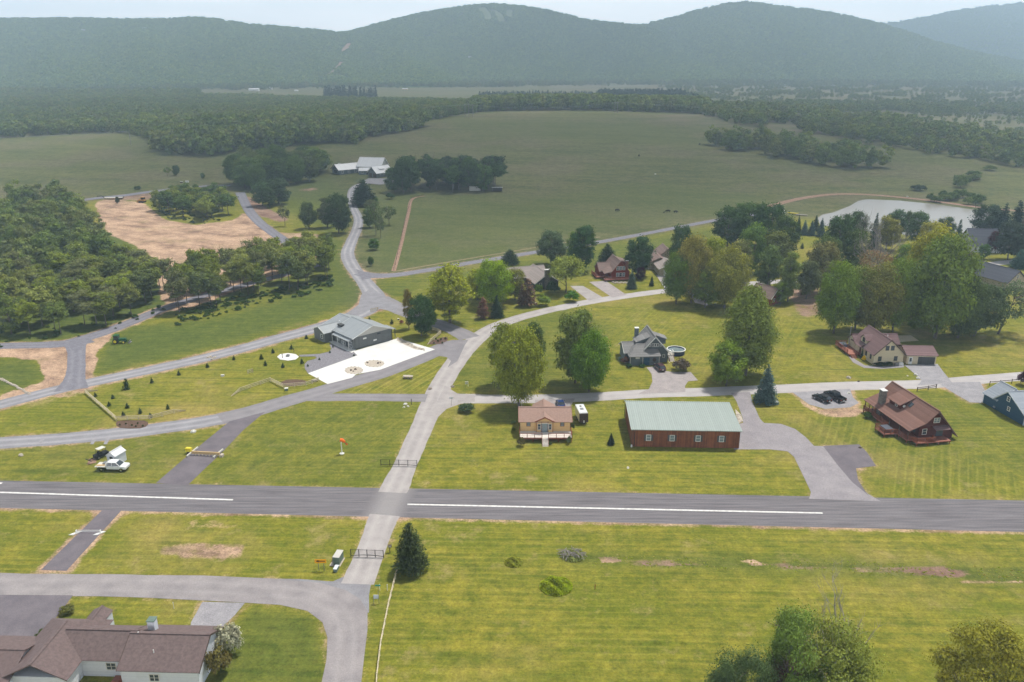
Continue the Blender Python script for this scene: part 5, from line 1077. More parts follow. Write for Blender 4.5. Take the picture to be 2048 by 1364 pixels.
print('far', [
 farwood([(-330, 272), (-100, 278), (0, 277), (150, 268), (258, 266), (320, 291), (330, 272), (560, 262), (700, 258), (800, 250), (860, 243), (945, 226), (945, 214), (800, 208), (700, 205), (520, 199), (400, 197), (0, 197), (-500, 198)], 9.5, (.8, 1.35), seed=2, label='wide leafy woodland behind the left pasture'),
 farwood([(305, 296), (330, 308), (420, 315), (470, 306), (560, 296), (640, 288), (710, 288), (735, 276), (790, 268), (858, 252), (800, 246), (700, 254), (560, 262), (400, 266), (322, 276)], 9.5, (1.1, 1.75), seed=3, label='taller dark woodland edge beyond the oval copse'),
 farwood([(940, 232), (955, 224), (1400, 228), (1420, 232), (1400, 210), (950, 207)], 10, (1.1, 1.7), seed=4, label='woodland behind the crest of the pasture'),
 farwood([(955, 209), (1400, 212), (1380, 200), (960, 199)], 10, (.8, 1.2), CC, 2, seed=5, label='band of dark conifers behind the pasture crest'),
 farwood([(1195, 203), (1372, 206), (1368, 199), (1200, 196)], 9, (1.1, 1.4), CC, 2, seed=15, label='block of tall straight conifers beyond the crest'),
 farwood([(1385, 228), (1480, 250), (1600, 268), (1660, 272), (1750, 292), (1880, 312), (2060, 332), (2300, 350), (2300, 292), (2048, 282), (1900, 262), (1750, 240), (1650, 232), (1500, 222), (1390, 215)], 11, (.7, 1.3), seed=6, label='mixed woodland beyond the right pasture', thin=-.22),
 farwood([(1480, 222), (1800, 225), (2048, 236), (2400, 245), (2400, 218), (1760, 207), (1490, 208)], 12, (.7, 1.15), seed=7, label='thin woodland on the edge of the far marsh', thin=-.05),
 farwood([(1990, 330), (2060, 336), (2300, 345), (2300, 335), (2048, 322)], 10, (.9, 1.3), seed=21, label='shrubby wood at the right edge of the view'),
 farwood([(0, 198), (400, 196), (395, 190), (0, 189)], 15, (1.1, 1.8), seed=8, label='darker wood on the left horizon of the valley'),
 farwood([(648, 195), (752, 195), (752, 191), (648, 191)], 13, (1, 1.5), CC, 2, seed=9, label='small dark conifer block in the far fields'),
 farwood([(-300, 180), (480, 181), (640, 178), (760, 176), (1000, 176), (1240, 172), (1500, 170), (1800, 172), (2300, 176), (2300, 160), (1200, 160), (-300, 162)], 17, (.8, 1.7), seed=10, label='tree belts scattered along the foot of the mountains', thin=.02),
 farwood([(1380, 200), (2300, 210), (2300, 168), (1300, 168)], 12, (.35, 1.0), seed=12, label='scattered trees across the far marsh', thin=.16),
 farwood([(1600, 240), (2300, 285), (2300, 235), (1650, 212)], 13, (.3, .6), seed=13, label='low scrub on the reddish marsh', thin=.05),
])
def mtn_points(n):
    """points over the slopes, denser toward the near foot so that the canopy reads at every distance"""
    out_ = []
    for k, (D, d0, az, sl_) in HILLS.items():
        m_ = int(n * {'left': .30, 'centre': .26, 'right': .24, 'far': .20}[k]); a = rs.uniform(az[0], az[-1], m_); r_ = d0 + (D + 60 - d0) * rs.uniform(0, 1, m_) ** 1.1
        z = hillz(k, a, r_); keep = z > 4; xx, yy = r_ * np.sin(a), r_ * np.cos(a)
        for k_, wd_, mt_, P in TRAILS:
            if k_ == k:
                for (x1, y1), (x2, y2) in zip(P, P[1:]):
                    t_ = np.clip(((xx - x1) * (x2 - x1) + (yy - y1) * (y2 - y1)) / ((x2 - x1) ** 2 + (y2 - y1) ** 2 + 1e-6), 0, 1); keep &= np.hypot(xx - x1 - t_ * (x2 - x1), yy - y1 - t_ * (y2 - y1)) > wd_ / 2 + 4
        out_.append(np.stack([xx, yy, z - 1.5], 1)[keep])
    return np.concatenate(out_)
mp_ = mtn_points(170000)
scatter('mountain_forest', mp_, rs.uniform(.75, 1.35, len(mp_)), MC, 3)
tag(bpy.data.objects['mountain_forest'], 'unbroken leafy forest covering the mountains', 'forest')
# the air
mh = bpy.data.materials.new('haze'); mh.use_nodes = True; t = mh.node_tree; t.nodes.remove(t.nodes['Principled BSDF'])
pv = t.nodes.new('ShaderNodeVolumePrincipled'); pv.inputs['Color'].default_value = (.58, .80, 1.0, 1); pv.inputs['Density'].default_value = HAZE; pv.inputs['Anisotropy'].default_value = .15
t.links.new(pv.outputs[0], t.nodes['Material Output'].inputs['Volume'])
hb = MB().box(-7600, -400, -12, 7600, 8300, 575).mesh('haze', mh); ho = bpy.data.objects.new('haze', hb); COL.objects.link(ho); tag(ho, kind='stuff')
# broken clouds high above: they shade the pastures and parts of the mountains; the last, unseen, is added to darken the near field
mc = bpy.data.materials.new('cloud'); mc.use_nodes = True; t = mc.node_tree; t.nodes.remove(t.nodes['Principled BSDF']); nd = t.nodes.new; lk = t.links.new
tc = nd('ShaderNodeTexCoord'); ln = nd('ShaderNodeVectorMath'); ln.operation = 'LENGTH'; vm = nd('ShaderNodeVectorMath'); vm.operation = 'MULTIPLY'; vm.inputs[1].default_value = (1, 1, 0); lk(tc.outputs['Object'], vm.inputs[0]); lk(vm.outputs[0], ln.inputs[0])
n = nd('ShaderNodeTexNoise'); n.inputs['Scale'].default_value = 2.6; n.inputs['Detail'].default_value = 5; lk(tc.outputs['Object'], n.inputs['Vector'])
a_ = nd('ShaderNodeMath'); a_.operation = 'MULTIPLY_ADD'; a_.inputs[1].default_value = .75; lk(n.outputs[0], a_.inputs[0]); lk(ln.outputs['Value'], a_.inputs[2])
mr = nd('ShaderNodeMapRange'); mr.interpolation_type = 'SMOOTHSTEP'; mr.inputs[1].default_value = .80; mr.inputs[2].default_value = 1.25; oi = nd('ShaderNodeObjectInfo'); so_ = nd('ShaderNodeSeparateColor'); lk(oi.outputs['Color'], so_.inputs[0]); lk(so_.outputs[0], mr.inputs[3]); mr.inputs[4].default_value = 1.0; lk(a_.outputs[0], mr.inputs[0])
tb = nd('ShaderNodeBsdfTransparent'); db = nd('ShaderNodeBsdfTranslucent'); db.inputs[0].default_value = (.9, .9, .92, 1); mx = nd('ShaderNodeMixShader'); lk(mr.outputs[0], mx.inputs[0]); lk(db.outputs[0], mx.inputs[1]); lk(tb.outputs[0], mx.inputs[2]); lk(mx.outputs[0], t.nodes['Material Output'].inputs[0])
cb = MB(); n1, n2 = 48, 14
vs = [(0, 0, .35)] + [(math.sin(math.pi * i / n2) * math.cos(2 * math.pi * k / n1), math.sin(math.pi * i / n2) * math.sin(2 * math.pi * k / n1), math.cos(math.pi * i / n2) * (.35 if i < n2 / 2 else .12) + .05 * mn.noise(Vector((k * .4, i * .5, 0)))) for i in range(1, n2) for k in range(n1)] + [(0, 0, -.12)]
fs = [(0, 1 + k, 1 + (k + 1) % n1) for k in range(n1)] + [(1 + i * n1 + k, 1 + (i + 1) * n1 + k, 1 + (i + 1) * n1 + (k + 1) % n1, 1 + i * n1 + (k + 1) % n1) for i in range(n2 - 2) for k in range(n1)] + [(len(vs) - 1, 1 + (n2 - 2) * n1 + (k + 1) % n1, 1 + (n2 - 2) * n1 + k) for k in range(n1)]
cb.add(vs, fs); cme = cb.mesh('cloud', mc); cme.polygons.foreach_set('use_smooth', [True] * len(cme.polygons))
for X_, Y_, rx, ry, rot, tr_ in CLOUDS:
    o_ = bpy.data.objects.new('cloud', cme); COL.objects.link(o_); k_ = CLOUDZ / sdir.z
    o_.location = (X_ + sdir.x * k_, Y_ + sdir.y * k_, CLOUDZ + 40); o_.scale = (rx, ry, 160); o_.rotation_euler = (0, 0, R(rot)); o_.color = (tr_, tr_, tr_, 1); tag(o_, kind='structure')
# ------------------------------------------------------------------ buildings
def frame_at(px, py, ang, name, label, cat='house', h=0, z=None):
    p = G(px, py, h) if h else GZ(px, py)
    return thing(name, label, cat, (p.x, p.y, (T(p.x, p.y) if z is None else z)), R(ang))
def win(root, x, y, z, w_, h_, a=-90, fm='white', gm='glass', n=1, d=.07, fr=.09, name='window', shut=None, mull=True):
    """window centred at x,y,z on a wall whose outward normal points along angle a (degrees, local)"""
    nx, ny = math.cos(R(a)), math.sin(R(a)); tx, ty = -ny, nx; ro = R(a) + math.pi / 2
    b_ = MB()
    for sx, sz, ww, hh in ((-w_ / 2 - fr / 2, 0, fr, h_ + 2 * fr), (w_ / 2 + fr / 2, 0, fr, h_ + 2 * fr), (0, -h_ / 2 - fr / 2, w_, fr), (0, h_ / 2 + fr / 2, w_, fr)):
        b_.obox((x + tx * sx + nx * d / 2, y + ty * sx + ny * d / 2, z + sz), (ww, d, hh), ro)
    if mull: b_.obox((x + nx * .03, y + ny * .03, z), (w_, .06, .05), ro)
    for k in range(1, n): s = -w_ / 2 + w_ * k / n; b_.obox((x + tx * s + nx * .033, y + ty * s + ny * .033, z), (.08, .066, h_), ro)
    f = b_.build(name, fm, root)
    p = MB().obox((x + nx * .012, y + ny * .012, z), (w_, .024, h_), ro).build('pane', gm, f)
    if shut:
        for s in (-1, 1):
            q = s * (w_ / 2 + fr + .22); MB().obox((x + tx * q + nx * .03, y + ty * q + ny * .03, z), (.4, .06, h_ + .15), ro).build('shutter', shut, root)
    return f
def door(root, x, y, z, w_, h_, a=-90, m_='white', name='door', glass=False):
    nx, ny = math.cos(R(a)), math.sin(R(a)); ro = R(a) + math.pi / 2; tx, ty = -ny, nx
    b_ = MB().obox((x + nx * .03, y + ny * .03, z + h_ / 2), (w_, .06, h_), ro)
    if name == 'garage_door':
        for k in range(1, 4): b_.obox((x + nx * .04, y + ny * .04, z + h_ * k / 4), (w_, .07, .04), ro)
    o_ = b_.build(name, m_, root)
    if name == 'door':
        MB().obox((x + tx * w_ * .38 + nx * .09, y + ty * w_ * .38 + ny * .09, z + 1), (.08, .07, .12), ro).build('handle', 'steel', o_)
        if glass: MB().obox((x + nx * .07, y + ny * .07, z + h_ * .62), (w_ * .6, .03, h_ * .5), ro).build('pane', 'glass', o_)
    return o_
def gable(root, x0, y0, x1, y1, ze, zr, axis, wm, rm, z0=-.4, oe=.45, og=.35, rp=.5, ze2=None, th=.16, trim=None, wall=True, roof=True, ribs=0, hip0=0, hip1=0):
    """axis 'y': ridge runs along y, slopes fall to x0 and x1"""
    ze2 = ze if ze2 is None else ze2
    if axis == 'y': a0, a1, b0_, b1_ = x0, x1, y0, y1
    else: a0, a1, b0_, b1_ = y0, y1, x0, x1
    r_ = a0 + (a1 - a0) * rp; wl = rf = None
    if wall:
        wl = MB().ext([(a0, z0), (a1, z0), (a1, ze2 - .02), (r_, zr - .02), (a0, ze - .02)], b0_, b1_, axis).build('wall', wm, root) if not (hip0 or hip1) else MB().box(x0, y0, z0, x1, y1, min(ze, ze2) - .02).build('wall', wm, root)
    if roof:
        P = (lambda h, t, z: (h, t, z)) if axis == 'y' else (lambda h, t, z: (t, h, z))
        s0 = (zr - ze) / (r_ - a0); s1_ = (zr - ze2) / (a1 - r_); b_ = MB()
        e0, e1 = a0 - oe, a1 + oe; c0, c1 = b0_ - og, b1_ + og; k0, k1 = c0 + hip0, c1 - hip1; t_ = .14
        b_.slab([P(e0, c0, ze - s0 * oe + t_), P(r_, k0, zr + t_), P(r_, k1, zr + t_), P(e0, c1, ze - s0 * oe + t_)], th)
        b_.slab([P(e1, c0, ze2 - s1_ * oe + t_), P(r_, k0, zr + t_ - .004), P(r_, k1, zr + t_ - .004), P(e1, c1, ze2 - s1_ * oe + t_)], th)
        if hip0: b_.slab([P(e0, c0, ze - s0 * oe + t_ - .006), P(e1, c0, ze2 - s1_ * oe + t_ - .006), P(r_, k0, zr + t_ - .006)], th)
        if hip1: b_.slab([P(e0, c1, ze - s0 * oe + t_ - .006), P(e1, c1, ze2 - s1_ * oe + t_ - .006), P(r_, k1, zr + t_ - .006)], th)
        if ribs:
            nrb = int((c1 - c0) / ribs)
            for i in range(nrb + 1):
                t = c0 + .06 + (c1 - c0 - .12) * i / nrb
                b_.beam(P(e0 - .02, t, ze - s0 * (oe + .02) + t_ + .03), P(r_, t, zr + t_ + .03), .13, .08); b_.beam(P(r_, t, zr + t_ + .03), P(e1 + .02, t, ze2 - s1_ * (oe + .02) + t_ + .03), .13, .08)
        b_.beam(P(r_, k0 - .02, zr + t_ + .03), P(r_, k1 + .02, zr + t_ + .03), .34, .05)
        rf = b_.build('roof', rm, root)
        if trim:
            tb = MB()
            for c_ in ((c0 - .02), (c1 + .02)):
                tb.beam(P(e0, c_, ze - s0 * oe + .05), P(r_, c_, zr + .05), .05, .24); tb.beam(P(r_, c_, zr + .05), P(e1, c_, ze2 - s1_ * oe + .05), .05, .24)
            tb.build('bargeboard', trim, root)
    return wl, rf
def shed_roof(root, q, rm, th=.14, name='roof'): return MB().slab(q, th).build(name, rm, root)
def chimney(root, x, y, z0, z1, w_, mt, cap='concrete', d=None):
    c = MB().box(x - w_ / 2, y - (d or w_) / 2, z0, x + w_ / 2, y + (d or w_) / 2, z1).build('chimney', mt, root)
    MB().box(x - w_ / 2 - .08, y - (d or w_) / 2 - .08, z1, x + w_ / 2 + .08, y + (d or w_) / 2 + .08, z1 + .12).build('cap', cap, c); return c
def railing(root, pts, z, h=1.0, m_='wood_red', gap=1.8, bal=True):
    b_ = MB(); posts = []
    for (xa, ya), (xb, yb) in zip(pts, pts[1:]):
        a, b2 = Vector((xa, ya, z)), Vector((xb, yb, z)); l = (b2 - a).length; n_ = max(1, round(l / gap))
        b_.beam(a + Vector((0, 0, h)), b2 + Vector((0, 0, h)), .12, .07); b_.beam(a + Vector((0, 0, .15)), b2 + Vector((0, 0, .15)), .06, .06); b_.beam(a + Vector((0, 0, h * .6)), b2 + Vector((0, 0, h * .6)), .03, .05)
        for k in range(n_ + 1): p = a.lerp(b2, k / n_); b_.box(p.x - .06, p.y - .06, z, p.x + .06, p.y + .06, z + h + .05)
        if bal:
            m2 = int(l / .22)
            for k in range(1, m2): p = a.lerp(b2, k / m2); b_.box(p.x - .018, p.y - .018, z + .15, p.x + .018, p.y + .018, z + h)
    return b_.build('railing', m_, root)
def deck(root, x0, y0, x1, y1, z, m_='deck_red', leg='wood_red', t=.22):
    b_ = MB().box(x0, y0, z - t, x1, y1, z)
    o_ = b_.build('deck', m_, root); lb = MB()
    nx_, ny_ = max(1, round((x1 - x0) / 2.6)), max(1, round((y1 - y0) / 2.6))
    for i in range(nx_ + 1):
        for j in range(ny_ + 1): lb.box(x0 + .1 + (x1 - x0 - .35) * i / nx_, y0 + .1 + (y1 - y0 - .35) * j / ny_, -.3, x0 + .25 + (x1 - x0 - .35) * i / nx_, y0 + .25 + (y1 - y0 - .35) * j / ny_, z - t)
    lb.build('deck_posts', leg, root); return o_
def stairs(root, x0, x1, ytop, ybot, z, m_='deck_pale', n=6):
    b_ = MB()
    for k in range(n): t = k / (n - 1) if n > 1 else 0; y = ytop + (ybot - ytop) * (k + .5) / n; zz = z * (1 - (k + .7) / n); b_.box(x0, y - abs(ybot - ytop) / n * .42, zz - .05, x1, y + abs(ybot - ytop) / n * .42, zz)
    s = b_.build('stairs', m_, root); q = MB()
    for x in (x0 - .03, x1 + .03): q.beam((x, ytop, z - .15), (x, ybot, -.05), .06, .25)
    q.build('stringer', 'wood_red', s); return s
# brown hangar with the pale green metal roof
o1 = frame_at(1263, 893, -2.2, 'aircraft_hangar', 'long brown boarded hangar with a pale green ribbed metal roof', 'hangar')
gable(o1, 0, 0, 22.6, 14.6, 4.15, 4.95, 'x', 'boards_brown', 'metal_green', rp=.86, oe=.55, og=.35, ribs=.46, trim=None)
for fx in (.155, .375, .617, .835): win(o1, 22.6 * fx, 0, 2.15, .85, 1.25, -90, 'white', 'glass_pale', shut='siding_darkgrey')
MB().box(-.06, -.06, -.2, .05, .05, 4.0).build('corner_board', 'wood_dark', o1); MB().box(22.55, -.06, -.2, 22.66, .05, 4.0).build('corner_board', 'wood_dark', o1)
MB().tube([(.55, -.55, 4.0), (.55, -.16, 3.6), (.55, -.14, .3), (.5, -.5, .1)], .07, 8).build('downspout', 'black', o1)
MB().tube([(-.3, 15.15, 4.0), (-.5, 15.1, 3.7), (-.12, 14.8, 3.4), (-.12, 14.75, .2)], .08, 8).build('downspout', 'black', o1)
MB().box(-.2, -.35, -.1, .12, -.08, .5).build('splash_block', 'white', o1)
MB().box(22.7, 3, 0, 22.8, 11.5, 3.7).build('hangar_door', 'siding_darkgrey', o1)
# tan cabin
FZ = 1.05
o1 = thing('cabin', 'small tan cabin with brown roof, red trim and a pale front deck', 'house', (G(1041, 862, FZ).x, G(1041, 862, FZ).y, 0), 0)
CW = G(1140, 862, FZ).x - G(1041, 862, FZ).x
gable(o1, 0, 0, CW, 7.0, FZ + 2.55, FZ + 4.1, 'x', 'siding_tan', 'roof_pinkbrown', oe=.6, og=.45, trim='wood_red')
gable(o1, CW * .31, -.5, CW * .66, 3.4, FZ + 2.6, FZ + 3.55, 'y', 'siding_tan', 'roof_pinkbrown', z0=FZ, oe=.25, og=.35, trim='wood_red')
gable(o1, CW * .30, 3.6, CW * .68, 8.4, FZ + 2.6, FZ + 3.75, 'y', 'siding_tan', 'roof_pinkbrown', oe=.5, og=.4)
for fx in (.16, .84): win(o1, CW * fx, 0, FZ + 1.65, .75, .85, -90, 'wood_red', 'glass_pale')
for fx in (.375, .595): win(o1, CW * fx, -.5, FZ + 1.25, .55, 1.25, -90, 'offwhite', 'glass')
sd = door(o1, CW * .485, -.5, FZ, 1.7, 2.05, -90, 'glass_pale', 'sliding_door'); MB().box(CW * .485 - .9, -.6, FZ + 2.0, CW * .485 + .9, -.53, FZ + 2.12).build('frame', 'white', sd)
b_ = MB()
for fx in (-.02, .32, .425, .55, .65, 1.0): x = CW * fx + (.1 if fx < 0 else 0); b_.box(x - .05, -.60 if .3 < fx < .7 else -.07, FZ, x + .05, -.5 if .3 < fx < .7 else -.003, FZ + 2.5)
b_.build('trim', 'wood_red', o1)
deck(o1, -.25, -3.4, CW + .25, -.02, FZ, 'deck_pale', 'wood_red')
railing(o1, [(-.2, -.1), (-.2, -3.35), (4.6, -3.35)], FZ, .95, 'wood_red', 1.6, False); railing(o1, [(6.0, -3.35), (CW + .2, -3.35), (CW + .2, -.1)], FZ, .95, 'wood_red', 1.6, False)
MB().box(-.3, -3.46, FZ - .3, 4.6, -3.41, FZ).build('fascia', 'wood_red', o1); MB().box(6.0, -3.46, FZ - .3, CW + .3, -3.41, FZ).build('fascia', 'wood_red', o1)
stairs(o1, 4.65, 5.95, -3.4, -5.4, FZ, 'deck_pale', 7)
MB().tube([(.3, 7.4, 3.4), (.3, 7.4, 5.1)], .03, 6).tube([(.3, 7.4, 5.0), (.75, 7.3, 5.25)], .1, 6).build('antenna', 'white', o1)
# grey hangar house
o1 = frame_at(707.3, 700, 42.5, 'hangar_house', 'grey metal sided hangar house with a wide folding hangar door', 'house')
W0 = 13.0
gable(o1, 0, 0, W0, 10.2, 3.55, 5.95, 'y', 'siding_grey', 'metal_grey', oe=.5, og=.5, trim='white')
gable(o1, .9, 10.25, W0 - .6, 17.4, 3.3, 5.35, 'y', 'siding_grey', 'metal_grey', oe=.45, og=.4, trim='white')
gable(o1, -2.8, 10.8, 4.5, 17.0, 3.0, 4.3, 'x', 'siding_grey', 'metal_grey', oe=.4, og=.4, trim='white')
MB().ext([(.3, 3.55), (W0 - .3, 3.55), (W0 / 2, 5.75)], -.04, -.01, 'y').build('gable_panel', 'gable_grey', o1)
hd = MB().box(.5, -.14, 0, W0 - .6, -.02, 3.6)
for k in range(1, 4): hd.box(.5, -.19, .9 * k - .03, W0 - .6, -.145, .9 * k + .03)
for k in range(25): hd.box(.5 + k * .49, -.17, 0, .54 + k * .49, -.145, 3.6)
hd = hd.build('hangar_door', 'siding_grey', o1)
for x, z in ((3.2, 2.5), (6.6, 1.2), (8.0, 2.9)): MB().box(x, -.24, z, x + 1.1, -.2, z + .42).build('door_pane', 'white' if z < 2.9 else 'glass', hd)
win(o1, 0, 1.4, 1.25, 1.3, 1.7, 180, 'white', 'glass', 2); door(o1, 0, 3.3, 0, 1.0, 2.1, 180, 'siding_darkgrey', glass=True); win(o1, 0, 5.3, 1.25, 1.6, 1.7, 180, 'white', 'glass', 2)
win(o1, 0, 8.2, 1.6, 1.0, 1.1, 180, 'white', 'glass'); win(o1, -2.8, 12.6, 1.6, 1.0, 1.1, 180, 'white', 'glass')
pr = shed_roof(o1, [(-1.4, .3, 2.75), (-1.4, 9.4, 2.75), (-.05, 9.4, 3.15), (-.05, .3, 3.15)], 'metal_grey', name='porch_roof')
for y in (.4, 3.3, 6.3, 9.3): MB().tube([(-1.3, y, 0), (-1.3, y, 2.62)], .07, 8).build('post', 'white', o1)
MB().box(-1.8, -.2, -.05, -.02, 9.6, .12).build('porch_slab', 'concrete', o1)
shed_roof(o1, [(W0 + .05, 1.2, 3.1), (W0 + 2.4, 1.2, 2.7), (W0 + 2.4, 6.0, 2.7), (W0 + .05, 6.0, 3.1)], 'metal_grey', name='porch_roof')
for y in (1.4, 5.8): MB().tube([(W0 + 2.2, y, 0), (W0 + 2.2, y, 2.6)], .12, 8).build('post', 'siding_grey', o1)
MB().box(1.5, 8.7, 4.4, 2.7, 10.6, 5.0).build('skylight', 'siding_darkgrey', o1); MB().tube([(3.0, 12.0, 4.2), (3.0, 12.0, 5.3)], .16, 10).build('vent_pipe', 'white', o1)
MB().box(W0 + .02, -.25, 0, W0 + .12, -.05, 3.4).build('door_post', 'black', o1)
# slate bungalow
o1 = frame_at(1260, 731, 4, 'bungalow', 'slate blue grey bungalow with steep gable and white trimmed roof', 'house')
gable(o1, 3.3, 2.0, 10.7, 11.4, 3.0, 7.35, 'y', 'siding_slate', 'roof_grey', rp=.5, oe=.75, og=.55, trim='white')
gable(o1, 0, 0, 7.9, 6.0, 2.75, 4.7, 'x', 'siding_slate', 'roof_grey', rp=.62, oe=.5, og=.4, hip0=2.6, hip1=.6)
gable(o1, -.9, 2.6, 4.5, 9.6, 2.85, 4.6, 'x', 'siding_slate', 'roof_grey', oe=.5, og=.4, trim='white')
MB().ext([(4.35, 4.3), (9.65, 4.3), (7.0, 7.0)], 1.94, 1.985, 'y').build('gable_wall', 'siding_slate', o1)
for k, x in enumerate((5.6, 6.45, 7.1, 7.75, 8.6)): win(o1, x, 1.94, 4.9 + (.0 if k in (0, 4) else .1), .42, .45 if k in (0, 4) else .75, -90, 'white', 'glass')
ds = MB().ext([(7.2, 6.6), (7.2, 4.0), (10.9, 4.0), (10.9, 5.35)], 5.6, 8.6, 'y').build('dormer', 'siding_slate', o1); MB().slab([(7.05, 5.3, 6.95), (11.3, 5.3, 5.45), (11.3, 8.9, 5.45), (7.05, 8.9, 6.95)], .14).build('dormer_roof', 'roof_grey', ds)
ds = MB().ext([(6.8, 6.4), (6.8, 3.6), (2.6, 3.6), (2.6, 5.1)], 4.6, 8.2, 'y').build('dormer', 'siding_slate', o1); MB().slab([(6.95, 4.3, 6.85), (2.2, 4.3, 5.1), (2.2, 8.5, 5.1), (6.95, 8.5, 6.85)], .14).build('dormer_roof', 'roof_grey', ds)
chimney(o1, 3.4, 8.9, 3.5, 7.7, 1.0, 'siding_slate', 'white')
door(o1, 4.5, 0, 0, 1.5, 2.1, -90, 'siding_blue'); win(o1, 2.0, 0, 2.2, 1.0, .5, -90, 'offwhite', 'white')
MB().tube([(6.6, -.07, 1.5), (6.6, -.02, 1.5)], .55, 14).build('wall_wreath', 'wood_dark', o1)
win(o1, 9.6, 2.0, 1.8, .5, .8, -90, 'white', 'glass')
for x in (0, 3.4, 7.9): MB().box(x - .07, -.08, 0, x + .07, -.005, 2.6).build('corner_board', 'offwhite', o1)
MB().tube([(10.9, 2.0, 3.2), (11.0, 1.9, .3), (11.2, 1.4, 0)], .06, 6).build('downspout', 'white', o1)
deck(o1, 11.0, 4.5, 13.2, 8.5, 1.1, 'deck_pale', 'wood_red'); railing(o1, [(11.2, 4.55), (13.15, 4.55), (13.15, 6.2)], 1.1, .9, 'white', 1.1, True)
stairs(o1, 11.6, 12.9, 4.5, 2.2, 1.1, 'deck_pale', 6)
MB().box(-2.2, 3.5, 0, -1.2, 4.8, .8).build('utility_box', 'green_box', o1)
pl = thing('swimming_pool', 'round above ground pool with white rim behind the slate bungalow', 'pool', G(1352, 720), 0); pl.location = (o1.location.x + 14.2, o1.location.y + 9.6, 0)
for nm, q in (('wall', MB()), ('rim', MB()), ('water', MB())):
    n_ = 20
    if nm == 'wall': q.tube([(0, 0, 0), (0, 0, 1.25)], 2.5, n_, False); q.build(nm, 'car_blue', pl)
    if nm == 'rim': vs = [(r_ * math.cos(6.2832 * k / n_), r_ * math.sin(6.2832 * k / n_), z) for r_, z in ((2.4, 1.26), (2.65, 1.26), (2.65, 1.36), (2.4, 1.36)) for k in range(n_)]; q.add(vs, [(j * n_ + k, j * n_ + (k + 1) % n_, ((j + 1) % 4) * n_ + (k + 1) % n_, ((j + 1) % 4) * n_ + k) for j in range(4) for k in range(n_)]); q.build(nm, 'white', pl)
    if nm == 'water': q.prism([(2.4 * math.cos(6.2832 * k / n_), 2.4 * math.sin(6.2832 * k / n_)) for k in range(n_)], .9, 1.0); q.build(nm, 'glass_pale', pl)
# cream house and its garage
o1 = frame_at(1746, 730, 3.5, 'cream_house', 'cream sided house with a steep mauve roof and red side deck', 'house')
gable(o1, 0, 0, 8.1, 12.6, 3.1, 6.95, 'y', 'siding_cream', 'roof_mauve', oe=.45, og=.35, trim='wood_dark')
gable(o1, 6.5, 8.6, 11.3, 12.9, 3.0, 5.0, 'x', 'siding_cream', 'roof_mauve', oe=.4, og=.3)
gable(o1, -.2, 10.9, 3.5, 14.8, 2.9, 4.4, 'x', 'siding_cream', 'roof_mauve', oe=.4, og=.3)
dm = MB().ext([(6.3, 3.4), (9.3, 3.4), (9.3, 4.9), (7.8, 6.0), (6.3, 4.9)], .6, 3.4, 'x').build('dormer', 'siding_cream', o1)
b_ = MB().slab([(.3, 6.0, 4.75), (.3, 7.8, 6.15), (3.6, 7.8, 6.15), (3.6, 6.0, 4.75)], .12).slab([(.3, 9.6, 4.75), (.3, 7.8, 6.145), (3.6, 7.8, 6.145), (3.6, 9.6, 4.75)], .12); b_.build('dormer_roof', 'roof_mauve', dm)
win(o1, .6, 7.8, 4.6, 1.1, 1.1, 180, 'siding_darkgrey', 'glass', 2)
shed_roof(o1, [(-1.0, 6.2, 2.95), (-1.0, 9.6, 2.95), (.3, 9.6, 3.75), (.3, 6.2, 3.75)], 'roof_mauve', name='porch_roof')
for x in (3.3, 4.75): win(o1, x, 0, 4.75, .8, 1.15, -90, 'siding_darkgrey', 'glass')
for x in (1.6, 6.0): win(o1, x, 0, 1.75, .8, 1.15, -90, 'siding_darkgrey', 'glass')
for y in (1.8, 4.4): win(o1, 0, y, 1.8, .7, 1.15, 180, 'siding_darkgrey', 'glass')
door(o1, 0, 7.8, .4, 1.0, 2.05, 180, 'wood_dark')
deck(o1, -3.6, 6.6, -.2, 15.6, .75, 'deck_red', 'wood_red'); railing(o1, [(-.3, 15.5), (-3.5, 15.5), (-3.5, 7.9)], .75, .95, 'wood_red', 1.8)
stairs(o1, -3.2, -1.9, 6.6, 5.2, .75, 'deck_red', 4); railing(o1, [(-1.7, 6.7), (-.3, 6.7)], .75, .95, 'wood_red')
MB().tube([(-.6, 13.5, 0), (-.6, 13.5, 6.2)], .12, 8).tube([(-.6, 13.5, 6.2), (-.6, 13.5, 6.5)], .22, 8).build('flue_pipe', 'steel', o1)
MB().tube([(8.6, 10.2, 4.2), (8.6, 10.2, 5.0)], .12, 8).build('vent_pipe', 'white', o1)
MB().box(6.7, -1.0, 0, 7.9, -.3, .75).build('meter_box', 'white', o1); MB().box(5.7, -.9, 0, 6.4, -.3, .7).build('condenser', 'steel', o1)
ht_ = MB().box(-3.2, 12.6, .75, -1.4, 14.8, 1.5).build('hot_tub', 'roof_slate', o1)
o1 = frame_at(1812, 728, -4, 'garage', 'small cream garage with dark wide door beside the cream house', 'garage')
gable(o1, 0, 0, 7.7, 7.6, 2.65, 3.9, 'x', 'siding_cream', 'roof_mauve', oe=.4, og=.35, trim='wood_dark')
door(o1, 5.15, 0, 0, 4.4, 2.15, -90, 'siding_darkgrey', 'garage_door'); door(o1, 1.0, 0, 0, .95, 2.05, -90, 'white', glass=True)
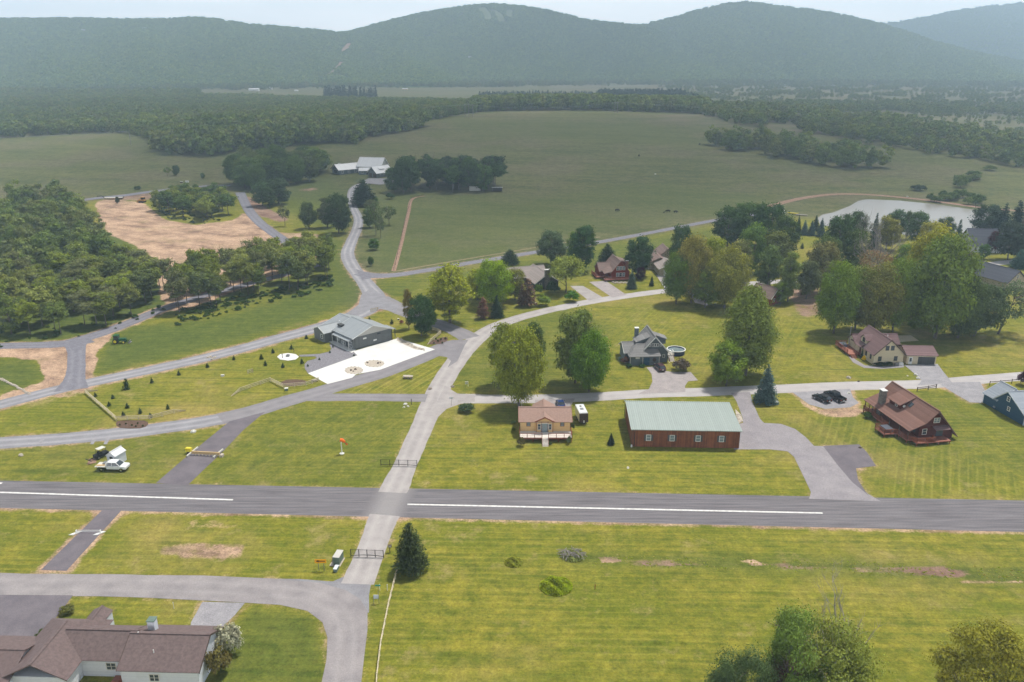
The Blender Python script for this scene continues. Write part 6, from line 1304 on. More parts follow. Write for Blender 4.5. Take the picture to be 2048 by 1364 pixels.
# dark red lodge
LZ = .8
o1 = frame_at(1829, 893, 9, 'lodge', 'dark red lodge with sweeping rust brown roof and wraparound deck', 'house')
pr_ = [(2.3, -.4), (10.4, -.4), (10.4, 1.35), (5.75, 6.95), (2.9, 4.25), (2.3, 4.0)]
MB().ext(pr_, 2.4, 18.2, 'y').build('wall', 'siding_darkred', o1)
b_ = MB(); ya, yb_ = 1.5, 18.8
b_.slab([(5.75, ya, 7.15), (5.75, yb_, 7.15), (2.95, yb_, 4.45), (2.95, ya, 4.45)], .16)
b_.slab([(2.95, ya, 4.446), (2.95, yb_, 4.446), (-.75, yb_, 2.95), (-.75, ya, 2.95)], .16)
b_.slab([(5.75, ya, 7.146), (5.75, yb_, 7.146), (11.2, yb_, .75), (11.2, ya, .75)], .16).beam((5.75, ya, 7.18), (5.75, yb_, 7.18), .3, .05)
b_.build('roof', 'roof_rust', o1)
dm = MB().ext([(5.0, 6.2), (2.35, 3.9), (2.35, 5.25), (5.0, 6.3)], 9.8, 13.8, 'y').build('dormer', 'siding_darkred', o1)
MB().slab([(6.0, 9.35, 7.22), (1.75, 9.35, 5.35), (1.75, 14.2, 5.35), (6.0, 14.2, 7.22)], .15).build('dormer_roof', 'roof_rust', dm)
win(o1, 2.35, 11.2, 4.75, .7, .6, 180, 'offwhite', 'glass')
MB().tube([(3.2, 9.6, 4.9), (3.2, 9.78, 4.9)], .3, 12).build('satellite_dish', 'white', o1)
MB().slab([(4.4, 8.3, 6.05), (3.6, 8.3, 5.25), (3.6, 9.2, 5.25), (4.4, 9.2, 6.05)], .2).build('skylight', 'glass', o1)
chimney(o1, 1.2, 14.9, -.3, 6.8, 1.1, 'stone_wall', 'concrete', 1.35)
deck(o1, -.9, 1.7, 2.3, 18.4, LZ, 'deck_red', 'wood_red'); deck(o1, .3, -.1, 8.4, 2.4, LZ - .004, 'deck_red', 'wood_red'); deck(o1, -4.0, 5.0, -.9, 8.6, LZ - .004, 'deck_red', 'wood_red')
railing(o1, [(-.8, 18.3), (-.8, 8.6)], LZ, .95); railing(o1, [(-.9, 8.5), (-3.9, 8.5), (-3.9, 5.1), (-.9, 5.1)], LZ, .95); railing(o1, [(-.8, 5.0), (-.8, 1.9), (.4, 0), (4.7, 0), (4.7, 1.0)], LZ, .95); railing(o1, [(2.2, 18.3), (-.8, 18.3)], LZ, .95)
for y in (1.9, 5.0, 8.6, 12, 15.3, 18.2): MB().box(-.62, y - .08, LZ, -.46, y + .08, 2.9).build('post', 'wood_dark', o1)
MB().box(-3.3, 5.6, LZ, -1.5, 7.9, LZ + .85).build('hot_tub', 'roof_slate', o1)
win(o1, 6.1, 2.4, 4.6, 1.3, 1.0, -90, 'offwhite', 'glass_pale', 2); win(o1, 3.6, 2.4, 2.1, .9, 1.2, -90, 'offwhite', 'glass'); door(o1, 7.2, 2.4, LZ, 1.6, 2.0, -90, 'glass', 'sliding_door')
MB().slab([(5.2, 2.4, 3.35), (8.7, 2.4, 3.35), (8.7, .9, 2.95), (5.2, .9, 2.95)], .1).build('awning', 'roof_mauve', o1)
for y in (4.2, 7.0, 11.5, 16): win(o1, 2.3, y, 2.1, 1.1, 1.3, 180, 'wood_dark', 'glass')
# blue house at the right edge (local x runs back along the long blue wall)
o1 = frame_at(2046, 851, 98.5, 'blue_house', 'deep blue house with pale grey roof at the right edge', 'house')
gable(o1, 0, -11, 9.7, 0, 2.55, 5.75, 'y', 'siding_blue', 'roof_bluegrey', rp=.6, oe=.4, og=.35, trim='trim_blue')
gable(o1, 9.0, -8.2, 13.2, -.02, 2.5, 5.0, 'x', 'siding_blue', 'roof_bluegrey', oe=.4, og=.35, trim='trim_blue')
gable(o1, 2.0, -17, 12.0, -10.5, 2.5, 5.2, 'x', 'siding_blue', 'roof_bluegrey', oe=.4, og=.35, trim='trim_blue')
win(o1, 5.6, 0, 4.1, .7, .95, 90, 'white', 'glass', fr=.13); win(o1, 5.0, 0, 1.9, .6, .8, 90, 'white', 'glass', fr=.13)
MB().box(-.06, -.06, -.2, .06, .06, 2.5).build('corner_board', 'trim_blue', o1); MB().box(13.14, -.08, -.2, 13.26, .05, 2.4).build('corner_board', 'trim_blue', o1)
MB().tube([(9.2, .08, .7), (9.2, .3, .5)], .28, 8).build('hose_reel', 'steel', o1)
# red chalet
o1 = frame_at(1222, 560, 9, 'chalet', 'red chalet with steep brown roof and six front windows', 'house')
gable(o1, 0, 0, 7.0, 11.2, 2.9, 7.0, 'y', 'siding_red', 'roof_brown', oe=.5, og=.5, trim='wood_red')
gable(o1, -3.4, 4.0, 3.0, 10.8, 2.6, 5.0, 'x', 'siding_red', 'roof_brown', oe=.4, og=.3)
shed_roof(o1, [(-2.8, -.3, 2.6), (-2.8, 4.2, 3.1), (.6, 4.2, 4.6), (.6, -.3, 3.4)], 'roof_brown', name='porch_roof')
for y in (0, 3.8): MB().box(-2.7, y, 0, -2.55, y + .15, 2.6).build('post', 'wood_red', o1)
dm = MB().ext([(4.0, 6.4), (4.0, 3.4), (7.2, 3.4), (7.2, 5.4)], 3.2, 10, 'y').build('dormer', 'siding_red', o1); MB().slab([(3.6, 2.9, 6.95), (7.7, 2.9, 5.45), (7.7, 10.4, 5.45), (3.6, 10.4, 6.95)], .14).build('dormer_roof', 'roof_brown', dm)
chimney(o1, 6.6, 2.2, 2, 6.6, .9, 'brick', 'white')
for z in (4.4, 1.9):
    for x in (2.4, 3.6, 4.8): win(o1, x, 0, z, .85, 1.35, -90, 'trim_blue', 'glass_pale' if not (x == 3.6 and z < 3) else 'glass')
deck(o1, -5.2, 2, -.1, 9.5, .8, 'deck_red', 'wood_red'); deck(o1, -3.0, -2.4, 6.8, -.1, .8, 'deck_red', 'wood_red'); railing(o1, [(-2.9, -2.3), (6.7, -2.3)], .8, .9); railing(o1, [(-5.1, 9.4), (-5.1, 2.1)], .8, .9)
# tan roofed house with stone chimney
o1 = frame_at(1080, 579, 18, 'tan_roofed_house', 'low house with tan roof and a stone chimney on its dark gable', 'house')
gable(o1, -1.5, 0, 7.0, 15, 2.7, 5.5, 'y', 'siding_darkgrey', 'roof_tan', oe=.8, og=.5, trim='offwhite')
gable(o1, -10, 9.5, 6.0, 17.5, 2.6, 5.3, 'x', 'siding_darkgrey', 'roof_tan', oe=.6, og=.4)
chimney(o1, 2.6, -.4, -.3, 7.2, 1.9, 'stone_wall', 'concrete', 1.0); win(o1, .2, 0, 1.7, .8, 1.2, -90, 'offwhite', 'glass')
# beige house half hidden by the grove
o1 = frame_at(1318, 552, 2, 'beige_house', 'beige house with brown roof half hidden behind the grove', 'house')
gable(o1, 0, 0, 8.5, 10, 2.8, 4.6, 'y', 'siding_beige', 'roof_tan', oe=.5, og=.5, trim='white', rp=.5)
gable(o1, -2.0, 10, 6.5, 19, 2.8, 4.8, 'y', 'siding_beige', 'roof_brown', oe=.8, og=.5)
gable(o1, 2, 17, 11.5, 27, 2.8, 6.6, 'y', 'siding_beige', 'roof_brown', oe=.5, og=.5)
door(o1, 3.0, 0, 0, 2.6, 2.1, -90, 'white', 'garage_door'); win(o1, 0, 4, 1.7, .8, 1.1, 180, 'white', 'glass'); win(o1, 0, 7.5, 1.7, .8, 1.1, 180, 'white', 'glass')
for y in (12, 18.5): MB().box(-2.6, y, 0, -2.4, y + .2, 2.7).build('post', 'white', o1)
# white roofed farmhouse group beyond the lane
o1 = frame_at(679, 350, 40, 'farmhouse', 'grey farmhouse wing with bright white metal roof and dark glazed gable')
gable(o1, 0, 0, 17, 10, 3.5, 6.7, 'x', 'siding_slate', 'metal_white', oe=.7, og=1.0, trim='wood_dark')
gable(o1, 4, 5, 10, 13, 3.5, 6.2, 'y', 'siding_slate', 'metal_white', oe=.5, og=.5); gable(o1, 17, 1.5, 22.5, 8.5, 3.0, 5.4, 'x', 'siding_slate', 'metal_white', oe=.5, og=.2)
for x in (2.5, 7.5, 12.5, 15.3): win(o1, x, 0, 1.8, 1.3, 1.9, -90, 'white', 'glass', 2, fr=.14)
win(o1, 0, 5, 1.9, 4.5, 1.9, 180, 'wood_dark', 'glass', 3); win(o1, 0, 5, 4.4, 2.6, 1.3, 180, 'wood_dark', 'glass', 2)
o1 = frame_at(716, 345, -14, 'farm_hall', 'tall pale gabled hall with white metal roof behind the farmhouse')
gable(o1, 0, 0, 17, 13, 4.8, 9.9, 'x', 'gable_grey', 'metal_white', oe=.9, og=.9, trim='white')
for y in (4, 9): win(o1, 17, y, 2.2, 1.3, 1.5, 0, 'white', 'glass', 2)
for x in (3, 8.5): win(o1, x, 0, 2.2, 1.4, 1.5, -90, 'wood_dark', 'glass', 2)
o1 = frame_at(718, 349.5, 5, 'entry_wing', 'low entry wing with white roof between farmhouse and garage')
gable(o1, 0, 0, 8, 7, 2.8, 4.3, 'x', 'siding_slate', 'metal_white', oe=.6, og=.2); win(o1, 2.4, 0, 1.6, 1.5, 1.5, -90, 'white', 'glass', 2); door(o1, 5.5, 0, 0, 1.2, 2.1, -90, 'wood_dark', glass=True)
o1 = frame_at(737, 353, -42, 'farm_garage', 'two door stone grey garage with white metal roof beside the farmhouse', 'garage')
gable(o1, 0, 0, 9, 13, 3.3, 7.0, 'y', 'siding_grey', 'metal_white', oe=.8, og=.8, trim='white')
for x in (2.4, 6.6): door(o1, x, 0, 0, 3.0, 2.5, -90, 'wood_dark', 'garage_door')
win(o1, 4.5, 0, 4.7, 1.4, 1.1, -90, 'wood_dark', 'glass', 2); dm = MB().ext([(7.2, 4.6), (7.2, 5.4), (4.8, 6.4), (4.8, 4.6)], 4, 8, 'y').build('dormer', 'siding_grey', o1); MB().slab([(7.7, 3.6, 5.3), (4.4, 3.6, 6.9), (4.4, 8.4, 6.9), (7.7, 8.4, 5.3)], .15).build('dormer_roof', 'metal_white', dm)
for y in (3, 6.5, 10): win(o1, 9, y, 1.9, .7, .7, 0, 'white', 'glass')
# house with the white siding, bottom left
p = G(400, 1364); o1 = thing('ranch_house', 'white sided ranch house with long mottled brown shingle roofs', 'house', (p.x, p.y, 0), R(-2))
gable(o1, -9.7, -1.3, .6, 7.2, 3.0, 5.15, 'x', 'siding_white', 'brown_roof', oe=.35, og=.3, trim='wood_dark', z0=-2.5)
gable(o1, -19, .6, -9.6, 7.0, 2.95, 4.85, 'x', 'siding_white', 'brown_roof', oe=.4, og=.3, z0=-2.5)
gable(o1, -24.0, -3, -16.0, 8.2, 2.9, 5.0, 'y', 'siding_white', 'brown_roof', oe=.45, og=.4, hip1=3.4, z0=-2.5)
gable(o1, -36, -4, -23.2, 4.6, 2.6, 4.2, 'x', 'siding_white', 'brown_roof', oe=.4, og=.3, z0=-2.5)
gable(o1, -19.3, 7.4, -16.6, 10.2, 2.9, 3.6, 'y', 'siding_white', 'brown_roof', oe=.1, og=.2, z0=-2.5)
chimney(o1, -7.9, 4.9, 3.6, 5.9, .95, 'siding_white', 'green_box')
win(o1, -5.3, -1.3, 1.7, 1.15, 1.0, -90, 'offwhite', 'glass', 2); win(o1, -12.0, .6, 1.7, 1.2, 1.0, -90, 'offwhite', 'glass', 2)
deck(o1, -11.6, -3.6, -9.8, .5, .3, 'deck_red', 'wood_red'); railing(o1, [(-11.5, -3.5), (-10.2, -3.5), (-9.9, -1.5)], .3, .9)
for x, y, z in ((-5.9, .6, 4.25), (-8.9, 2.9, 5.15)): MB().tube([(x, y, z - .4), (x, y, z + .3)], .07, 8).build('vent_pipe', 'white', o1)
fw = MB().box(-16.4, 8.6, -.2, -9.2, 8.8, .5); fw.box(-9.4, 7.6, -.2, -9.2, 8.6, .5); fw.build('planter_wall', 'wood_dark', o1)
# houses among the trees on the right
def small_house(px, py, ang, name, label, wm, rm, L_, W_, ze, zr, axis='x', z=None, extra=True):
    o_ = frame_at(px, py, ang, name, label); gable(o_, 0, 0, L_, W_, ze, zr, axis, wm, rm, oe=.5, og=.5, trim='white')
    n_ = max(1, int(L_ / 3.5))
    for k in range(n_): win(o_, L_ * (k + .6) / (n_ + .2), 0, 1.6, .9, 1.1, -90, 'white', 'glass')
    win(o_, 0, W_ * .4, 1.6, .8, 1.1, 180, 'white', 'glass'); return o_
small_house(1940, 505, -6, 'white_house', 'white house with steep dark grey roof beside the pond', 'siding_white', 'roof_slate', 14, 12, 3.2, 9.2)
o1 = frame_at(2012, 580, 20, 'dark_roofed_house', 'beige gabled house with dark roof at the right edge')
gable(o1, 0, 0, 9, 19, 3, 6.6, 'y', 'siding_beige', 'roof_slate', oe=.7, og=.6, trim='wood_dark'); win(o1, 4.5, 0, 4.6, 1.0, 1.0, -90, 'white', 'glass', 2); win(o1, 2, 0, 1.6, 1, 1.2, -90, 'white', 'glass')
small_house(1540, 612, 40, 'red_house', 'small red house with brown roof behind the tall cone shaped tree', 'siding_red', 'roof_brown', 7, 8, 2.7, 5.6, 'y')
small_house(1666, 535, 10, 'red_house', 'small red house almost hidden behind brownish olive trees', 'siding_red', 'roof_brown', 8, 8, 3, 6, 'y')
small_house(1808, 632, 5, 'dark_red_house', 'dark red house glimpsed between the largest trees of the grove', 'siding_darkred', 'roof_mauve', 10, 8, 3, 5.6)
small_house(1385, 592, 4, 'grey_house', 'pale house hidden behind the trees on the lawn edge', 'siding_white', 'roof_grey', 7, 6, 2.7, 4)
# far buildings at the foot of the mountains
FARB = [(507, 182, 26, 12, 7, 'white', 'metal_white', 'large white building in the far left fields, left of a smaller one'), (541, 179, 8, 8, 7, 'white', 'metal_white', 'small white building right of the large white one in the far fields'), (628, 160, 22, 14, 6, 'red', 'metal_white', 'reddish lodge at the foot of the pale mountain track'), (592, 183, 9, 7, 4, 'offwhite', 'metal_white', 'low pale house among the far trees on the left'),
 (722, 174, 10, 7, 5, 'offwhite', 'roof_slate', 'leftmost far house in the row below the centre mountain'), (748, 175, 10, 7, 5, 'gable_grey', 'roof_slate', 'second far house in the row below the centre mountain'), (772, 174, 11, 7, 5, 'offwhite', 'roof_slate', 'third far house in the row below the centre mountain'), (810, 180, 14, 7, 4, 'tan_wood', 'metal_white', 'far house on the sandy clearing'),
 (1042, 167, 12, 8, 5, 'wood_red', 'roof_brown', 'far reddish house on an earth bank'), (1182, 163, 12, 8, 5, 'brick', 'metal_white', 'far brick coloured house at the centre right field'), (1298, 158, 9, 7, 6, 'white', 'metal_white', 'far white house beside the bright meadow')]
for x, y, wl, dp, hh, wm, rm, lb in FARB:
    o_ = frame_at(x, y, 0, 'far_house', lb, 'building'); gable(o_, -wl / 2, 0, wl / 2, dp, hh * .65, hh, 'x', wm, rm, oe=.4, og=.4); win(o_, 0, 0, 1.8, 1.4, 1.2, -90, 'white', 'glass')
MH = [(289 // 1, 62, 'white speck of a house high on the left ridge'), (167, 66, 'pale house high on the left ridge, left one'), (940, 120, 'white house halfway up the centre mountain, right one'), (858, 107, 'white house halfway up the centre mountain, left one')]
for x, y, lb in MH:
    a_, s_ = slope_of(x, y); k = 'left' if x < 600 else 'centre'; r_ = np.linspace(2200, 3700, 400); zz = hillz(k, a_, r_); j = int(np.argmax(zz >= CAMH + r_ * s_)); r0_ = r_[j]
    o_ = thing('far_house', lb, 'building', (r0_ * math.sin(a_), r0_ * math.cos(a_), zz[j] + 7)); gable(o_, -6, 0, 6, 7, 2.5, 4.5, 'x', 'gable_grey', 'metal_white', z0=-14); win(o_, 0, 0, 1, 3, 1.6, -90, 'white', 'glass')
# ------------------------------------------------------------------ vehicles
def wheel(root, x, y, r=.36, w_=.24, rim='chrome'):
    o_ = MB().tube([(x, y - w_ / 2, r), (x, y + w_ / 2, r)], r, 16).build('wheel', 'rubber', root)
    s = 1 if y > 0 else -1
    b_ = MB().tube([(x, y + s * w_ / 2, r), (x, y + s * (w_ / 2 + .02), r)], r * .62, 12); b_.build('rim', rim, o_); return o_
def taper(x0, x1, z0, X0, X1, z1, y0, y1): # frustum from lower rect (x0..x1, +-y0) to upper (X0..X1, +-y1)
    return [(x0, -y0, z0), (x1, -y0, z0), (x1, y0, z0), (x0, y0, z0), (X0, -y1, z1), (X1, -y1, z1), (X1, y1, z1), (X0, y1, z1)]
FB = [(3, 2, 1, 0), (4, 5, 6, 7), (0, 1, 5, 4), (1, 2, 6, 5), (2, 3, 7, 6), (3, 0, 4, 7)]
def car(px, py, ang, name, label, cat, body, kind='suv', L_=4.6, W_=1.84, h=None):
    p = G(px, py); r_ = thing(name, label, cat, (p.x, p.y, .03 if p.y < 330 else T(p.x, p.y) + .3), R(ang)); w2 = W_ / 2; l = L_ / 2
    if kind == 'suv':
        pf = [(-l, .35), (l - .05, .35), (l, .6), (l - .12, .88), (l - 1.15, 1.02), (-l + .1, 1.05), (-l, .7)]; cab = taper(-l + .12, l - 1.2, 1.02, -l + .45, l - 2.0, 1.62, w2 - .06, w2 - .26)
    elif kind == 'sedan':
        pf = [(-l, .35), (l, .35), (l, .62), (l - .9, .88), (-l + .7, .92), (-l, .85)]; cab = taper(-l + .7, l - 1.3, .9, -l + 1.2, l - 2.0, 1.4, w2 - .06, w2 - .28)
    else:
        pf = [(-l, .5), (l, .5), (l, .95), (l - .15, 1.1), (l - 1.2, 1.2), (-l, 1.2)]; cab = taper(-l + 2.05, l - 1.15, 1.2, -l + 2.25, l - 1.9, 1.85, w2 - .05, w2 - .22)
    b_ = MB()
    if kind in ('pickup', 'flatbed'):
        xb = -l + 2.0
        b_.ext([(x, z) for x, z in pf if x > 0] + [(xb, 1.2), (xb, .5)], -w2, w2, 'x') if False else None
        prof = [(xb, .5), (l, .5), (l, .95), (l - .15, 1.1), (l - 1.2, 1.2), (xb, 1.2)]
    else: prof = pf
    n_ = len(prof); vs = [(x, -w2, z) for x, z in prof] + [(x, w2, z) for x, z in prof]
    b_.add(vs, [tuple(range(n_)), tuple(range(2 * n_ - 1, n_ - 1, -1))] + [(i, n_ + i, n_ + (i + 1) % n_, (i + 1) % n_) for i in range(n_)])
    if kind == 'pickup': b_.box(-l, -w2, .5, xb, w2, .72).box(-l, -w2, .72, xb, -w2 + .09, 1.2).box(-l, w2 - .09, .72, xb, w2, 1.2).box(-l, -w2 + .09, .72, -l + .09, w2 - .09, 1.2)
    bo = b_.build('body', body, r_); bv = bo.modifiers.new('bevel', 'BEVEL'); bv.width = .06; bv.segments = 2
    MB().add(cab, FB).build('windows', 'glass', r_)
    z1 = cab[4][2]; MB().box(cab[4][0] - .02, cab[4][1] - .02, z1, cab[5][0] + .02, -cab[4][1] + .02, z1 + .06).build('roof', body, r_)
    pb = MB()
    for i, j in ((0, 4), (1, 5), (2, 6), (3, 7)): pb.beam(Vector(cab[i]) * 1.003, Vector(cab[j]) * 1.003, .09, .09)
    xm = (cab[4][0] + cab[5][0]) / 2
    for s in (-1, 1): pb.beam((xm, s * (abs(cab[0][1]) + .0), cab[0][2]), (xm, s * abs(cab[4][1]), z1), .08, .08)
    pb.build('pillars', body, r_)
    if kind == 'flatbed':
        MB().box(-l - .35, -w2 - .05, .92, xb - .05, w2 + .05, 1.06).build('flatbed', 'offwhite', r_); MB().box(-l + .9, -.2, 1.06, xb - .25, w2 - .1, 1.45).build('toolbox', 'steel', r_); MB().box(xb - .12, -w2, 1.06, xb - .05, w2, 1.75).build('headboard', 'white', r_)
        MB().beam((-l - .2, -w2 * .5, 1.12), (xb - .5, -w2 * .4, 1.12), .5, .1).build('plank', 'tan_wood', r_)
    R_ = .40 if kind in ('pickup', 'flatbed') else .35
    for x in (-l + .95, l - .95):
        for s in (-1, 1): wheel(r_, x, s * (w2 - .10), R_)
    for s in (-1, 1):
        MB().box(l - .10, s * (w2 - .42) - .18, .72, l + .02, s * (w2 - .42) + .18, .88).build('headlight', 'offwhite', r_)
        MB().box(-l - .02, s * (w2 - .2) - .12, .78, -l + .04, s * (w2 - .2) + .12, 1.0).build('tail_light', 'red', r_)
        MB().box(l - 1.75, s * (w2 + .1) - .08, 1.08, l - 1.6, s * (w2 + .1) + .08, 1.25).build('mirror', body, r_)
    MB().box(-l - .06, -w2 + .1, .42, -l + .05, w2 - .1, .6).box(l - .05, -w2 + .1, .42, l + .06, w2 - .1, .6).build('bumper', 'chrome' if kind in ('pickup', 'flatbed') else body, r_)
    MB().box(-l - .075, -.26, .62, -l - .02, .26, .76).build('number_plate', 'white', r_)
    return r_
B_ = lambda a, b_: math.degrees(bearing(a, b_))
car(228, 939, -3, 'flatbed_truck', 'white crew cab flatbed truck parked on the grass by the small shed', 'truck', 'car_white', 'flatbed', 5.9, 1.95)
car(1643, 801, 118, 'parked_car', 'black car left of the black pickup on the gravel lot', 'car', 'car_black', 'suv', 4.7, 1.85)
car(1669, 798, 112, 'pickup_truck', 'black pickup truck right of the black car on the gravel lot', 'truck', 'car_black', 'pickup', 5.8, 2.0)
car(1319, 739, 102, 'parked_car', 'dark wine coloured car parked at the slate bungalow door', 'car', 'car_wine', 'suv', 4.6, 1.85)
car(1121, 812, 95, 'parked_car', 'blue car half hidden behind the tan cabin', 'car', 'car_blue', 'sedan', 4.4, 1.8)
# white travel trailer beside the cabin
p = G(1162, 838); t = thing('camper_trailer', 'white topped camper trailer with dark front beside the tan cabin', 'trailer', (p.x, p.y, 0), R(97))
b_ = MB().box(-2.6, -1.0, .5, 2.3, 1.0, 2.75).build('body', 'car_white', t); b_.modifiers.new('bevel', 'BEVEL').width = .1
MB().slab([(-2.62, -1.0, 2.55), (-2.62, 1.0, 2.55), (-2.95, 1.0, .6), (-2.95, -1.0, .6)], -.3).build('front_panel', 'wood_dark', t)
for x in (-.4, .5):
    for s in (-1, 1): wheel(t, x, s * .95, .33, .2)
MB().box(-.9, -.35, 2.75, -.2, .35, 2.9).build('roof_hatch', 'steel', t); MB().box(.8, -.2, 2.75, 1.2, .2, 2.85).build('roof_vent', 'black', t)
MB().beam((-2.9, .5, .5), (-3.9, 0, .5), .08).beam((-2.9, -.5, .5), (-3.9, 0, .5), .08).build('hitch', 'black', t); MB().tube([(-3.2, 0, .55), (-3.2, 0, 1.1)], .16, 10).build('gas_bottle', 'white', t)
for x in (-1.5, .9): MB().box(x, -1.02, 1.5, x + .8, -.99, 2.1).build('window', 'glass', t)
# green tractor
p = G(240, 686); t = thing('tractor', 'green tractor with a cab and front loader on the slope', 'tractor', (p.x, p.y, .03), R(4))
MB().box(-.2, -.4, .75, 1.9, .4, 1.45).build('bonnet', 'tractor_green', t); MB().box(-1.4, -.45, .6, -.1, .45, 1.1).build('chassis', 'tractor_green', t)
MB().box(-1.4, -.65, 1.1, -.1, .65, 2.3).build('cab', 'glass', t); MB().box(-1.5, -.75, 2.3, 0, .75, 2.45).build('cab_roof', 'tractor_green', t)
for s in (-1, 1): wheel(t, -.95, s * .85, .72, .42, 'yellow'); wheel(t, 1.35, s * .75, .45, .3, 'yellow'); MB().beam((.2, s * .6, 1.2), (2.6, s * .6, .45), .12, .16).build('loader_arm', 'tractor_green', t); MB().box(-1.6, s * .85 - .22, 1.45, -.4, s * .85 + .22, 1.52).build('mudguard', 'tractor_green', t)
MB().slab([(2.5, -.9, .25), (2.5, .9, .25), (2.9, .9, .8), (2.9, -.9, .8)], .08).slab([(2.5, -.9, .25), (2.5, .9, .25), (3.1, .9, .15), (3.1, -.9, .15)], .08).build('bucket', 'steel', t)
# yellow bulldozer, flatbed trailer rig at the far track
p = GZ(285, 405); t = thing('bulldozer', 'yellow bulldozer with black cab at the top edge of the straw field', 'bulldozer', p, R(170))
MB().box(-1.6, -.8, .9, 1.8, .8, 1.9).build('body', 'digger_yellow', t); MB().box(-1.4, -.8, 1.9, .3, .8, 3.1).build('cab', 'black', t); MB().box(-1.6, -.95, 3.1, .5, .95, 3.2).build('cab_roof', 'digger_yellow', t)
for s in (-1, 1): MB().ext([(-2.0, .2), (-1.6, 0), (1.6, 0), (2.0, .4), (1.5, .85), (-1.7, .85)], s * 1.05 - .25, s * 1.05 + .25, 'x').build('track', 'rubber', t)
for c in t.children:
    if c.name.startswith('track'): c.rotation_euler = (0, 0, R(-90)); c.scale = (1, 1, 1)
MB().slab([(2.4, -1.7, 1.3), (2.4, 1.7, 1.3), (2.6, 1.7, .1), (2.6, -1.7, .1)], .12).beam((1.0, -1.2, .5), (2.4, -1.2, .5), .15).beam((1.0, 1.2, .5), (2.4, 1.2, .5), .15).build('blade', 'digger_yellow', t)
for c in [c for c in t.children if c.name.startswith('track')]: c.rotation_euler = (0, 0, 0)
p = GZ(224, 399); t = thing('flatbed_trailer', 'low flatbed trailer with black gooseneck on the far dirt track', 'trailer', (p.x, p.y, p.z + .25), R(8))
MB().box(-4, -1.2, .8, 6, 1.2, 1.0).build('deck', 'offwhite', t); MB().box(-4, -1.0, .55, 6, 1.0, .8).build('frame', 'black', t); MB().beam((-4, 0, 1.0), (-5.2, 0, 2.0), .8, .3).beam((-5.2, 0, 2.0), (-8, 0, 1.9), .8, .3).build('gooseneck', 'black', t)
for x in (3.2, 4.3, 5.4):
    for s in (-1, 1): wheel(t, x, s * 1.0, .42, .3)
p = GZ(243, 397); t = thing('ramp_stack', 'dark steel ramp lying at the trailer tail on the dirt track', 'ramp', (p.x, p.y, p.z + .1)); MB().slab([(-1.2, -.9, .2), (1.3, -.9, 1.0), (1.3, .9, 1.0), (-1.2, .9, .2)], .12).build('plate', 'black', t); MB().beam((1.2, 0, 0), (1.2, 0, .9), .2).build('leg', 'black', t)
# small shed and the utility cart behind it
p = G(203, 933); t = thing('shed', 'tiny white shed with open dark doorway behind the flatbed truck', 'shed', (p.x, p.y, 0), R(-18)); t.location.x += .9; t.location.y += .9
gable(t, 0, 0, 2.2, 2.8, 2.1, 2.8, 'y', 'siding_white', 'metal_white', oe=.15, og=.15); MB().box(.75, -.04, 0, 1.5, .0, 1.9).build('doorway', 'black', t)  # black panel on the wall stands in for the shade inside the open door
p = G(203, 914); t = thing('utility_cart', 'black off road utility cart with tan roof behind the small shed', 'cart', (p.x, p.y, .02), R(60))
MB().box(-1.4, -.65, .45, 1.4, .65, .95).build('body', 'black', t); MB().box(-.7, -.6, 2.0, .9, .6, 2.06).build('roof', 'offwhite', t); MB().box(-.5, -.55, .95, -.1, .55, 1.35).build('seat', 'rubber', t)
b_ = MB()
for x in (-.65, .85):
    for s in (-.6, .6): b_.tube([(x, s, .9), (x * .95, s, 2.02)], .04, 6)
b_.build('roll_cage', 'black', t)
for x in (-1.0, 1.0):
    for s in (-1, 1): wheel(t, x, s * .62, .33, .25, 'steel')
MB().beam((-1.4, 0, .6), (-3.0, -.4, .7), .15, .12).beam((-3.0, -1.2, .7), (-3.0, .6, .7), .15, .12).build('towed_mower', 'black', t)
# ------------------------------------------------------------------ gates, barriers, windsock
def gate(a, b_, label):
    p, q = G(*a), G(*b_); l = (q - p).length; t = thing('metal_gate', label, 'gate', (p.x, p.y, 0), math.atan2(q.y - p.y, q.x - p.x)); h = 1.35
    f = MB()
    for s in range(12): t0_, t1_ = s / 12, (s + 1) / 12; z = lambda u_: .35 - .22 * math.sin(math.pi * u_) * (-1); f.beam((l * t0_, 0, .22 + .16 * math.sin(math.pi * t0_)), (l * t1_, 0, .22 + .16 * math.sin(math.pi * t1_)), .07, .09)
    f.beam((0, 0, h), (l, 0, h), .05, .05); f.build('frame', 'black', t)
    r_ = MB()
    for z in (.55, .75, .95, 1.15): r_.tube([(0, 0, z), (l, 0, z)], .014, 5)
    r_.build('rail', 'black', t)
    for k in range(5): MB().box(l * k / 4 - .05, -.05, -.1, l * k / 4 + .05, .05, h + .08).build('post', 'black', t)
gate((762, 931), (834, 933), 'black tubular gate across the pale lane north of the runway')
gate((702, 1113), (767, 1115), 'black tubular gate across the pale lane south of the runway')
p, q = G(384, 910), G(440, 913); l = (q - p).length; t = thing('barrier', 'tan notched wooden barrier across the dark taxiway', 'barrier', (p.x, p.y, 0), math.atan2(q.y - p.y, q.x - p.x))
MB().box(0, -.12, .35, l, .12, .95).build('beam', 'tan_wood', t)
for k in range(7): MB().box(.8 + k * (l - 1.6) / 6, -.2, 0, 1.0 + k * (l - 1.6) / 6, -.125, .5).build('leg', 'wood_rail', t)
a_ = G(374, 915) - p; c_ = G(396, 897) - p
for nm, aa, cc in (('side_rail', (374, 915), (396, 897)), ('side_rail', (427, 917), (446, 901))):
    u_, v_ = G(*aa), G(*cc); o_ = MB().beam((u_.x, u_.y, .3), (v_.x, v_.y, .3), .25, .3).build(nm, 'offwhite', t); o_.matrix_parent_inverse = (Matrix.Translation(t.location) @ Matrix.Rotation(t.rotation_euler.z, 4, 'Z')).inverted()
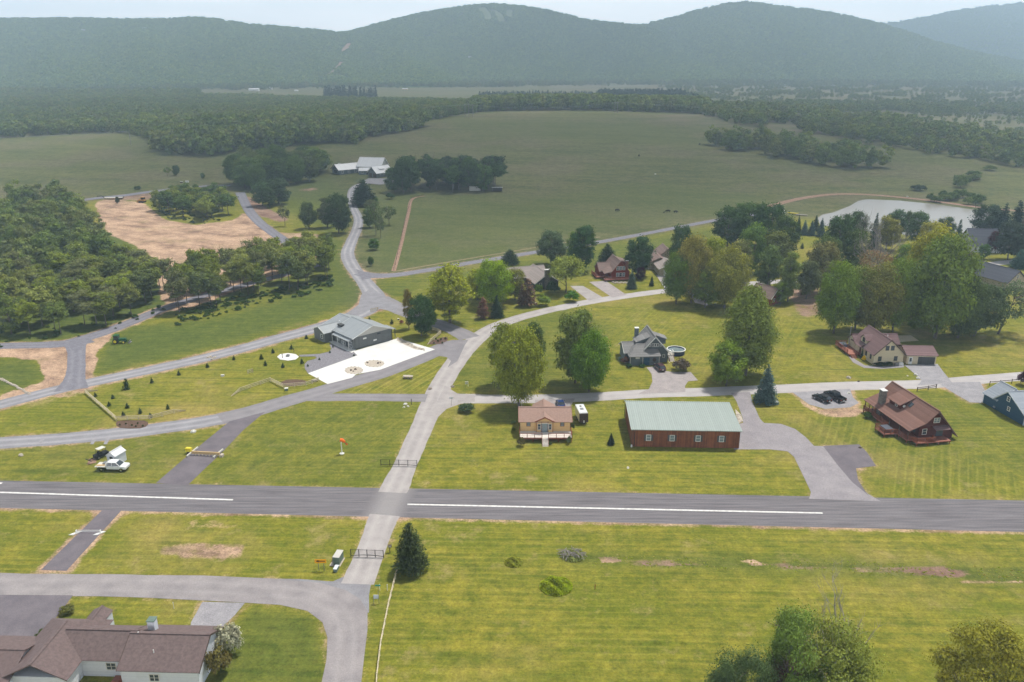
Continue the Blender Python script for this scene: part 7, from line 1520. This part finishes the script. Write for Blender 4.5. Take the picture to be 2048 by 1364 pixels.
MB().box(-1.5, .3, .5, -.4, 1.0, 1.3).build('control_box', 'yellow', t); MB().box(-1.3, .4, 0, -.5, .9, .5).build('box_base', 'wood_dark', t); MB().box(l + .1, -.4, 0, l + .7, .5, .5).build('counterweight', 'pale_stone', t)
p, q = G(154, 1067), G(201, 1068); l = (q - p).length; t = thing('barrier', 'low twin rail barrier between white pads on the lower taxiway', 'barrier', (p.x, p.y, 0), 0)
MB().beam((-.1, .25, .5), (l, .2, .5), .06, .08).beam((-.1, .15, .28), (l, .1, .28), .05, .05).build('rail', 'white', t)
for xx in (-.2, l * .96): MB().slab([(xx - .95, -.55, .12), (xx - .2, -.55, .12), (xx + .8, .55, .12), (xx + .1, .55, .12)], .12).build('pad', 'white', t); MB().box(xx, 0, 0, xx + .12, .3, .6).build('post', 'white', t)
p = G(684, 907); t = thing('windsock', 'orange windsock hanging limp on a short white pole', 'windsock', (p.x, p.y, 0))
MB().tube([(0, 0, 0), (0, 0, 2.95)], .10, 12).build('pole', 'white', t); MB().tube([(0, 0, 0), (0, 0, .08)], .5, 14).build('base', 'concrete', t)
MB().tube([(-.15, 0, 3.15), (.25, 0, 3.1), (.7, -.05, 2.75), (1.05, -.1, 2.35), (1.3, -.1, 2.1)], [.36, .38, .27, .2, .15], 12, False).build('sock', 'orange', t, True); MB().tube([(-.16, 0, 3.16), (-.10, 0, 3.15)], .39, 14).build('hoop', 'orange', t)
# ------------------------------------------------------------------ signs, boxes
p, q = G(638, 1141), G(649, 1140); t = thing('arrow_sign', 'orange road sign with black arrow pointing left on two posts', 'sign', (p.x, p.y, 0), 0); l = q.x - p.x
for x in (0, l): MB().box(x - .04, -.03, -.2, x + .04, .03, 2.0).build('post', 'steel', t)
sg = MB().box(-.55, -.07, 1.45, l + .45, -.035, 2.15).build('board', 'orange_sign', t); xa, xb = -.35, l + .28
MB().box(xa + .35, -.082, 1.74, xb, -.071, 1.86).add([(xa, -.082, 1.8), (xa + .42, -.082, 1.6), (xa + .42, -.082, 2.0), (xa, -.071, 1.8), (xa + .42, -.071, 1.6), (xa + .42, -.071, 2.0)], [(0, 1, 2), (5, 4, 3), (0, 3, 4, 1), (1, 4, 5, 2), (2, 5, 3, 0)]).build('arrow', 'black', sg)
p = G(673, 1131); t = thing('transformer_box', 'large pale green electrical box on its concrete pad', 'utility box', (p.x, p.y, 0), R(-8))
MB().box(-.5, 0, .1, .5, 2.1, 1.5).build('cabinet', 'green_box', t); MB().box(-.55, -.05, 1.5, .55, 2.15, 1.58).build('lid', 'gable_grey', t); MB().box(-1.1, -.3, -.02, .7, 2.2, .1).build('pad', 'pale_stone', t); MB().box(-1.0, .9, .1, -.55, 1.6, .9).build('meter', 'steel', t)
p = G(670, 1145); t = thing('transformer_box', 'small narrow grey green box in front of the large electrical box', 'utility box', (p.x, p.y, 0), R(-8)); MB().box(-.28, 0, 0, .28, 1.2, .6).build('cabinet', 'green_box', t); MB().box(-.3, -.03, .6, .3, 1.22, .64).build('lid', 'trim_blue', t)
for x, y, lb, m_, s_ in ((1554, 810, 'grey green ground box beside the blue spruce', 'green_box', .9), (1072, 611, 'small white topped box on the lawn of the tan roofed house', 'green_box', .9), (573, 782, 'green ground box below the rail fence near the concrete apron', 'green_box', .8), (1304, 569, 'small box with white lid on the lawn of the red chalet', 'green_box', .9), (797, 640, 'small box behind the hangar house', 'wood_dark', .5)):
    p = G(x, y); t = thing('ground_box', lb, 'utility box', (p.x, p.y, 0), R(12)); MB().box(-s_ / 2, 0, 0, s_ / 2, s_, .75 * s_).build('cabinet', m_, t); MB().box(-s_ / 2 - .04, -.04, .75 * s_, s_ / 2 + .04, s_ + .04, .82 * s_).build('lid', 'offwhite', t)
p = G(757, 1193); t = thing('street_sign', 'teal street name blade on a thin post', 'sign', (p.x, p.y, 0)); MB().box(-.03, -.03, 0, .03, .03, 2.1).build('post', 'steel', t); MB().box(-.4, -.02, 1.9, .4, .02, 2.12).build('blade', 'teal', t)
p = G(753, 1207); t = thing('notice_board', 'small pale notice board on two dark legs', 'sign', (p.x, p.y, 0)); MB().box(-.36, -.03, .85, .36, .03, 1.55).build('board', 'trim_blue', t)
for x in (-.4, .4): MB().box(x - .03, -.04, 0, x + .03, .04, 1.5).build('leg', 'steel', t)
for x, y, lb in ((759.5, 1181, 'white marker stake behind the teal street sign'), (775, 1181, 'white marker stake right of the teal street sign'), (918, 808, 'white marker stake at the road junction'), (348, 1217, 'white hydrant like stake on the ranch house lawn')):
    p = G(x, y); o_ = MB().tube([(0, 0, 0), (0, 0, 1.15)], .05, 8).build('marker_stake', 'white', None); o_.location = (p.x, p.y, 0); tag(o_, lb, 'stake')
p = G(903, 812); t = thing('street_sign', 'street name sign with two pale blue blades at the road junction', 'sign', (p.x, p.y, 0)); MB().box(-.03, -.03, 0, .03, .03, 2.3).build('post', 'steel', t)
for z, a in ((2.2, 10), (1.95, 0)): MB().obox((0, 0, z), (.95, .03, .17), R(a)).build('blade', 'trim_blue', t)
p = G(933, 773); t = thing('yard_sign', 'white hanging yard sign on the corner lawn', 'sign', (p.x, p.y, 0), R(20)); MB().box(.38, -.05, 0, .48, .05, 1.35).box(-.4, -.05, 1.25, .48, .05, 1.35).build('post', 'white', t); MB().box(-.32, -.02, .65, .3, .02, 1.1).build('board', 'trim_blue', t)
p = G(780, 1105); t = thing('keypad_post', 'gate keypad box on a post beside the southern gate', 'keypad', (p.x, p.y, 0)); MB().box(-.06, -.06, 0, .06, .06, 1.1).build('post', 'wood_dark', t); MB().box(-.3, -.1, 1.0, .3, .25, 1.4).build('box', 'wood_dark', t); MB().box(-.25, -.13, 1.05, .25, -.105, 1.35).build('face', 'offwhite', t)
# ------------------------------------------------------------------ stones
rk = []
for s in range(4):
    b_ = MB(); rd = random.Random(s); n_, m_ = 9, 5
    vs = [(0, 0, .62)]
    for i in range(1, m_):
        for k in range(n_):
            th = math.pi * .62 * i / (m_ - 1); a = 2 * math.pi * (k + .3 * (i % 2)) / n_; r_ = rd.uniform(.8, 1.15); vs.append((.75 * math.sin(th) * math.cos(a) * r_, .6 * math.sin(th) * math.sin(a) * r_, .62 * math.cos(th) * r_ * .9))
    fs = [(0, 1 + k, 1 + (k + 1) % n_) for k in range(n_)]
    for i in range(m_ - 2): fs += [(1 + i * n_ + k, 1 + (i + 1) * n_ + k, 1 + (i + 1) * n_ + (k + 1) % n_, 1 + i * n_ + (k + 1) % n_) for k in range(n_)]
    b_.add(vs, fs); rk.append(b_.mesh('boulder', 'rock'))
NRK = [0]
def rock(x, y, s, label, group=None, mt=None, h=1.0):
    NRK[0] += 1; p = GZ(x, y); me_ = rk[NRK[0] % 4]
    if mt: me_ = me_.copy(); me_.materials.clear(); me_.materials.append(M(mt))
    o_ = bpy.data.objects.new('boulder', me_); COL.objects.link(o_); o_.location = (p.x, p.y, p.z + .05 * s); o_.rotation_euler = (0, 0, NRK[0] * 1.3); o_.scale = (s, s, s * h); tag(o_, label, 'rock', group)
rock(860, 778, .9, 'pale boulder at the bend of the pale lane'); rock(905, 774, .8, 'pale boulder on the right verge of the lane above the junction')
for x, y, s in ((811, 809, .7), (816, 813, .5), (808, 815, .45)): rock(x, y, s, 'white rock in the small heap on the lawn corner', 'white rocks heaped on the lawn corner', 'offwhite')
for x, y, s in ((702, 741, .55), (711, 739, .6), (707, 743, .4)): rock(x, y, s, 'dark boulder on the left round stone bed', 'boulders on the left round stone bed', 'wood_dark')
for x, y, s in ((735, 726, .5), (756, 727, .55), (761, 726, .4)): rock(x, y, s, 'dark boulder on the right round stone bed', 'boulders on the right round stone bed', 'wood_dark')
for i in range(26):
    a = random.random(); q = ((795, 676), (813, 686), (832, 695), (848, 700)); j = min(2, int(a * 3)); f_ = a * 3 - j; rock(q[j][0] + (q[j + 1][0] - q[j][0]) * f_ + random.uniform(-2, 2), q[j][1] + (q[j + 1][1] - q[j][1]) * f_ + random.uniform(-1, 2), random.uniform(.3, .7), 'pale stone edging the concrete apron', 'stones edging the concrete apron', 'pale_stone')
for i in range(30):
    a = i / 30 * 6.283; 
    for cx, cy, rx, ry, nm in ((708, 741, 17.5, 7.3, 'left'), (749, 727.5, 19, 6.8, 'right')):
        if i % 2 == (nm == 'left'): rock(cx + rx * math.cos(a), cy + ry * math.sin(a), .32, 'pale stone in the rim of the %s round bed' % nm, 'rim stones of the %s round bed' % nm, 'pale_stone')
for x, y in ((416, 716), (421, 714), (426, 717), (430, 715), (424, 719)): rock(x, y, .7, 'pale rock in the drain pile beside the gravel road', 'rocks piled beside the gravel road', 'pale_stone')
for i in range(16): rock(1474 + random.uniform(-3, 9), 828 + i * .9 + random.uniform(-3, 3), .35, 'small rock in the bed at the hangar corner', 'rocks beside the brown hangar', 'pale_stone')
for x, y, s, lb in ((1831, 750, .7, 'white rock at the left edge of the cream house drive, upper one'), (1836, 757, .8, 'white rock at the left edge of the cream house drive, lower one'), (1697, 756, .9, 'pale rock on the lawn in front of the cream house'), (1717, 763, .5, 'dark rock on the verge of the side road'), (1256, 936, .5, 'white rock alone on the lawn below the brown hangar'), (1528, 789, .8, 'pale rock right of the blue spruce'), (387, 864, .9, 'white rock beside the dark taxiway'), (42, 911, .8, 'grey rock on the lawn near the left edge'), (1698, 787, .7, 'white stone beside the gravel lot'), (1736, 820, 1.1, 'pale rock at the corner of the lodge deck'), (1720, 896, .5, 'dark drain stone on the dark lot'), (1815, 752, .4, 'small white stone on the verge')): rock(x, y, s, lb, None, 'offwhite' if 'white' in lb else ('wood_dark' if 'dark' in lb else 'pale_stone'))
for i in range(9): rock(1226 + i * 4.0, 565.5 + (i % 2), .8, 'pale stone along the foot of the red chalet deck', 'stones below the red chalet deck', 'pale_stone')
for i in range(34):
    f_ = i / 33; rock(0 + 58 * f_ + random.uniform(-1, 1), 758 + 30 * f_ ** 1.15 + random.uniform(-1, 1), .55, 'pale rock in the line of stones at the left edge', 'line of rocks at the left edge', 'pale_stone')
p = G(816, 757); t = thing('stone_table', 'flat stone slab resting on three rocks on the striped lawn', 'stone table', (p.x, p.y, 0), R(-3))
MB().prism([(-1.3, -.5), (1.2, -.6), (1.35, .3), (.4, .65), (-1.2, .55)], .55, .75).build('slab', 'pale_stone', t)
for x, y in ((-.9, 0), (0, -.1), (.9, 0)): o_ = bpy.data.objects.new('support', rk[1]); COL.objects.link(o_); o_.parent = t; o_.location = (x, y, .05); o_.scale = (.4, .45, .85)
p = G(629, 763); t = thing('stone_slab', 'flat stone beside the end of the rail fence by the apron', 'rock', (p.x, p.y, 0)); MB().prism([(-.8, -.3), (.7, -.4), (.8, .4), (-.6, .4)], .3, .5).build('top', 'pale_stone', t); MB().box(-.5, -.2, -.1, .5, .2, .3).build('support', 'rock', t)
p = G(576, 713); t = thing('fire_pit', 'small square fire pit in the middle of the white patio', 'fire pit', (p.x, p.y, .05)); MB().box(-.45, -.45, 0, .45, .45, .45).build('basin', 'steel', t); MB().box(-.3, -.3, .45, .3, .3, .5).build('grate', 'black', t)
for x, y, lb in ((565, 716, 'left'), (588, 705, 'right')): p = G(x, y); t = thing('patio_lantern', 'dark lantern post at the %s of the round patio' % lb, 'lantern', (p.x, p.y, 0)); MB().box(-.06, -.06, 0, .06, .06, 1.0).build('post', 'wood_dark', t); MB().box(-.1, -.1, 1.0, .1, .1, 1.2).build('lamp', 'black', t)
# ------------------------------------------------------------------ fences
def rail_fence(px, label, m_='wood_rail', h=1.15, gap=2.6, rails=(.35, .7, 1.05), endslope=(False, False), pw=.14):
    P = [GZ(x, y) for x, y in px]; t = thing('rail_fence', label, 'fence', P[0]); o_ = P[0]; ps = []
    for a, b_ in zip(P, P[1:]):
        n_ = max(1, round((b_ - a).length / gap))
        for k in range(n_): ps.append(a.lerp(b_, k / n_))
    ps.append(P[-1]); rd = random.Random(len(ps)); n_ = len(ps)
    for i, p in enumerate(ps):
        if (i == 0 and endslope[0]) or (i == n_ - 1 and endslope[1]): continue
        MB().obox((p.x - o_.x, p.y - o_.y, p.z - o_.z + h / 2 - .1), (pw, pw, h + .2), rd.uniform(0, 1)).build('post', m_, t)
    for i in range(n_ - 1):
        a, b_ = ps[i] - o_, ps[i + 1] - o_; q = MB()
        for z in rails:
            za = .08 if (i == 0 and endslope[0]) else z; zb = .08 if (i == n_ - 2 and endslope[1]) else z
            q.beam((a.x, a.y, a.z + za + rd.uniform(-.03, .03)), (b_.x, b_.y, b_.z + zb + rd.uniform(-.03, .03)), .09, .13)
        q.build('rails', m_, t)
rail_fence([(196, 781), (171, 787), (233, 841)], 'rail fence from the gravel road down to its lower corner', endslope=(True, False))
rail_fence([(233, 841), (300, 839.5), (372, 821.5)], 'rail fence along the curving road behind the mulch bed', endslope=(False, True))
rail_fence([(462, 793), (480, 784), (541, 763), (567, 776)], 'peaked rail fence left of the small mulch bed', endslope=(True, False))
rail_fence([(567, 776), (612, 772), (637, 763)], 'rail fence between mulch bed and apron corner')
rail_fence([(846, 655), (876, 664), (882, 668), (855, 690)], 'bent rail fence by the small mulch bed at the lane fork', endslope=(False, True))
rail_fence([(496, 748), (506, 745)], 'short piece of rail on the bare strip')
rail_fence([(742, 624), (756, 621)], 'short rail behind the hangar house beside the gravel road')
rail_fence([(795, 1142), (778, 1210), (762, 1290), (754, 1358), (752, 1400)], 'weathered rail fence running down from the dark pine', gap=2.2, h=1.05, rails=(.4, .85))
rail_fence([(1834, 783), (1856, 780), (1872, 777)], 'short dark fence behind the lodge roof', 'wood_dark', 1.2, 3.0, (.6, 1.0))
rail_fence([(1979, 771), (2000, 769), (2023, 767), (2060, 764)], 'dark post fence behind the blue house', 'wood_dark', 1.25, 3.2, (.95,))
rail_fence([(946, 560), (960, 556)], 'piece of fence beside the farm road verge', 'wood_dark', 1.2, 3)
# pasture fence with thin posts along the brown strip
rail_fence([(788, 541), (800, 490), (812, 436), (822, 399), (850, 390)], 'thin wire fence with posts along the brown strip', 'wood_dark', 1.3, 9, (.9,), pw=.1)
# ------------------------------------------------------------------ power poles and wires
def hpole(x, yb, yt, n_, label, sp=3.2):
    p = GZ(x, yb); h = ht(x, yb, yt); t = thing('power_pole', label, 'power pole', (p.x, p.y, p.z - .5))
    for k in range(n_): MB().tube([((k - (n_ - 1) / 2) * sp, 0, 0), ((k - (n_ - 1) / 2) * sp, 0, h)], [.3, .2], 8).build('pole', 'deadwood', t)
    if n_ > 1: MB().box(-(n_ - 1) / 2 * sp - 1.5, -.12, h * .88, (n_ - 1) / 2 * sp + 1.5, .12, h * .88 + .3).build('crossarm', 'deadwood', t)
    return p + Vector((0, 0, h * .9))
pa = hpole(938, 236, 206, 3, 'triple wooden power pole at the pasture edge', 4.2); pb_ = hpole(1232, 226, 202, 2, 'double wooden power pole on the pasture crest', 3.0); pc = hpole(262, 290, 259, 1, 'single pole standing in the left pasture'); pd = hpole(2200, 250, 215, 2, 'double wooden power pole beyond the right pasture', 3.0)
def wire(a, b_, label, sag=6, off=0):
    q = [a.lerp(b_, k / 24) + Vector((0, off, -sag * 4 * (k / 24) * (1 - k / 24))) for k in range(25)]; o_ = MB().tube(q, .09, 4, False).build('power_line', 'steel', None); tag(o_, label, 'power line')
wire(pa, pb_, 'power line spanning the pasture crest between the two pole groups', 5); wire(pb_, pd, 'power line running right from the double pole', 8); wire(Vector((-700, 880, 22)), pa, 'power line running left from the triple pole', 8); wire(Vector((-620, 700, 14)), pc + Vector((0, 0, 0)), 'power line leading to the single pole in the left pasture', 3)
# ------------------------------------------------------------------ pasture: container, shed, cattle, pond things
p = GZ(950, 382); t = thing('cargo_container', 'pale cargo container under the dark copse', 'container', p, R(6)); b_ = MB().box(-3.4, 0, .1, 3.4, 2.4, 2.7)
for k in range(22): b_.box(-3.3 + k * .31, -.04, .2, -3.18 + k * .31, -.002, 2.6)
b_.build('body', 'offwhite', t); MB().box(3.4, .3, .2, 3.45, 2.1, 2.5).build('door', 'gable_grey', t)
o1 = frame_at(985, 384, 4, 'field_shelter', 'low open shelter under the right end of the dark copse', 'shed')
MB().box(0, 3.4, 0, 6, 3.5, 2.4).box(0, 0, 0, .1, 3.4, 2.4).box(5.9, 0, 0, 6, 3.4, 2.4).build('wall', 'wood_dark', o1); MB().slab([(-.4, -.5, 2.9), (6.4, -.5, 2.9), (6.4, 4, 2.4), (-.4, 4, 2.4)], .1).build('roof', 'metal_white', o1)
def cow(x, y, ang, label, s=1.0):
    p = GZ(x, y); t = bpy.data.objects.new('cow', None); COL.objects.link(t); t.location = p; t.rotation_euler = (0, 0, R(ang)); t.scale = (s, s, s); tag(t, label, 'cow', 'black cattle grazing in the pasture')
    me_ = bpy.data.meshes.new('body'); P = [(-.75, 0, 1.05), (-.2, 0, 1.02), (.45, 0, 1.05), (.85, 0, .95), (1.2, 0, .55), (1.42, 0, .28)]; Rr = [.34, .42, .38, .25, .17, .10]; E_ = [(i, i + 1) for i in range(5)]
    for sx, k in ((-.68, 0), (.5, 2)):
        for sy in (-.22, .22): n_ = len(P); P += [(sx, sy, .62), (sx + (.06 if sx < 0 else -.02), sy, .34), (sx, sy, .03)]; Rr += [.15, .085, .07]; E_ += [(k, n_), (n_, n_ + 1), (n_ + 1, n_ + 2)]
    n_ = len(P); P += [(-1.1, 0, 1.05), (-1.15, 0, .5)]; Rr += [.05, .04]; E_ += [(0, n_), (n_, n_ + 1)]
    me_.from_pydata(P, E_, []); me_.materials.append(M('cow_black')); o_ = bpy.data.objects.new('body', me_); COL.objects.link(o_); o_.parent = t
    sk = o_.modifiers.new('skin', 'SKIN'); 
    for i, r_ in enumerate(Rr): me_.skin_vertices[0].data[i].radius = (r_, r_)
    me_.skin_vertices[0].data[0].use_root = True
    o_.modifiers.new('sub', 'SUBSURF').levels = 1; o_.modifiers['sub'].render_levels = 1
cw = [(1234, 423, 20, 'black cow grazing alone left of the other three', 1.15), (1336, 425, 160, 'black cow in the middle of the row of three', 1.2), (1351, 426, 10, 'black cow at the right of the row of three', 1.1), (1328, 426, 60, 'black calf at the left of the row of three', .7), (1278, 313, 90, 'black cow alone high on the pasture', 1.3), (1399, 290, 40, 'black cow near the line of trees', 1.1)]
def skin_ok(o): pass
for c in cw:
    p = c
    t_ = None
    try: cow(*c)
    except Exception as e_: print('COW', e_)
for x, y, lb, m_, s_ in ((374, 365, 'white box in the left pasture beside the dirt track', 'white', 2.0), (363, 366, 'small dark box beside the white one in the left pasture', 'wood_dark', 1.6), (445, 753, 'small white well cover on the fenced lawn', 'white', .8), (1567, 426, 'white boat shaped bin beside the pond', 'white', 2.2), (1815, 394, 'white marker box on the pond bank', 'white', 1.0), (1311, 349, 'white trough in the pasture', 'white', 1.0)):
    p = GZ(x, y); t = thing('storage_box', lb, 'box', p, R(10)); MB().box(-s_ / 2, 0, -.2, s_ / 2, s_ * .6, s_ * .5).build('body', m_, t); MB().box(-s_ / 2 - .05, -.05, s_ * .5, s_ / 2 + .05, s_ * .6 + .05, s_ * .55).build('lid', 'offwhite', t)
p = GZ(1586, 428); t = thing('beached_boat', 'yellow open boat lying on the grass beside the pond', 'boat', (p.x, p.y, .1), R(-18))
MB().add([(-3, 0, .7), (-2.2, -.8, .6), (1.8, -.8, .5), (3, 0, .6), (1.8, .8, .5), (-2.2, .8, .6), (-1.8, 0, 0), (1.6, 0, 0)], [(0, 1, 6), (1, 2, 7, 6), (2, 3, 7), (3, 4, 7), (4, 5, 6, 7), (5, 0, 6)]).build('hull', 'yellow', t); MB().box(-.6, -.75, .4, -.2, .75, .47).build('seat', 'wood_rail', t)
p = GZ(1603, 431); t = thing('dock', 'small weathered dock at the pond corner', 'dock', (p.x, p.y, .1), R(-25)); MB().box(-3, -1, .3, 3, 1, .42).build('planks', 'deadwood', t)
for x in (-2.8, 2.6): MB().box(x, -1, -.3, x + .15, -.85, .3).build('post', 'deadwood', t)
# ------------------------------------------------------------------ unmown mounds and the brush pile
def mound(x, y, wpx, h, n_, label, name, cat, mt, leaf=.35, col=None):
    p = G(x, y); r_ = wpx / 2 / pxm(x, y); c = rs.normal(size=(n_, 2)); c = c / np.linalg.norm(c, axis=1)[:, None] * (rs.uniform(0, 1, n_) ** .5)[:, None]
    z = (1 - (c ** 2).sum(1)).clip(0) ** .6 * h * (.75 + .35 * np.sin(c[:, 0] * 7 + c[:, 1] * 5)); C = np.stack([c[:, 0] * r_, c[:, 1] * r_ * .9, z * rs.uniform(.7, 1.1, n_) + .05], 1)
    nn = rs.normal(size=(n_, 3)); nn[:, 2] *= .4; me_ = quadmesh(name, cards(C, nn + [.2, .1, .9], leaf * rs.uniform(.6, 1.2, n_), .5), mt)
    o_ = bpy.data.objects.new(name, me_); COL.objects.link(o_); o_.location = (p.x, p.y, 0); tag(o_, label, cat)
    if col: o_.color = (*col, 1)
    return o_
mound(1112, 1174, 66, 1.2, 5200, 'tall unmown grass growing in a round mound on the mown field', 'grass_mound', 'grass mound', 'leaf', .30, (.23, .27, .035))
mound(1027, 1126, 36, .8, 2200, 'smaller round grass mound with a bare top', 'grass_mound', 'grass mound', 'leaf', .28, (.24, .25, .05))
mound(1146, 1112, 50, .65, 1500, 'pile of cut brush and weeds at the end of the earth strip', 'brush_pile', 'brush pile', 'leaf', .36, (.20, .22, .08))
b_ = MB()
for i in range(90): a = random.uniform(0, 6.28); x, y = random.uniform(-1.6, 1.6), random.uniform(-.9, .9); b_.beam((x, y, random.uniform(.2, .9)), (x + math.cos(a) * 1.2, y + math.sin(a) * 1.2, random.uniform(.1, .8)), .06, .06)
o_ = b_.build('branches', 'deadwood', bpy.data.objects['brush_pile'])
sd_ = MB()
for k in range(7): sd_.tube([(0, 0, 0), (0, 0, .05)], .02, 4)
p = G(1190, 1178); o_ = MB().box(-.05, -.05, -.1, .05, .05, .9).build('marker_stake', 'wood_red', None); o_.location = (p.x, p.y, 0); tag(o_, 'short reddish stake in the mown field beside the grass mound', 'stake')
p = G(823, 809); o_ = MB().box(-.07, -.07, -.1, .07, .07, 1.5).build('marker_stake', 'wood_dark', None); o_.location = (p.x, p.y, 0); tag(o_, 'dark post beside the heap of white rocks', 'stake')
p = G(212, 930)
